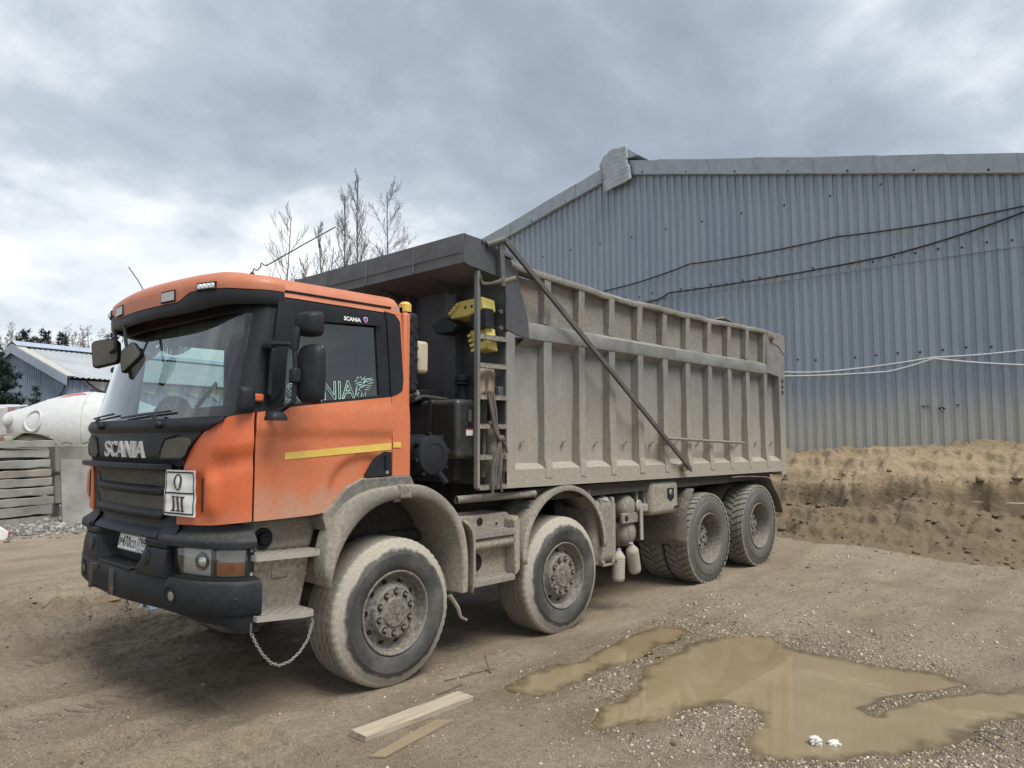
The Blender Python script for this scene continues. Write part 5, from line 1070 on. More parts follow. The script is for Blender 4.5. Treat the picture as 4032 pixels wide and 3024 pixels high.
mb = MB(); mb.lathe([(0, -.03), (.05, -.028), (.09, -.02), (.092, -.026), (.15, -.016), (.160, .0), (.166, .06), (.16, .32), (.14, .36)], (.45, .13, 1.59), (0, 1, 0), 28); af = part('air_filter', mb, MT['black'], truck)
for k in range(8): a = 2*math.pi*k/8+.2; mb = MB(); mb.obox((.45+.168*math.cos(a), .15, 1.59+.168*math.sin(a)), (.016*math.cos(a), 0, .016*math.sin(a)), (0, .025, 0), (-.014*math.sin(a), 0, .014*math.cos(a))); part('clip', mb, MT['black_trim'], af)
mb = MB(); mb.tube([(.50, .12, 1.45), (.53, .10, 1.40), (.55, .09, 1.37)], .03, 8); part('dust_valve', mb, MT['black_trim'], af)
mb = MB(); mb.box(.27, .375, .22, .32, 2.08, 2.72); sn = part('perforated_guard', mb, MT['black'], truck, bevel=.03, seg=3)
hm = MB(); hm.lathe([(0, .004), (.017, .004), (.019, 0)], axis=(0, -1, 0), n=10); hs = None
for i in range(13):
    for j in range(2):
        if (i+j) % 2: continue
        o = part('guard_hole', hm, MT['void'], sn, local=True) if hs is None else clone(hs, sn); hs = hs or o; o.location = Vector((.298+.05*j, .219, 2.12+.045*i))-world_loc(sn)
mb = MB(); mb.box(.38, .50, .24, .55, 2.245, 2.505); part('expansion_tank', mb, MT['beige'], truck, bevel=.03, seg=3)
mb = MB(); mb.lathe([(.05, 0), (.05, .06), (.03, .08), (0, .08)], (.27, .27, 2.72), (0, 0, 1), 14); part('beacon', mb, MT['yellow'], truck)
mb = MB(); mb.tube([(.30, .45, 2.2), (.42, .40, 2.16), (.52, .42, 2.09), (.60, .6, 2.06)], .028, 8); part('hose', mb, MT['galv'], truck)
for k in range(5): mb = MB(); mb.tube([(.2, .5+.12*k, 2.0), (.35, .45+.1*k, 1.95-.05*k), (.5, .5+.09*k, 2.02), (.7, .55+.12*k, 2.08), (.95, .5+.15*k, 2.06)], .016, 6); part('hose', mb, MT['hose'], truck)
mb = MB(); mb.box(.62, .95, .55, .95, 2.04, 2.14); part('valve_block', mb, MT['black'], truck, bevel=.012)
mb = MB(); mb.tube([(1.10, .13, 1.33), (1.10, .13, 1.87)], .055, 14); part('stand_pipe', mb, MT['steel_dust'], truck)
# things carried: chocks, shovel, straps
def chock(poly, x0, x1, nw, label):
    c = thing('wheel_chock', (x1, poly[0][0], min(z for y, z in poly)), label, 'wheel chock', 'yellow wheel chocks')
    mb = MB(); mb.prism([(x1, y, z) for y, z in poly], (x0-x1, .02, .02)); part('chock_body', mb, MT['chock'], c, smooth=30, bevel=.010)
    (ya, za), (yb, zb) = poly[-1], poly[-2]
    for k in range(nw):
        t = (k+.5)/nw; y, z = poly[0][0]+(poly[-1][0]-poly[0][0])*t, poly[0][1]+(poly[-1][1]-poly[0][1])*t
        mb = MB(); mb.obox(((x0+x1)/2-.02, y+.012, z), (abs(x1-x0)/2, 0, 0), (0, .020, -.006), (0, .004, .012)); part('chock_tooth', mb, MT['chock'], c, smooth=None)
    for k in range(3):
        yy = poly[1][0]+.06+.08*k; mb = MB(); mb.lathe([(0, .004), (.014, .004), (.016, 0)], (x0+.002, yy, (poly[1][1]+poly[2][1])/2), (-1, 0, 0), 8); part('chock_hole', mb, MT['void'], c)
    return c
chock([(.36, 2.895), (.08, 2.905), (.065, 2.80), (.26, 2.755), (.47, 2.75), (.475, 2.81)], .96, 1.10, 4, 'upper yellow wheel chock with teeth in the holder at the ladder top')
chock([(.270, 2.63), (.075, 2.655), (.04, 2.46), (.21, 2.455)], 1.0, 1.10, 4, 'lower yellow wheel chock hanging below the holder behind the ladder')
mb = MB(); mb.prism([(1.06, .06, 2.82), (1.06, .24, 2.76), (1.06, .20, 2.64), (1.06, .05, 2.66)], (-.10, .0, 0)); part('chock_holder', mb, MT['black'], truck, smooth=None)
mb = MB(); mb.prism([(1.06, .36, 2.70), (1.06, .53, 2.79), (1.06, .69, 2.73), (1.06, .64, 2.65), (1.06, .42, 2.65)], (-.14, 0, 0)); part('chock_holder', mb, MT['black'], truck, smooth=None)
mb = MB(); mb.tube([(1.0, .60, 2.75), (.95, .62, 2.80), (.95, .66, 2.84), (.96, .70, 2.82)], .006, 5); part('chock_holder_hook', mb, MT['steel'], truck)
for z in (2.80, 2.66): mb = MB(); mb.lathe([(0, .03), (.018, .03), (.018, 0)], (1.10, .03, z), (0, -1, 0), 10); part('holder_bolt', mb, MT['steel'], truck)
shv = thing('shovel', (1.0, .08, 1.40), 'worn steel shovel stuck blade up behind the ladder', 'shovel')
g = []
for i in range(9):
    u = i/8*2-1; row = []
    for j in range(7):
        v = j/6; w = .112 if v < .8 else .112-.03*(v-.8)/.2; row.append((.995+u*w+.035*v, .085-.03*(1-u*u)+.02*v, 2.10+.215*v-.045*(1-v)*u*u*0-.05*(1-v)*(abs(u)**3)))
    g.append(row)
mb = MB(); mb.grid(g); o = part('blade', mb, MT['shovel'], shv); o.modifiers.new('t', 'SOLIDIFY').thickness = .004
mb = MB(); mb.tube([(.985, .05, 2.22), (.98, .075, 2.10), (.97, .09, 1.40)], [.012, .019, .018], 8); part('handle', mb, MT['strap'], shv)
st = thing('strap', (.99, .0, 1.30), 'dark ratchet strap knotted and hanging from a ladder rung', 'strap')
for k, (dx, dz) in enumerate(((0, 0), (.03, -.03), (-.025, -.12))):
    mb = MB(); P = [(.955+dx, -.012, 2.09), (.97+dx, -.02-.006*k, 1.95), (1.0+dx*.6, -.025, 1.80), (1.05, -.03, 1.70), (1.03+dx, -.03, 1.60), (1.0+dx*1.5, -.03, 1.48), (.985+dx, -.03, 1.33+dz*.5)]; mb.tube(P, .014, 6); part('strap_tail' if k else 'strap_band', mb, MT['strap'], st)
mb = MB(); mb.ball((1.06, -.035, 1.72), (.035, .025, .03)); part('knot', mb, MT['strap'], st)
mb = MB(); mb.tube([(1.06, -.035, 1.72), (1.12, -.03, 1.66), (1.14, -.03, 1.60), (1.07, -.03, 1.58), (1.05, -.035, 1.40), (1.07, -.03, 1.28)], .010, 6); part('loose_end', mb, MT['strap'], st)
# ------------------------------------------------------------------ wheels
def tyre_mesh(lug):
    n = 160; mb = MB()
    if not lug:
        prof = [(.290, .030), (.305, .010), (.335, -.006), (.375, -.012), (.415, -.012), (.418, -.009), (.440, -.006), (.443, -.003), (.470, .004), (.473, .008), (.498, .018), (.512, .026), (.522, .038), (.526, .052)]
        groove = []
        for y in (.105, .165, .225, .285): groove += [(.5285, y-.008, 1), (.516, y-.006, 1), (.516, y+.006, 1), (.5285, y+.008, 1)]
        prof = [(r, y, 0) for r, y in prof]+groove+[(r, y, 0) for r, y in ((.525, .338), (.510, .362), (.46, .380), (.38, .390), (.31, .375), (.290, .350))]
    else:
        prof = [(r, y, 0) for r, y in ((.290, .025), (.305, .008), (.335, -.006), (.380, -.012), (.420, -.010), (.424, -.006), (.455, -.002), (.490, .010), (.508, .018), (.516, .03), (.520, .155), (.516, .28), (.508, .292), (.455, .312), (.380, .32), (.305, .30), (.290, .285))]
    g = []
    for i in range(n):
        a = 2*math.pi*i/n; row = []
        for r, y, z in prof:
            yy = y+(.0075*(1 if (i//2) % 2 else -1) if z else 0); rr = r
            if not lug and .50 < r < .5265 and y < .06 and i % 3 == 0: rr = r-.006
            row.append((rr*math.cos(a), yy, rr*math.sin(a)))
        g.append(row)
    mb.grid(g, True, False)
    if lug:
        K = 40
        for k in range(K):
            a0 = 2*math.pi*k/K
            for sgn, off in ((1, 0), (-1, .5)):
                A = a0+off*2*math.pi/K
                for (y0, y1, sk0, sk1, w) in ((.006, .072, 0, .055, .118), (.079, .150, .066, .135, .108)):
                    ya, yb = (y0, y1) if sgn > 0 else (.31-y0, .31-y1)
                    rt0 = .530 if y0 < .05 else .537; P = []
                    for r in (.505, 1):
                        for (aa, yy, rt) in ((A+sk0, ya, rt0), (A+sk0+w, ya, rt0), (A+sk1+w, yb, .537), (A+sk1, yb, .537)):
                            q = r if r < 1 else rt; P.append((q*math.cos(aa), yy, q*math.sin(aa)))
                    mb.add(P, [(4, 5, 6, 7), (0, 1, 5, 4), (1, 2, 6, 5), (2, 3, 7, 6), (3, 0, 4, 7)])
    lim = -.518
    mb.V = [(x, y-(.02*(lim-z)/.02 if z < lim and y < .05 else 0), max(z, lim)) for x, y, z in mb.V]; return mb
TY = {False: mesh_of('tyre', tyre_mesh(False), MT['tyre'], 40), True: mesh_of('tyre', tyre_mesh(True), MT['tyre_lug'], 40)}
def mobj(name, me, parent, loc=(0, 0, 0), rot=None):
    o = bpy.data.objects.new(name, me); COL.objects.link(o); o.parent = parent; o.location = loc
    if rot is not None: o.rotation_euler = rot
    return o
mb = MB(); mb.lathe([(.291, .05), (.300, .014), (.299, .003), (.292, .0), (.283, .006), (.276, .026), (.266, .060), (.254, .084), (.240, .090), (.215, .078), (.198, .060), (.190, .044), (.184, .030), (.176, .022), (.112, .022), (.104, .016), (.098, .010), (.085, .008), (.0, .008)], n=64); RIMF = mesh_of('rim', mb, MT['rim'], 30)
mb = MB(); mb.lathe([(.291, .05), (.300, .014), (.299, .0), (.291, -.004), (.284, .004), (.272, .05), (.258, .12), (.250, .19), (.235, .205), (.20, .205), (.155, .19), (.150, .205)], n=56); RIMR = mesh_of('rim', mb, MT['rim'], 30)
mb = MB(); mb.lathe([(.150, .22), (.146, .12), (.135, .105), (.085, .098), (.055, .10), (.05, .085), (.028, .083), (.026, .10), (.0, .10)], n=32); HUBR = mesh_of('hub', mb, MT['rim'], 30)
mb = MB(); mb.lathe([(0, -.003), (.0235, -.003), (.0265, .002)], n=14); RECESS = mesh_of('nut_recess', mb, MT['void'], 30)
mb = MB(); mb.lathe([(.0, -.028), (.008, -.027), (.009, -.018), (.0140, -.016), (.0150, .004)], n=6); NUT = mesh_of('wheel_nut', mb, MT['rim'], 25)
mb = MB(); mb.lathe([(0, -.002), (.020, -.002), (.022, .003)], n=12); VENT = mesh_of('vent_hole', mb, MT['void'], 30)
mb = MB(); mb.box(-.012, .012, -.004, .004, -.014, .014); HOLE = mesh_of('hub_hole', mb, MT['void'], None)
SCT = text_mb('SCANIA', lambda u, v, d: np.array((u-.06, .008-d, v-.012)), bold=.02, extr=.003, width=.12, height=.024); SCT = mesh_of('hub_letters', SCT, MT['rim'], None)
COR = None
def wheel(x, z, rear, far, spin=0.0, letters=None):
    w = bpy.data.objects.new('wheel', None); COL.objects.link(w); w.parent = truck; w.empty_display_size = .1
    w.location = Vector((x, 2*YC if far else 0, z))-truck.location; w.rotation_euler = (0, 0, math.pi if far else 0)
    mobj('tyre', TY[rear], w); rim = mobj('rim', RIMR if rear else RIMF, w)
    if rear:
        mobj('tyre', TY[True], w, (0, .345, 0)); h = mobj('hub', HUBR, w)
        for k in range(5): a = spin+2*math.pi*k/5; mobj('hub_hole', HOLE, w, (.105*math.cos(a), .096, .105*math.sin(a)), (0, -a+.3, 0))
        for k in range(5): a = spin+.4+2*math.pi*k/5; mobj('vent_hole', VENT, w, (.195*math.cos(a), .198, .195*math.sin(a)))
    else:
        for k in range(10):
            a = spin+2*math.pi*k/10; c, s = math.cos(a), math.sin(a); mobj('nut_recess', RECESS, w, (.146*c, .022, .146*s)); mobj('wheel_nut', NUT, w, (.146*c, .020, .146*s), (0, random.uniform(0, 1), 0))
            a += math.pi/10; c, s = math.cos(a), math.sin(a); v = mobj('vent_hole', VENT, w, (.2185*c, .0775, .2185*s)); v.rotation_euler = (0, 0, 0); d = Vector((c*.45, -.89, s*.45)); v.rotation_euler = (-d).to_track_quat('Y', 'Z').to_euler()
        mobj('hub_letters', SCT, w, (0, 0, 0), (0, letters if letters is not None else 0, 0))
    return w
wheel(0, .471, False, False, .25, R(70)); w2 = wheel(1.94, .473, False, False, .05, R(-35)); wheel(4.715, .533, True, False, .3); wheel(6.107, .5635, True, False, .9)
for x, z, r in ((0, .471, False), (1.94, .473, False), (4.715, .533, True), (6.107, .5635, True)): wheel(x, z, r, True)
# raised sidewall lettering on the second tyre
def ring_text(a0, r0, sgn=1):
    def f(u, v, d): a = a0-sgn*u/r0; r = r0+sgn*v*.9; return np.array((r*math.cos(a), -.0155-d+.004*max(0, (r-.40)/.05), r*math.sin(a)))
    return f
for a in (R(128), R(-62)):
    m_ = mesh_of('tyre_letters', text_mb('Cordiant', ring_text(a if a > 0 else R(-75), .375 if a > 0 else .425, 1 if a > 0 else -1), bold=.02, extr=.0025, width=.30, height=.052), MT['tyre'], None); mobj('tyre_letters', m_, w2)
# ------------------------------------------------------------------ frame and axles
for y in (.80, 1.64): mb = MB(); mb.box(-.9, 6.9, y, y+.09, .80, 1.08); part('frame_rail', mb, MT['under'], truck)
mb = MB(); mb.box(1.2, 6.9, .72, 1.82, 1.08, 1.31); part('sub_frame', mb, MT['under'], truck)
mb = MB(); mb.box(1.6, 6.6, .06, .20, 1.16, 1.27); part('side_sill', mb, MT['under'], truck)
for x, z in ((0, .471), (1.94, .473), (4.715, .533), (6.107, .5635)): mb = MB(); mb.tube([(x, .3, z), (x, 2.24, z)], .09 if x < 3 else .12, 10); mb.ball((x, 1.27, z), (.2, .22, .2)); part('axle', mb, MT['under'], truck)
for x in (.3, 1.3, 2.6, 3.6, 5.4): mb = MB(); mb.box(x-.06, x+.06, .89, 1.64, .82, 1.05); part('cross_member', mb, MT['under'], truck)
mb = MB(); mb.box(-1.0, 1.0, .55, 1.95, .62, 1.22); part('engine_block', mb, MT['under'], truck, bevel=.05)
mb = MB(); mb.tube([(.2, .5, .95), (.9, .45, .92), (1.5, .5, .95)], .05, 8); part('steering_rod', mb, MT['under'], truck)
mb = MB(); mb.tube([(.75, .18, 1.22), (1.56, .03, 1.235)], .032, 12, caps=False); part('cross_pipe', mb, MT['steel_dust'], truck); mb = MB(); mb.tube([(2.3, .5, 1.2), (2.42, .06, 1.20)], .028, 10); part('cross_pipe', mb, MT['steel_dust'], truck)
# ------------------------------------------------------------------ side of the cab below the door
def yz(pts, y): return [(x, y, z) for x, z in pts]
lp = [(-1.10, 1.20), (-1.10, .57), (-.66, .545), (-.60, .80), (-.575, 1.06), (-.60, 1.205)]
mb = MB(); mb.prism(yz(lp, .245), (0, .03, 0)); wp = part('step_well_panel', mb, MT['fender'], truck, smooth=None)
mb = MB(); mb.prism(yz([(-1.10, 1.00), (-.60, .985), (-.565, 1.10), (-.60, 1.205), (-1.10, 1.20)], .195), (0, .07, 0)); fp = part('filler_panel', mb, MT['fender'], truck, smooth=None, bevel=.02)
mb = MB(); mb.lathe([(0, .022), (.034, .020), (.040, .010), (.042, 0), (.066, .002), (.072, -.004)], (-.955, .192, 1.075), (0, -1, 0), 24); part('filler_cap', mb, MT['black'], fp)
mb = MB(); mb.box(-.987, -.923, .162, .174, 1.068, 1.082); part('cap_grip', mb, MT['black'], fp)
mb = MB(); mb.box(-.86, -.74, .236, .247, .80, .862); part('blank_plate', mb, MT['fender'], wp, bevel=.01); mb = MB(); mb.box(-1.045, -1.02, .238, .247, .64, .80); part('slot', mb, MT['void'], wp)
for x, z in ((-1.0, .93), (-.74, .93), (-.64, .80), (-.665, .88), (-.99, .86)): mb = MB(); mb.lathe([(0, .006), (.008, .005), (.009, 0)], (x+.05, .246, z), (0, -1, 0), 8); part('rivet', mb, MT['steel_dust'], wp)
def grate(z, x0, x1, y0, y1, dz):
    zf = lambda x: z+dz*(x-x0)/(x1-x0); out = [(x0, y1), (x0, y0), (x1-.10, y0), (x1-.02, y0+.03), (x1, y0+.08), (x1, y1)]; mb = MB()
    for a, b in zip(out, out[1:]+out[:1]): mb.beam((a[0], a[1], zf(a[0])), (b[0], b[1], zf(b[0])), .008, .034)
    fr = part('step', mb, MT['galv'] if False else dusty('step_alloy', (.36, .35, .33), .5, metal=.3, film=.65), truck)
    W = y1-y0; p = .075
    for sg in (1, -1):
        k = -4
        while k*p < x1-x0+W:
            xa = x0+k*p; pts = []
            for t in np.linspace(0, 1, 13):
                x = xa+(t*W if sg > 0 else (1-t)*W); y = y0+t*W
                if x0 <= x <= x1 and not (x > x1-.10 and y < y0+.03+(x-x1+.02)*.6): pts.append((x, y))
            if len(pts) > 2: mb = MB(); mb.beam((*pts[0], zf(pts[0][0])+.006), (*pts[-1], zf(pts[-1][0])+.006), .006, .024); part('tread_bar', mb, fr.data.materials[0], fr)
            k += 1
grate(.985, -1.11, -.625, -.012, .245, -.015); grate(.617, -1.095, -.665, -.012, .245, -.035)
# chain under the lowest step
mb = MB(); P = [np.array(p) for p in ((-1.128, -.01, .535), (-1.10, -.02, .47), (-1.06, -.02, .405), (-1.0, -.02, .340), (-.942, -.02, .312), (-.87, -.02, .322), (-.80, -.02, .365), (-.745, -.02, .43), (-.702, -.01, .535))]
L = [0]
for a, b in zip(P, P[1:]): L.append(L[-1]+np.linalg.norm(b-a))
NL = 40
for k in range(NL):
    s = L[-1]*(k+.5)/NL; c = np.array([np.interp(s, L, [p[i] for p in P]) for i in range(3)]); c2 = np.array([np.interp(s+.004, L, [p[i] for p in P]) for i in range(3)]); t = nrm(c2-c); n = np.array([0, 1, 0]) if k % 2 else np.cross(t, (0, 1, 0)); n = nrm(n-t*np.dot(n, t)); ln = L[-1]/NL*.72
    mb.tube([c+t*ln*math.cos(a)+n*.0085*math.sin(a)*.95 for a in np.linspace(0, 2*math.pi, 10)[:-1]], .0024, 5, closed=True)
part('chain', mb, MT['galv'], truck); mb = MB(); mb.tube([(-1.128, .0, .60), (-1.135, -.01, .53)], .006, 6); mb.tube([(-.69, .03, .56), (-.702, -.01, .53)], .006, 6); part('chain_hook', mb, MT['steel'], truck)
# ------------------------------------------------------------------ wheel arches
def arch(name, outer, inner, y_out, y_in, mat, lip=.0, th=.02):
    """flat flare between an outer and an inner curve with a barrel behind"""
    n = 48
    def rs(P):
        P = np.array(P); k = np.concatenate([[0], np.cumsum(np.hypot(*np.diff(P, axis=0).T))])/1.; k /= k[-1]; t = np.linspace(0, 1, n)
        q = np.stack([np.interp(t, k, P[:, 0]), np.interp(t, k, P[:, 1])], -1)
        for _ in range(3): q[1:-1] = (q[:-2]+2*q[1:-1]+q[2:])/4
        return q
    o, i_ = rs(outer), rs(inner); g = []
    for a, b in zip(o, i_):
        m = (a+b)/2; g.append([(a[0], .12, a[1]), (a[0], y_out+.035, a[1]), (a[0]*.92+b[0]*.08, y_out+.008, a[1]*.92+b[1]*.08), (m[0], y_out-.012, m[1]), (b[0]*.9+a[0]*.1, y_out, b[1]*.9+a[1]*.1), (b[0], y_out+.012, b[1]), (b[0], y_in, b[1])])
    mb = MB(); mb.grid(g); return part(name, mb, mat, truck, smooth=55)
AO = [(-.585, .735), (-.628, .83), (-.616, .973), (-.574, 1.132), (-.50, 1.235), (-.40, 1.305), (-.28, 1.352), (-.15, 1.372), (-.02, 1.378), (.14, 1.385), (.255, 1.373), (.37, 1.325), (.478, 1.251), (.57, 1.165), (.635, 1.07), (.675, .96), (.70, .837), (.705, .70), (.70, .53)]
AI = [(-.575, .735), (-.555, .83), (-.502, .96), (-.44, 1.06), (-.375, 1.134), (-.30, 1.195), (-.216, 1.242), (-.12, 1.272), (-.02, 1.285), (.12, 1.288), (.256, 1.264), (.38, 1.21), (.479, 1.139), (.56, 1.03), (.605, .92), (.62, .846), (.635, .70), (.632, .515)]
ar = arch('wheel_arch', AO, AI, -.025, .50, MT['fender'])
mb = MB(); mb.box(-.012, .10, -.042, .06, 1.285, 1.385); part('arch_clip', mb, MT['steel_dust'], ar, bevel=.012)
mb = MB(); mb.prism(yz([(-.60, 1.18), (-.575, 1.10), (-.50, 1.20), (-.40, 1.28), (-.28, 1.33), (-.02, 1.36), (.20, 1.37), (.155, 1.445), (-.28, 1.44), (-.41, 1.38), (-.52, 1.275), (-.60, 1.225)], .045), (0, .2, 0)); part('arch_filler', mb, MT['fender'], truck, smooth=None, bevel=.008)
mb = MB(); mb.box(-.5, .6, .48, .52, .75, 1.30); part('arch_inner', mb, MT['under'], truck)
# step box between the front axles
mb = MB(); mb.prism(yz([(.70, .515), (.70, .95), (.66, 1.07), (.72, 1.085), (1.30, 1.085), (1.335, 1.05), (1.345, .60), (1.30, .525)], .12), (0, .28, 0)); sb_ = part('step_box', mb, MT['fender'], truck, smooth=None, bevel=.012)
mb = MB(); mb.grid([[(x, y, z) for y in (-.012, .0, .13)] for x, z in ((.655, 1.06), (.70, 1.03), (.745, .98), (.765, .90), (.77, .57), (.74, .50))]); o = part('box_cheek', mb, MT['fender'], sb_, smooth=60); o.modifiers.new('t', 'SOLIDIFY').thickness = .02
mb = MB(); mb.prism(yz([(1.275, .56), (1.335, .60), (1.335, 1.03), (1.30, 1.07), (1.26, 1.03)], .0), (0, .13, 0)); part('box_cheek', mb, MT['fender'], sb_, smooth=None, bevel=.015)
for z in (.955, .575): mb = MB(); mb.box(.78, 1.26, -.008, .115, z-.045, z); mb.box(.785, 1.255, .0, .035, z, z+.008); mb.box(.785, 1.255, .075, .105, z, z+.008); part('box_step', mb, MT['steel_dust'], sb_, bevel=.008)
mb = MB(); mb.tube([(.78, .06, .855), (1.26, .06, .862)], .052, 14); part('box_bumper', mb, MT['fender'], sb_)
mb = MB(); mb.lathe([(0, .004), (.068, .004), (.075, 0)], (.91, .118, .70), (0, -1, 0), 20); part('box_hole', mb, MT['void'], sb_)
for x, z, r in ((.96, 1.03, .035), (1.16, 1.0, .012)): mb = MB(); mb.lathe([(0, .004), (r, .003), (r, 0)], (x, .119, z), (0, -1, 0), 9); part('missing_paint', mb, MT['void'], sb_)
mb = MB()
for i in range(20):
    for j in range(7): mb.beam((.72+.03*i, .13+.04*j, 1.088), (.735+.03*i, .145+.04*j, 1.088), .006, .006)
part('tread_plate_nubs', mb, MT['steel_dust'], sb_)
mb = MB(); mb.tube([(.56, .05, .50), (.62, .02, .40), (.63, .0, .33), (.68, -.02, .30)], [.02, .018, .014, .012], 6); part('torn_flap', mb, MT['rubber_flap'], truck)
# second axle mudguard
def mudguard(cx, cz, rx, rz, y0, y1, a0, a1, mat, th=.012):
    g = []
    for t in np.linspace(a0, a1, 36):
        c, s = math.cos(t), math.sin(t); row = []
        for y, e in ((y0+.03, -.055), (y0+.006, -.052), (y0, -.03), (y0+.012, -.006), (y0+.04, .0), ((y0+y1)/2-.03, .0), ((y0+y1)/2, -.012), ((y0+y1)/2+.03, 0), (y1, 0)): row.append((cx+(rx+e)*c, y, cz+(rz+e)*s))
        g.append(row)
    mb = MB(); mb.grid(g); o = part('mudguard', mb, mat, truck, smooth=45); o.modifiers.new('t', 'SOLIDIFY').thickness = th; return o
m2 = mudguard(1.975, .70, .620, .592, -.02, .42, R(-4), R(186), MT['fender'])
for a in (R(118), R(134)):
    p = [(1.975+.626*math.cos(a), y, .70+.598*math.sin(a)) for y in (.06, .30)]; mb = MB(); mb.beam(p[0], p[1], .05, .02, (math.cos(a), 0, math.sin(a))); part('guard_bracket', mb, MT['steel_dust'], m2, bevel=.004)
mb = MB(); mb.grid([[(2.585-.01*j+.012*vnoise(np.float64(i*.9), np.float64(j*.9), 3), .02+.055*i, .74-.022*j) for j in range(12)] for i in range(8)]); part('mud_flap', mb, MT['rubber_flap'], m2, smooth=60)
# tank, air vessels, battery box, mudflaps
mb = MB(); mb.box(2.475, 2.90, .055, .62, .475, 1.12); tk = part('fuel_tank', mb, MT['steel_dust'], truck, bevel=.085, seg=5)
for x in (2.60, 2.80): mb = MB(); mb.box(x-.018, x+.018, .046, .63, .466, 1.13); part('tank_strap', mb, MT['fender'], tk, bevel=.085, seg=5)
mb = MB(); mb.lathe([(.055, 0), (.055, .02), (.045, .022), (.045, .045), (.036, .052), (0, .052)], (2.70, .11, 1.085), (-.1, -.55, .83), 16); part('tank_cap', mb, MT['galv'], tk)
mb = MB(); mb.box(2.62, 2.86, .06, .14, .455, .472); part('tank_foot', mb, MT['steel_dust'], tk); 
for x in (2.60, 2.84): mb = MB(); mb.lathe([(0, .02), (.022, .018), (.025, 0)], (x, .05, .50), (0, -1, 0), 8); part('strap_bolt', mb, MT['steel_dust'], tk)
def vessel(x, z, r, y0, y1): mb = MB(); mb.lathe([(0, 0), (r*.4, .006), (r*.75, .03), (r*.95, .07), (r, .11), (r, y1-y0-.11), (r*.9, y1-y0-.05), (0, y1-y0)], (x, y0, z), (0, 1, 0), 24); return part('air_vessel', mb, MT['steel_dust'], truck)
vessel(3.13, 1.0, .135, .04, .75); v2 = vessel(3.16, .735, .148, .06, .75)
mb = MB(); mb.box(2.96, 3.33, .05, .09, .84, .95); hp = part('hanger_plate', mb, MT['steel_dust'], truck, bevel=.01); mb = MB(); mb.lathe([(0, .003), (.03, .003), (.033, 0)], (3.03, .049, .895), (0, -1, 0), 12); part('plate_hole', mb, MT['void'], hp)
mb = MB(); mb.beam((3.26, .02, 1.0), (3.265, .02, .66), .012, .05, (1, 0, 0)); part('perforated_strip', mb, MT['galv'], truck); mb = MB(); mb.lathe([(0, .012), (.05, .010), (.056, 0)], (3.24, .035, 1.02), (0, -1, 0), 18); part('reflector_disc', mb, MT['galv'], truck)
mb = MB(); mb.box(3.47, 4.05, .02, .42, .885, 1.245); bb = part('battery_box', mb, MT['fender'], truck, bevel=.06, seg=4)
mb = MB(); mb.box(3.36, 3.47, .06, .42, .93, 1.02); part('box_lip', mb, MT['fender'], bb, bevel=.02)
mb = MB(); mb.prism(yz([(3.79, 1.17), (3.93, 1.165), (3.93, 1.06), (3.86, 1.02), (3.79, 1.065)], .016), (0, .01, 0)); part('latch_recess', mb, MT['black'], bb, smooth=None); mb = MB(); mb.ball((3.85, .012, 1.12), (.03, .014, .035)); part('latch', mb, MT['steel_dust'], bb)
mb = MB(); mb.box(3.93, 4.03, .012, .02, .945, .965); part('box_badge', mb, MT['black'], bb)
for x in (3.30, 3.45): mb = MB(); mb.box(x, x+.03, .1, .14, .95, 1.3); part('hanger', mb, MT['steel_dust'], truck)
mb = MB(); mb.grid([[(4.16-.03*(j/8)*0+.18*float(sstep(np.float64(z), .85, 1.15)), y, z) for j, z in enumerate(np.linspace(.50, 1.13, 9))] for y in np.linspace(-.01, .76, 6)]); o = part('mud_flap', mb, MT['rubber_flap'], truck, smooth=60); o.modifiers.new('t', 'SOLIDIFY').thickness = .02
for y in (.25, .5): mb = MB(); mb.box(4.145, 4.165, y, y+.015, .52, .85); part('flap_rib', mb, MT['rubber_flap'], truck)
g = []
for x, z in ((5.35, 1.235), (5.6, 1.235), (6.0, 1.22), (6.35, 1.20), (6.50, 1.165), (6.56, 1.08), (6.66, 1.0), (6.77, .90), (6.83, .80), (6.87, .68)): g.append([(x, y, z) for y in (.0, .03, .35, .72)])
mb = MB(); mb.grid(g); o = part('rear_mudguard', mb, MT['rubber_flap'], truck, smooth=45); o.modifiers.new('t', 'SOLIDIFY').thickness = .018
mb = MB(); mb.box(6.60, 6.66, .02, .12, .52, .78); part('mudguard_stay', mb, MT['under'], truck, bevel=.01); mb = MB(); mb.box(6.80, 6.95, .3, 2.2, .72, 1.0); part('rear_beam', mb, MT['under'], truck, bevel=.01)
mb = MB(); mb.box(4.2, 6.7, .72, 1.82, .62, .85); part('bogie_beam', mb, MT['under'], truck)
# bottles hanging under the air vessels
def bottle(loc, tilt, lab):
    b = thing('plastic_bottle', loc, lab, 'bottle', 'dusty bottles hung under the truck'); b.rotation_euler = (tilt[0], tilt[1], 0)
    pr = [(0, -.29), (.05, -.29), (.062, -.275)]
    for k in range(8): z = -.26+.027*k; pr += [(.064, z), (.067, z+.012), (.0635, z+.025)]
    pr += [(.06, -.035), (.04, -.01), (.020, .015), (.018, .03), (0, .03)]; mb = MB(); mb.lathe(pr, (0, 0, 0), (0, 0, 1), 20); part('bottle_body', mb, dusty('dusty_bottle', (.33, .31, .27), .6, film=.75, dcol=(.34, .30, .24)), b, local=True)
    mb = MB(); mb.lathe([(.021, .012), (.021, .035), (0, .036)], (0, 0, 0), (0, 0, 1), 12); part('bottle_cap', mb, dusty('bottle_cap', (.30, .30, .42), .6, film=.2), b, local=True); mb = MB(); mb.tube([(0, 0, .03), (-.01, .01, .22)], .003, 4); part('string', mb, MT['strap'], b, local=True)
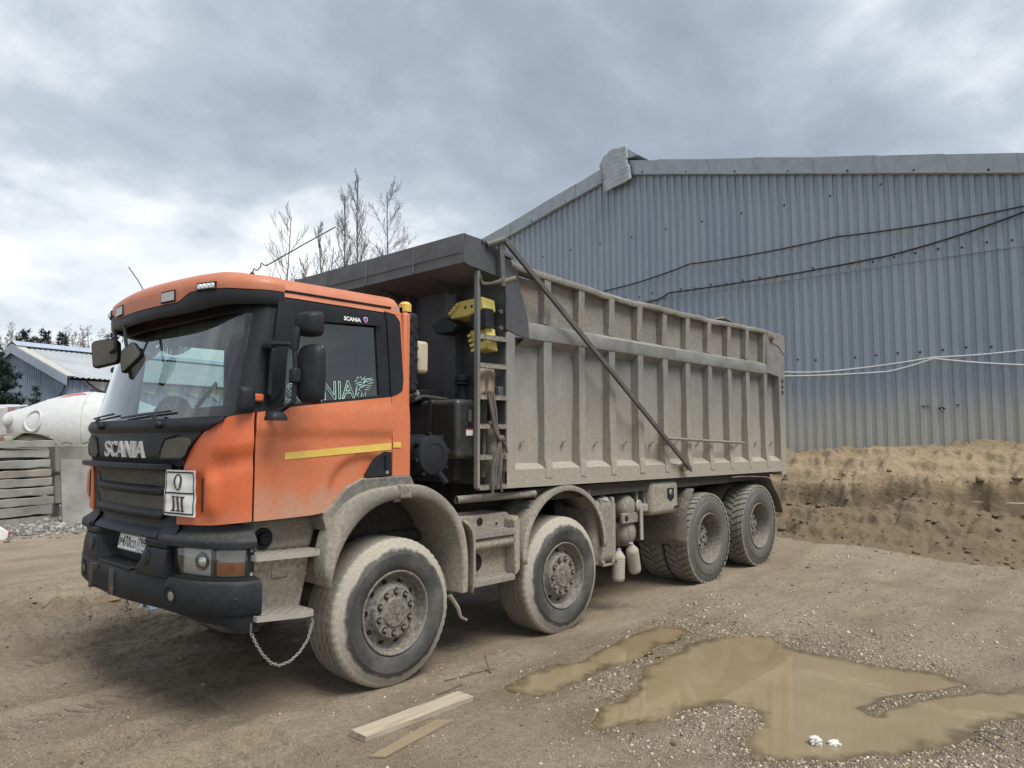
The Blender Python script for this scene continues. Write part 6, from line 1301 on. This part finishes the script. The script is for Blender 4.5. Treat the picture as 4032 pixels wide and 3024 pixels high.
bottle((3.01, -.02, .625), (R(4), R(-18), 0), 'front dusty bottle with lilac cap hung tilted beside the tank'); bottle((2.90, .06, .57), (0, R(4), 0), 'rear dusty bottle hanging upright half behind the tilted one')
# ------------------------------------------------------------------ left background
conc = lambda nm, c, f=.3: dusty(nm, c, .9, film=f, dcol=(.36, .34, .30), var=.42, ns=1.6, bump=.5, bs=40, streak=.0)
C1, C2, C3 = conc('concrete_pale', (.27, .265, .245)), conc('concrete_grey', (.18, .175, .16)), conc('concrete_sheet', (.22, .213, .198))
def at(u, v, d):
    """a point at depth d (metres along the view axis) used to set out far things"""
    return CAM+d*(cF+cR*(u-2016)/FPX-cU*(v-1512)/FPX)
sd_ = np.array([-.934, -.358, 0]); sn_ = np.array([-.358, .934, 0])
SLB = [(1.896, 1.681, 1.527), (1.792, 1.475, 1.313), (1.824, 1.259, 1.089), (1.849, 1.044, .90), (1.872, .864, .694), (1.908, .666, .487), (1.923, .45, .289), (1.994, .267, .088), (1.972, .037, -.124)]
wd = ['topmost pale concrete slab of the stack, with a rubber mat on it', 'second slab from the top of the concrete stack', 'third slab from the top of the concrete stack', 'thin brownish slab fourth from the top of the stack', 'fifth slab from the top, in the middle of the stack', 'sixth slab from the top of the concrete stack', 'third slab from the bottom of the concrete stack', 'round ended slab second from the bottom of the stack', 'bottom slab of the concrete stack, lying on crushed stone']
for i, (x, zt, zb) in enumerate(SLB):
    o0 = np.array([x, 14.42, 0]); ln, dp = 3.4, 1.3; P = []
    if i >= 7:
        for a in np.linspace(0, math.pi/2, 6): P.append(o0+sd_*(.22-.22*math.sin(a))+sn_*(.22-.22*math.cos(a)) if False else o0+sd_*(.22*(1-math.sin(a)))+sn_*(.22*(1-math.cos(a))))
    else: P.append(o0)
    P += [o0+sn_*dp, o0+sn_*dp+sd_*ln]; P += [o0+sd_*(ln*(1-k/26))+sn_*(.014*vnoise(np.float64(k*.9), np.float64(i*3.3), 61)) for k in range(26)]; nP = len(P); mb = MB()
    top = [(p[0], p[1], zt+.022*float(fbm(np.float64(p[0]*3), np.float64(p[1]*3+i*5), 3, 63))) for p in P]; bot = [(p[0], p[1], zb+.026*float(fbm(np.float64(p[0]*3), np.float64(p[1]*3+i*7), 3, 67))) for p in P]
    mb.add(bot+top, [tuple(range(nP))[::-1], tuple(range(nP, 2*nP))]+[(k, (k+1) % nP, nP+(k+1) % nP, nP+k) for k in range(nP)])
    o = part('concrete_slab', mb, C1 if i != 3 else conc('concrete_brownish', (.27, .245, .195)), None, smooth=30, bevel=.012, loc=(o0[0], o0[1], zb)); tag(o, wd[i], 'concrete slab', 'concrete slabs in the stack')
rm = dusty('rubber_mat', (.10, .09, .075), .7, film=.4); g = []
for i in range(25):
    t = i/24; p = np.array([1.93, 14.5, 0])+sd_*(1.02*(1-t)+.0); z = 1.70+.15*math.sin(t*2.6+.4)**2+.05*math.sin(t*9)*(1-t); z = z if t < .93 else 1.62
    g.append([(p[0]+sn_[0]*w, p[1]+sn_[1]*w, z+.02*math.sin(w*7+t*5)) for w in np.linspace(-.06, .6, 6)])
mb = MB(); mb.grid(g); o = part('rubber_mat', mb, rm, None, loc=(1.5, 14.5, 1.68)); o.modifiers.new('t', 'SOLIDIFY').thickness = .025; tag(o, 'buckled brown rubber mat lying on the top concrete slab', 'mat')
mb = MB(); p = np.array([1.93, 14.5, 0])+sd_*.55+sn_*.2; mb.obox((p[0], p[1], 1.74), sd_*.40, sn_*.2, (0, 0, .06)); o = part('timber_offcut', mb, rm, None, loc=(p[0], p[1], 1.68), bevel=.01); tag(o, 'dark block propping up the rubber mat on the slab stack', 'timber')
for k, (dx, c, lab) in enumerate(((1.28, (.20, .09, .05), 'small brown brick on the slab stack'), (1.10, (.40, .38, .34), 'pale lump of concrete on the slab stack'))):
    p = np.array([1.93, 14.5, 0])+sd_*dx; mb = MB(); mb.obox((p[0], p[1], 1.725), sd_*.09, sn_*.06, (0, 0, .045)); o = part('rubble', mb, conc('rubble%d' % k, c), None, bevel=.015, loc=(p[0], p[1], 1.68)); tag(o, lab, 'rubble')
# block wall behind
def block(x0, x1, y0, y1, z0, z1, m, lab, name='concrete_block', rough=0.0):
    mb = MB(); n = 8; r = np.random.default_rng(int(x0*100))
    mb.box(x0, x1, y0, y1, z0, z1); o = part(name, mb, m, None, bevel=.03, seg=2, loc=((x0+x1)/2, y0, z0)); tag(o, lab, 'concrete block', 'concrete blocks behind the stack')
block(2.07, 4.5, 15.0, 15.6, .94, 1.575, C2, 'long grey concrete block forming the top course of the wall'); block(2.10, 3.3, 15.05, 15.6, .22, .90, C2, 'rough concrete block under the long block, beside the stack'); block(3.34, 4.6, 15.02, 15.6, .22, .915, C2, 'concrete block of the lower course hidden by the leaning sheet'); block(2.25, 4.6, 15.1, 15.7, -.3, .2, C2, 'bottom concrete block standing in the crushed stone')
for k, y in enumerate((2.35, 2.8)):
    mb = MB(); a = np.linspace(0, math.pi, 9); mb.tube([(y+.12*math.cos(t), 15.15, 1.57+.06*math.sin(t)) for t in a], .012, 5); o = part('lifting_loop', mb, MT['hose'], None, loc=(y, 15.15, 1.57)); tag(o, ('left' if k == 0 else 'right')+' steel lifting loop on top of the long concrete block', 'loop', 'lifting loops')
mb = MB(); mb.prism([(1.745, 13.15, -.22), (2.75, 13.25, -.24), (2.80, 13.55, 1.27), (1.735, 13.45, 1.283)], (0, .07, 0)); o = part('leaning_slab', mb, C3, None, smooth=None, loc=(2.2, 13.2, -.2)); tag(o, 'stained flat concrete sheet leaning on the block wall behind the bumper', 'concrete sheet')
mb = MB(); mb.box(2.16, 2.28, 14.75, 14.95, -.25, .22); o = part('grey_can', mb, dusty('grey_can', (.22, .225, .22), .6, film=.3), None, bevel=.03, loc=(2.2, 14.8, -.2)); tag(o, 'small grey can standing between the slab stack and the leaning sheet', 'can')
cn = thing('canister', (.18, 11.3, -.12), 'white plastic canister with a red cap at the left edge', 'canister'); mb = MB(); c_ = at(10, 2095, 13.6); cn.location = (c_[0], c_[1], -.14)
mb.prism([(-.5, -.12, 0), (.02, -.12, 0), (.07, -.12, .05), (.07, -.12, .16), (-.06, -.12, .27), (-.5, -.12, .27)], (0, .24, 0)); part('canister_body', mb, dusty('white_canister', (.66, .67, .66), .45, film=.1), cn, local=True, bevel=.03, seg=3)
mb = MB(); mb.lathe([(0, .05), (.036, .05), (.038, 0)], (.065, 0, .13), (1, 0, .2), 14); part('red_cap', mb, MT['red'], cn, local=True)
# ------------------------------------------------------------------ concrete mixer behind the blocks
mx = thing('mixer_truck', at(250, 1900, 27)*[1, 1, 0], 'white concrete mixer drum standing behind the concrete blocks', 'truck')
wm_ = dusty('mixer_white', (.52, .53, .535), .5, film=.35, dcol=(.40, .39, .36), var=.14); a0, a1 = at(-60, 1700, 26.5), at(620, 1678, 27.5); ax = nrm(a1-a0); ln = np.linalg.norm(a1-a0)
prof = [(.0, 0), (.42, 0), (.55, .3), (.62, ln*.10), (.86, ln*.25), (1.11, ln*.375), (1.245, ln*.47), (1.335, ln*.585), (1.33, ln*.63), (1.22, ln*.75), (.95, ln*.9), (.7, ln)]
mb = MB(); mb.lathe(prof, a0, ax, 48); drum = part('drum', mb, wm_, mx, smooth=50)
for f, r in ((.375, 1.11), (.63, 1.33)): mb = MB(); mb.lathe([(r+.012*math.cos(t)-.002, .02*math.sin(t)) for t in np.linspace(0, 2*math.pi, 7)], a0+ax*ln*f, ax, 48); part('drum_seam', mb, dusty('seam%d' % int(f*10), (.40, .40, .39), .6), drum)
def drum_pt(f, ang, e=0):
    r = float(np.interp(f*ln, [p[1] for p in prof], [p[0] for p in prof]))+e; up = np.array([0, 0, 1.]); up = nrm(up-ax*np.dot(up, ax)); tw = nrm(np.cross(up, ax)); tw = tw if np.dot(tw, CAM-a0) > 0 else -tw; return a0+ax*f*ln+r*(math.cos(ang)*tw+math.sin(ang)*up)
c = (.345, R(17)); mb = MB(); mb.tube([drum_pt(c[0]+.052*math.cos(t), c[1]+.36*math.sin(t), .02) for t in np.linspace(0, 2*math.pi, 33)[:-1]], .045, 8, closed=True); part('hatch_ring', mb, wm_, drum)
mb = MB(); mb.grid([[drum_pt(.46+.16*i/10, R(64)+R(14)*j/3*math.sin(math.pi*i/10), .012) for j in range(4)] for i in range(11)]); part('drum_stripe', mb, dusty('red_stripe', (.50, .10, .10), .5, film=.3), drum)
mb = MB(); c = at(0, 1655, 25.5); mb.ball(c, (.38, .38, .36), 20, 12); part('water_tank', mb, wm_, mx, smooth=60); mb = MB(); c = at(-25, 1660, 25.2); mb.obox(c, cR*.28, cF*.3, (0, 0, .5)); part('cab_rear', mb, wm_, mx, bevel=.05)
mb = MB(); c = at(10, 1607, 27.5); mb.obox(c, cR*.30, cF*.6, (0, 0, .12)); part('cab_roof', mb, wm_, mx, bevel=.05); mb = MB(); c = at(32, 1612, 27.2); mb.obox(c, cR*.06, cF*.3, (0, 0, .09)); part('cab_stripe', mb, dusty('faded_red', (.42, .16, .13), .6, film=.4), mx)
mb = MB(); mb.tube([at(30, 1603, 27.0), at(110, 1598, 27.3)], .05, 6); part('cab_rail', mb, dusty('grey_rail', (.35, .37, .42), .5), mx)
mb = MB(); mb.obox(at(250, 1830, 27.2), cR*3.4, cF*1.0, (0, 0, .25)); part('chassis', mb, MT['under'], mx)
for u in (40, 190, 500): mb = MB(); mb.lathe([(0, -.2), (.5, -.2), (.52, 0), (.5, .2), (0, .2)], at(u, 1880, 26.6)*[1, 1, 0]+[0, 0, .5], cF*[1, 1, 0], 24); part('wheel', mb, MT['tyre'], mx)
# ------------------------------------------------------------------ grey shed
sh = thing('shed', (6.2, 28.1, 0), 'pale blue grey metal shed with a shallow ribbed roof beyond the mixer', 'building')
e_ = nrm((1.151, .223, 0)); g_ = nrm((-.19, .98, 0)); C0 = np.array([6.2, 28.1, 0.]); HW, EZ, RZ, LN = 4.1, 4.2, 5.62, 24
shm = dusty('shed_cladding', (.25, .31, .41), .6, film=.35, dcol=(.36, .40, .46), ns=1.5, var=.12); shr = dusty('shed_roof', (.36, .40, .43), .5, metal=.2, film=.5, dcol=(.47, .47, .44), ns=.8); sht = dusty('shed_trim', (.30, .36, .44), .5, film=.2, dcol=(.4, .43, .46))
def cor(P0, d, L_, topf, out, z0, m, name, pitch=.17, dep=.04, bot=None):
    n = int(L_/pitch); rows = []
    for k in range(n):
        for a, dd in ((0, 0), (.5, 0), (.56, 1), (.94, 1)): p = P0+d*(k+a)*pitch; rows.append([(p[0]+out[0]*dd*dep, p[1]+out[1]*dd*dep, z0), (p[0]+out[0]*dd*dep, p[1]+out[1]*dd*dep, topf((k+a)*pitch))])
    mb = MB(); mb.grid(rows); return part(name, mb, m, sh, smooth=None)
for k in range(8): cor(C0+g_*(k*1.025), g_, 1.02, lambda w, k=k: RZ-(RZ-EZ)*abs(w+k*1.025-HW)/HW-.05, -e_, -.3, shm, 'cladding_sheet')
for k in range(12): cor(C0+e_*(k*1.7), e_, 1.7, lambda w: EZ-.02, -g_, -.3, shm, 'cladding_sheet', .28)
for s in (0, 1):
    for k in range(16):
        rows = []; p0 = C0-e_*.25+e_*k*1.53
        for j in range(7):
            for a, dd in ((0, 0), (.12, 0), (.14, .035), (.19, .035)): q = p0+e_*(j*.2186+a); rows.append([(q[0]+(g_*(-.35 if s == 0 else 2*HW+.35))[0], q[1]+(g_*(-.35 if s == 0 else 2*HW+.35))[1], EZ-.10+dd), (q[0]+g_[0]*HW, q[1]+g_[1]*HW, RZ+.02+dd)])
        mb = MB(); mb.grid(rows); part('roof_sheet', mb, shr, sh, smooth=None)
def quad(name, P, m, th=(0, 0, .02)): mb = MB(); mb.prism(P, th); return part(name, mb, m, sh, smooth=None)
fa = C0-e_*.27
for s in (0, 1):
    for k in range(4):
        w0, w1 = (-.35+1.115*k, -.35+1.115*(k+1)) if s == 0 else (2*HW+.35-1.115*k, 2*HW+.35-1.115*(k+1)); zf = lambda w: RZ-(RZ-EZ)*abs(w-HW)/HW
        quad('verge_flashing', [(*(fa+g_*w0)[:2], zf(w0)+.06), (*(fa+g_*w1)[:2], zf(w1)+.06), (*(fa+g_*w1)[:2], zf(w1)-.30), (*(fa+g_*w0)[:2], zf(w0)-.30)], sht, tuple(-e_*.02))
        quad('verge_cap', [(*(fa+g_*w0)[:2], zf(w0)+.065), (*(fa+g_*w1)[:2], zf(w1)+.065), (*(fa+g_*w1+e_*.35)[:2], zf(w1)+.075), (*(fa+g_*w0+e_*.35)[:2], zf(w0)+.075)], dusty('cap_pale', (.42, .42, .39), .6, film=.3))
for s, w in ((0, HW-.42), (1, HW+.42)): quad('ridge_cap', [(*(fa+g_*HW)[:2], RZ+.20), (*(fa+g_*HW+e_*LN)[:2], RZ+.20), (*(fa+g_*w+e_*LN)[:2], RZ-.02), (*(fa+g_*w)[:2], RZ-.02)], sht)
quad('rear_wall', [(*(C0+e_*LN)[:2], -.3), (*(C0+e_*LN+g_*2*HW)[:2], -.3), (*(C0+e_*LN+g_*2*HW)[:2], EZ), (*(C0+e_*LN)[:2], EZ)], shm, (0, .05, 0)); quad('eave_painted_shade', [(*(C0-g_*.05)[:2], EZ-.18), (*(C0-g_*.05+e_*LN)[:2], EZ-.18), (*(C0-g_*.05+e_*LN)[:2], EZ-.05), (*(C0-g_*.05)[:2], EZ-.05)], MT['void'], tuple(-g_*.03))  # the black strip is painted shade below the shed eave
for k in range(9): a = C0+e_*(.5+1.1*k)-g_*.06; quad('foam_drip', [(*a[:2], EZ-.18), (*(a+e_*1.0)[:2], EZ-.18), (*(a+e_*.8)[:2], EZ-.62-.15*(k % 2)), (*(a+e_*.3)[:2], EZ-.48)], dusty('foam', (.48, .47, .44), .9), tuple(-g_*.02))
for a in (.9, 8.5): p = C0+e_*a-g_*.05; quad('window', [(*p[:2], 2.55), (*(p+e_*2.2)[:2], 2.55), (*(p+e_*2.2)[:2], 2.95), (*p[:2], 2.95)], MT['void'], tuple(-g_*.02))
def far_cable(lab, pts, r):
    mb = MB(); mb.tube(sag_line(pts, .12, 6), r, 5); o = part('cable', mb, MT['hose'], None, loc=pts[0]); tag(o, lab, 'cable')
far_cable('black cable drooping along the side wall of the far shed', [tuple(C0+e_*.6-g_*.12+[0, 0, 4.0]), tuple(C0+e_*1.6-g_*.12+[0, 0, 3.6]), tuple(C0+e_*4.2-g_*.12+[0, 0, 2.75])], .04)
far_cable('black cable hanging off the corner of the far shed gable', [tuple(C0-e_*.1+g_*.0+[0, 0, 3.9]), tuple(C0-e_*.15+g_*.9+[0, 0, 3.0]), tuple(C0-e_*.2+g_*3.2+[0, 0, 2.7]), tuple(C0-e_*.3+g_*5.6+[0, 0, 1.9])], .03)
# ------------------------------------------------------------------ trees
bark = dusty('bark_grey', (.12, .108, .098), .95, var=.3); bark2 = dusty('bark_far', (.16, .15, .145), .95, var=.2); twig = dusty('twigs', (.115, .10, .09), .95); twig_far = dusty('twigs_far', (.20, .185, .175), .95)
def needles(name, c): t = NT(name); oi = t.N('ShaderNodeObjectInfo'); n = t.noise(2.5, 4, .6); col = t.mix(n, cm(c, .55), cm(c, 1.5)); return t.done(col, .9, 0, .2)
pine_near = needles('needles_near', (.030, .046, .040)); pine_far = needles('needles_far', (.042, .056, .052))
def conifer(base, H, Rr, lab, mat, seed, first=.15, nwh=16, tuft=.20, group=None, name='pine_tree', dens=1.0):
    r = np.random.default_rng(seed); t = thing(name, base, lab, 'tree', group); mb = MB(); mb.tube([(0, 0, 0), (.02*H*.3, 0, H*.5), (0, 0, H)], [.03*H*.5, .02*H*.5, .01], 7); part('trunk', mb, bark, t, local=True)
    fo = MB(); V, F = [], []; br = MB()
    for w in range(nwh):
        f = first+(1-first)*(w/(nwh-1))**.9; z = f*H; rad = Rr*(1-f)**.75*(.75+.5*r.random())+.05*Rr; nb = int(4+4*(1-f)*dens+r.random()*2)
        for b in range(nb):
            a = r.uniform(0, 2*math.pi); L_ = rad*r.uniform(.6, 1.1); dz = r.uniform(-.22, .18)*L_; d = np.array([math.cos(a), math.sin(a), 0]); tip = np.array([0, 0, z])+d*L_+[0, 0, dz+.10*L_]
            br.tube([(0, 0, z), tuple(np.array([0, 0, z])*.5+tip*.5-[0, 0, .06*L_]), tuple(tip)], [.012*H*.12, .008*H*.1, .004], 3)
            nt = max(3, int(L_/tuft*3.0*dens))
            for k in range(nt):
                q = .25+.75*(k+r.random())/nt; c = np.array([0, 0, z])*(1-q)+tip*q+r.normal(0, tuft*.28, 3)*[1, 1, .7]
                for _ in range(7):
                    n1 = nrm(r.normal(0, 1, 3)+d*.6+[0, 0, .5]); l = tuft*r.uniform(.5, 1.0); sd = nrm(np.cross(n1, r.normal(0, 1, 3)))*tuft*.11; V += [c-sd, c+sd, c+n1*l]; F.append((len(V)-3, len(V)-2, len(V)-1))
    part('branches', br, bark, t, local=True); fo.add(V, F); part('crown', fo, mat, t, local=True, smooth=None); return t
def ground_at(u, d): p = at(u, 1700, d); return (p[0], p[1], -.1)
conifer(ground_at(-22, 28.4), 5.3, 1.75, 'dark bushy pine at the left edge in front of the shed gable', pine_near, 3, .12, 20, .26, dens=1.9)
conifer(ground_at(135, 28.6), 3.75, .7, 'young dark pine beside the shed gable behind the mixer', pine_near, 4, .2, 12, .18, dens=1.4)
G = 'trees behind the shed'
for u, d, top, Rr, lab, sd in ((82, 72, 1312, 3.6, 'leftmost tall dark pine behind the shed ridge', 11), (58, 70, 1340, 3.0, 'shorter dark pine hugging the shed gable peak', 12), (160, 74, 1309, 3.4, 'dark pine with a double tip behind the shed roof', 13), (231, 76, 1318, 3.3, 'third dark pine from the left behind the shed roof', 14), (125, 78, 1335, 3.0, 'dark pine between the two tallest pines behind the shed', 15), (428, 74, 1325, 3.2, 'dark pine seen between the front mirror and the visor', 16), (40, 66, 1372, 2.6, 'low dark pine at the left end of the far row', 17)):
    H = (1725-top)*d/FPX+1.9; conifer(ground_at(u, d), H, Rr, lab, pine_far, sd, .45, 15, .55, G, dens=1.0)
def bare(base, H, lab, seed, mat, tmat, spread=.32, lev=4, n1=14, droop=0.0, first=.25, group=None, r0=None, name='bare_tree', up=.75, tw=.008, sub=6, stems=((0, 0, 1.0),), bend=0.0):
    rr = random.Random(seed); t = thing(name, base, lab, 'tree', group); tr = MB(); V, F = [], []; r0 = r0 or H*.0075; gs = rr.gauss
    def stick(P, ra):
        b = len(V)
        for k, p in enumerate(P):
            q = P[min(k+1, len(P)-1)] if k < len(P)-1 else p; o_ = P[k-1] if k else p; d = (q[0]-o_[0], q[1]-o_[1], q[2]-o_[2]); l = math.sqrt(d[0]**2+d[1]**2+d[2]**2)+1e-9; dx, dy, dz = d[0]/l, d[1]/l, d[2]/l
            u = (-dy, dx, 0) if abs(dz) < .99 else (1, 0, 0); lu = math.hypot(u[0], u[1])+1e-9; u = (u[0]/lu, u[1]/lu, 0); w = (dy*u[2]-dz*u[1], dz*u[0]-dx*u[2], dx*u[1]-dy*u[0]); r = ra[k]
            for c, s in ((1, 0), (-.5, .866), (-.5, -.866)): V.append((p[0]+r*(c*u[0]+s*w[0]), p[1]+r*(c*u[1]+s*w[1]), p[2]+r*(c*u[2]+s*w[2])))
        for k in range(len(P)-1):
            for m in range(3): n_ = (m+1) % 3; F.append((b+3*k+m, b+3*k+n_, b+3*k+3+n_, b+3*k+3+m))
    def un(a, b, c): l = math.sqrt(a*a+b*b+c*c)+1e-9; return (a/l, b/l, c/l)
    def grow(p, d, L_, rad, l):
        n = 7 if l == 0 else (4 if l < 3 else 2); P = [p]; q = p; dd = d; wob = .018 if l == 0 else .11
        for k in range(n):
            dd = un(dd[0]+gs(0, wob), dd[1]+gs(0, wob), dd[2]+gs(0, wob)+((.10*up if l < 3 else .05) if l else .05)-droop*(l >= 2)*.28+bend*(l >= 2)*.12); q = (q[0]+dd[0]*L_/n, q[1]+dd[1]*L_/n, q[2]+dd[2]*L_/n); P.append(q)
        ra = [rad+(max(rad*.3, tw*.5)-rad)*k/n for k in range(n+1)]
        if l == 0: tr.tube(P, ra, 6, caps=False)
        else: stick(P, ra)
        if l >= lev: return
        nb = n1 if l == 0 else max(2, int(sub*(1 if l == 1 else .75)))
        for b in range(nb):
            f = (first+(1-first)*(b+rr.random()*.6)/nb) if l == 0 else (.12+.88*(b+rr.random())/nb); f = min(f, .98); x = f*n; i = min(int(x), n-1); x -= i; a0, a1 = P[i], P[i+1]; pp = tuple(a0[k]*(1-x)+a1[k]*x for k in range(3)); pd = un(a1[0]-a0[0], a1[1]-a0[1], a1[2]-a0[2]); a = rr.uniform(0, 2*math.pi); e = (math.cos(a), math.sin(a), .2); s = un(pd[1]*e[2]-pd[2]*e[1], pd[2]*e[0]-pd[0]*e[2], pd[0]*e[1]-pd[1]*e[0]); k_ = (.62+.2*rr.random())*(1+spread)
            nd = un(pd[0]*up+s[0]*k_, pd[1]*up+s[1]*k_, pd[2]*up+s[2]*k_); LL = L_*(spread*1.35*(1.02-f*.85) if l == 0 else .46*(1-.4*f))*(.75+.5*rr.random()); grow(pp, nd, LL, max(rad*(.36 if l == 0 else .5)*(1-.5*f), tw*.6), l+1)
    for dx, dy, k in stems: grow((dx, dy, 0.), un(dx*.07, dy*.07, 1), H*k, r0*k, 0)
    part('trunk', tr, mat, t, local=True); fast_tris('crown', V, F, tmat, t); return t
def top_z(v, d): return (1725-v)*d/FPX+1.8
bare(ground_at(1405, 30), top_z(668, 30), 'tallest bare poplar like tree with two upright stems behind the canopy', 21, bark, twig, .20, 3, 30, 0, .40, up=1.7, tw=.008, sub=8, r0=.07, stems=((0, 0, 1.0), (-.35, .3, .93), (-.75, .7, .82), (.45, -.4, .74), (-1.2, 1.0, .70)))
bare(ground_at(1520, 31), top_z(740, 31), 'fine twigged bare birch to the right of the tall poplar', 22, bark, twig, .25, 3, 26, 0, .4, up=1.1, tw=.008, sub=8, r0=.06)
bare(ground_at(1082, 31), top_z(833, 31), 'sparse bare tree with curved twigs behind the antenna', 23, bark, twig, .30, 2, 14, .0, .55, up=1.15, tw=.011, sub=16, r0=.06, bend=2.0)
bare(ground_at(1250, 31), top_z(950, 31), 'low bare sapling between the antenna tree and the tall poplar', 24, bark, twig, .24, 3, 12, 0, .5, up=1.3, tw=.009, sub=7, r0=.05)
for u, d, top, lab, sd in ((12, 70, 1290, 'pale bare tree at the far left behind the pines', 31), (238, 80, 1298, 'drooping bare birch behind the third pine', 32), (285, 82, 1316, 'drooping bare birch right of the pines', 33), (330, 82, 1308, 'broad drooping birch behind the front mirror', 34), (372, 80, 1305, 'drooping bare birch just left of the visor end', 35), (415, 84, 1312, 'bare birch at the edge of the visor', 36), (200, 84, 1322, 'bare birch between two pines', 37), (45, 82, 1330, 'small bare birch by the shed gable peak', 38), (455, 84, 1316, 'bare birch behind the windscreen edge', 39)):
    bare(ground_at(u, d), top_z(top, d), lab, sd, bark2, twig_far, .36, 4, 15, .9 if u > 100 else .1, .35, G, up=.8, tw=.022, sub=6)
# hedge line at the end of the yard so that the ground does not meet the sky bare
# ------------------------------------------------------------------ small things on the ground
def gz(x, y): return float(ground_h(np.array([x]), np.array([y]))[0])
wood = dusty('weathered_plank', (.40, .33, .24), .9, film=.25, ns=3, var=.3, bump=.6, bs=25)
def wood_grain():
    t = NT('plank_wood'); tc = t.N('ShaderNodeTexCoord'); n = t.noise(1, 6, .7, vec=tc.outputs['Object'], sc=(3, 60, 60)); n2 = t.noise(6, 5, .6, vec=tc.outputs['Object']); col = t.mix(t.rng(n, .35, .7), (.27, .21, .15), (.50, .43, .33)); col = t.mix(t.rng(n2, .45, .7, 0, .7), col, (.36, .31, .24)); t.bump(n, .6, .006); return t.done(col, .9)
wg = wood_grain()
pl_ = thing('plank', (-.30, -.565, gz(-.3, -.565)), 'weathered plank lying on the mud in front of the first wheel', 'plank'); mb = MB(); g = []
for i in range(19):
    x = -.45+.90*i/18; e0 = .006*vnoise(x*9, 1., 3); g.append([(x+.006*math.sin(j*2.1)*(i in (0, 18)), y, z) for j, (y, z) in enumerate(((-.07+e0, .0), (-.073+e0, .034), (-.02, .040+.003*vnoise(x*6, 2., 5)), (.012, .036), (.05, .040+.003*vnoise(x*6, 4., 5)), (.072-e0, .036), (.07, 0)))])
mb.grid(g, False, True); mb.F += [tuple(range(7)), tuple(range(18*7, 19*7))]; o = part('board', mb, wg, pl_, smooth=30, local=True); pl_.rotation_euler = (0, 0, math.atan2(.02, .86)); pl_.location.z += .002
mb = MB(); mb.prism([(-.80, -.90, 0), (-.86, -.83, 0), (-.25, -.70, 0), (-.18, -.79, 0)], (0, 0, .009)); o = part('thin_board', mb, wood if False else dusty('mud_board', (.22, .168, .105), .95, film=.5, dcol=(.25, .195, .125), bump=.8, bs=50), None, smooth=None, loc=(-.5, -.8, -.004)); o.location.z = gz(-.5, -.8)-.002; tag(o, 'thin mud caked board half buried beside the plank', 'board')
for k, (P, lab) in enumerate(((((.30, -.18), (.42, -.20), (.60, -.22), (.75, -.25)), 'long dark twig lying behind the plank'), (((.07, -.36), (.20, -.35), (.34, -.33)), 'short dark twig lying near the plank end'), (((.66, -.30), (.70, -.22), (.715, -.18)), 'forked twig end standing up by the puddle'))):
    z0 = gz(*P[0])
    mb = MB(); mb.tube([(x, y, gz(x, y)+.004+(.05*i if k == 2 else 0)) for i, (x, y) in enumerate(P)], .005, 6); o = part('twig', mb, dusty('twig%d' % k, (.09, .065, .045), .9), None, loc=(P[0][0], P[0][1], z0)); tag(o, lab, 'twig', 'twigs by the plank')
def boulder(name, c, s, mat, lab, seed, cat='rock'):
    bm = bmesh.new(); bmesh.ops.create_icosphere(bm, subdivisions=4, radius=1); r = random.Random(seed)
    for v in bm.verts: p = v.co; k = .9+.62*float(fbm(np.float64(p.x*1.2+seed+p.z*.7), np.float64(p.y*1.2+p.z*1.1), 3, seed, .5)); v.co = Vector((p.x*s[0]*k, p.y*s[1]*k, p.z*s[2]*k))
    me = bpy.data.meshes.new(name); bm.to_mesh(me); bm.free(); me.materials.append(mat); o = bpy.data.objects.new(name, me); COL.objects.link(o); o.location = c; tag(o, lab, cat)
rk = dusty('white_rock', (.58, .57, .54), .9, film=.25, dcol=(.36, .31, .23), bump=.6, bs=60)
boulder('rock', (1.02, -2.585, WZ[1]+.012), (.065, .042, .036), rk, 'white lump of rubble sitting in the big puddle', 5); boulder('rock', (1.085, -2.66, WZ[1]+.004), (.048, .038, .026), rk, 'smaller pale stone touching the white lump in the puddle', 9)
mb = MB(); mb.tube([(1.66, -3.27, gz(1.66, -3.27)), (1.70, -3.255, gz(1.7, -3.25)+.05), (1.73, -3.31, gz(1.73, -3.31)+.052), (1.76, -3.40, gz(1.76, -3.4)+.03)], .004, 5); mb.tube([(1.70, -3.255, gz(1.7, -3.25)+.05), (1.64, -3.35, gz(1.64, -3.35)+.02), (1.58, -3.42, gz(1.58, -3.42)+.01)], .004, 5); o = part('wire', mb, MT['hose'], None, loc=(1.68, -3.3, 0)); tag(o, 'bent black wire sticking out of the gravel at the right edge', 'wire')
bg_ = MB(); g = []; r = np.random.default_rng(2)
for i in range(9):
    g.append([(-.22+.10*math.cos(2*math.pi*i/9)*w*(1+.3*r.random()), 3.80+.10*math.sin(2*math.pi*i/9)*w*(1+.3*r.random()), .09*(1-w)+.02*r.random()) for w in (.05, .35, .7, 1.0)])
bg_.grid(g, True, False); o = part('plastic_bag', bg_, dusty('blue_bag', (.16, .30, .48), .3, film=.25, dcol=(.5, .5, .5), ns=16), None, loc=(-.22, 3.8, 0)); o.location.z = gz(-.22, 3.8); tag(o, 'crumpled blue plastic bag on the ground under the bumper', 'bag')
boulder('mud_lump', (-.35, 4.35, gz(-.35, 4.35)+.02), (.12, .09, .05), dusty('mud_lump', (.19, .14, .09), .95, bump=.8, bs=30), 'dark clod of mud on the ground left of the bumper', 12, 'mud clod')
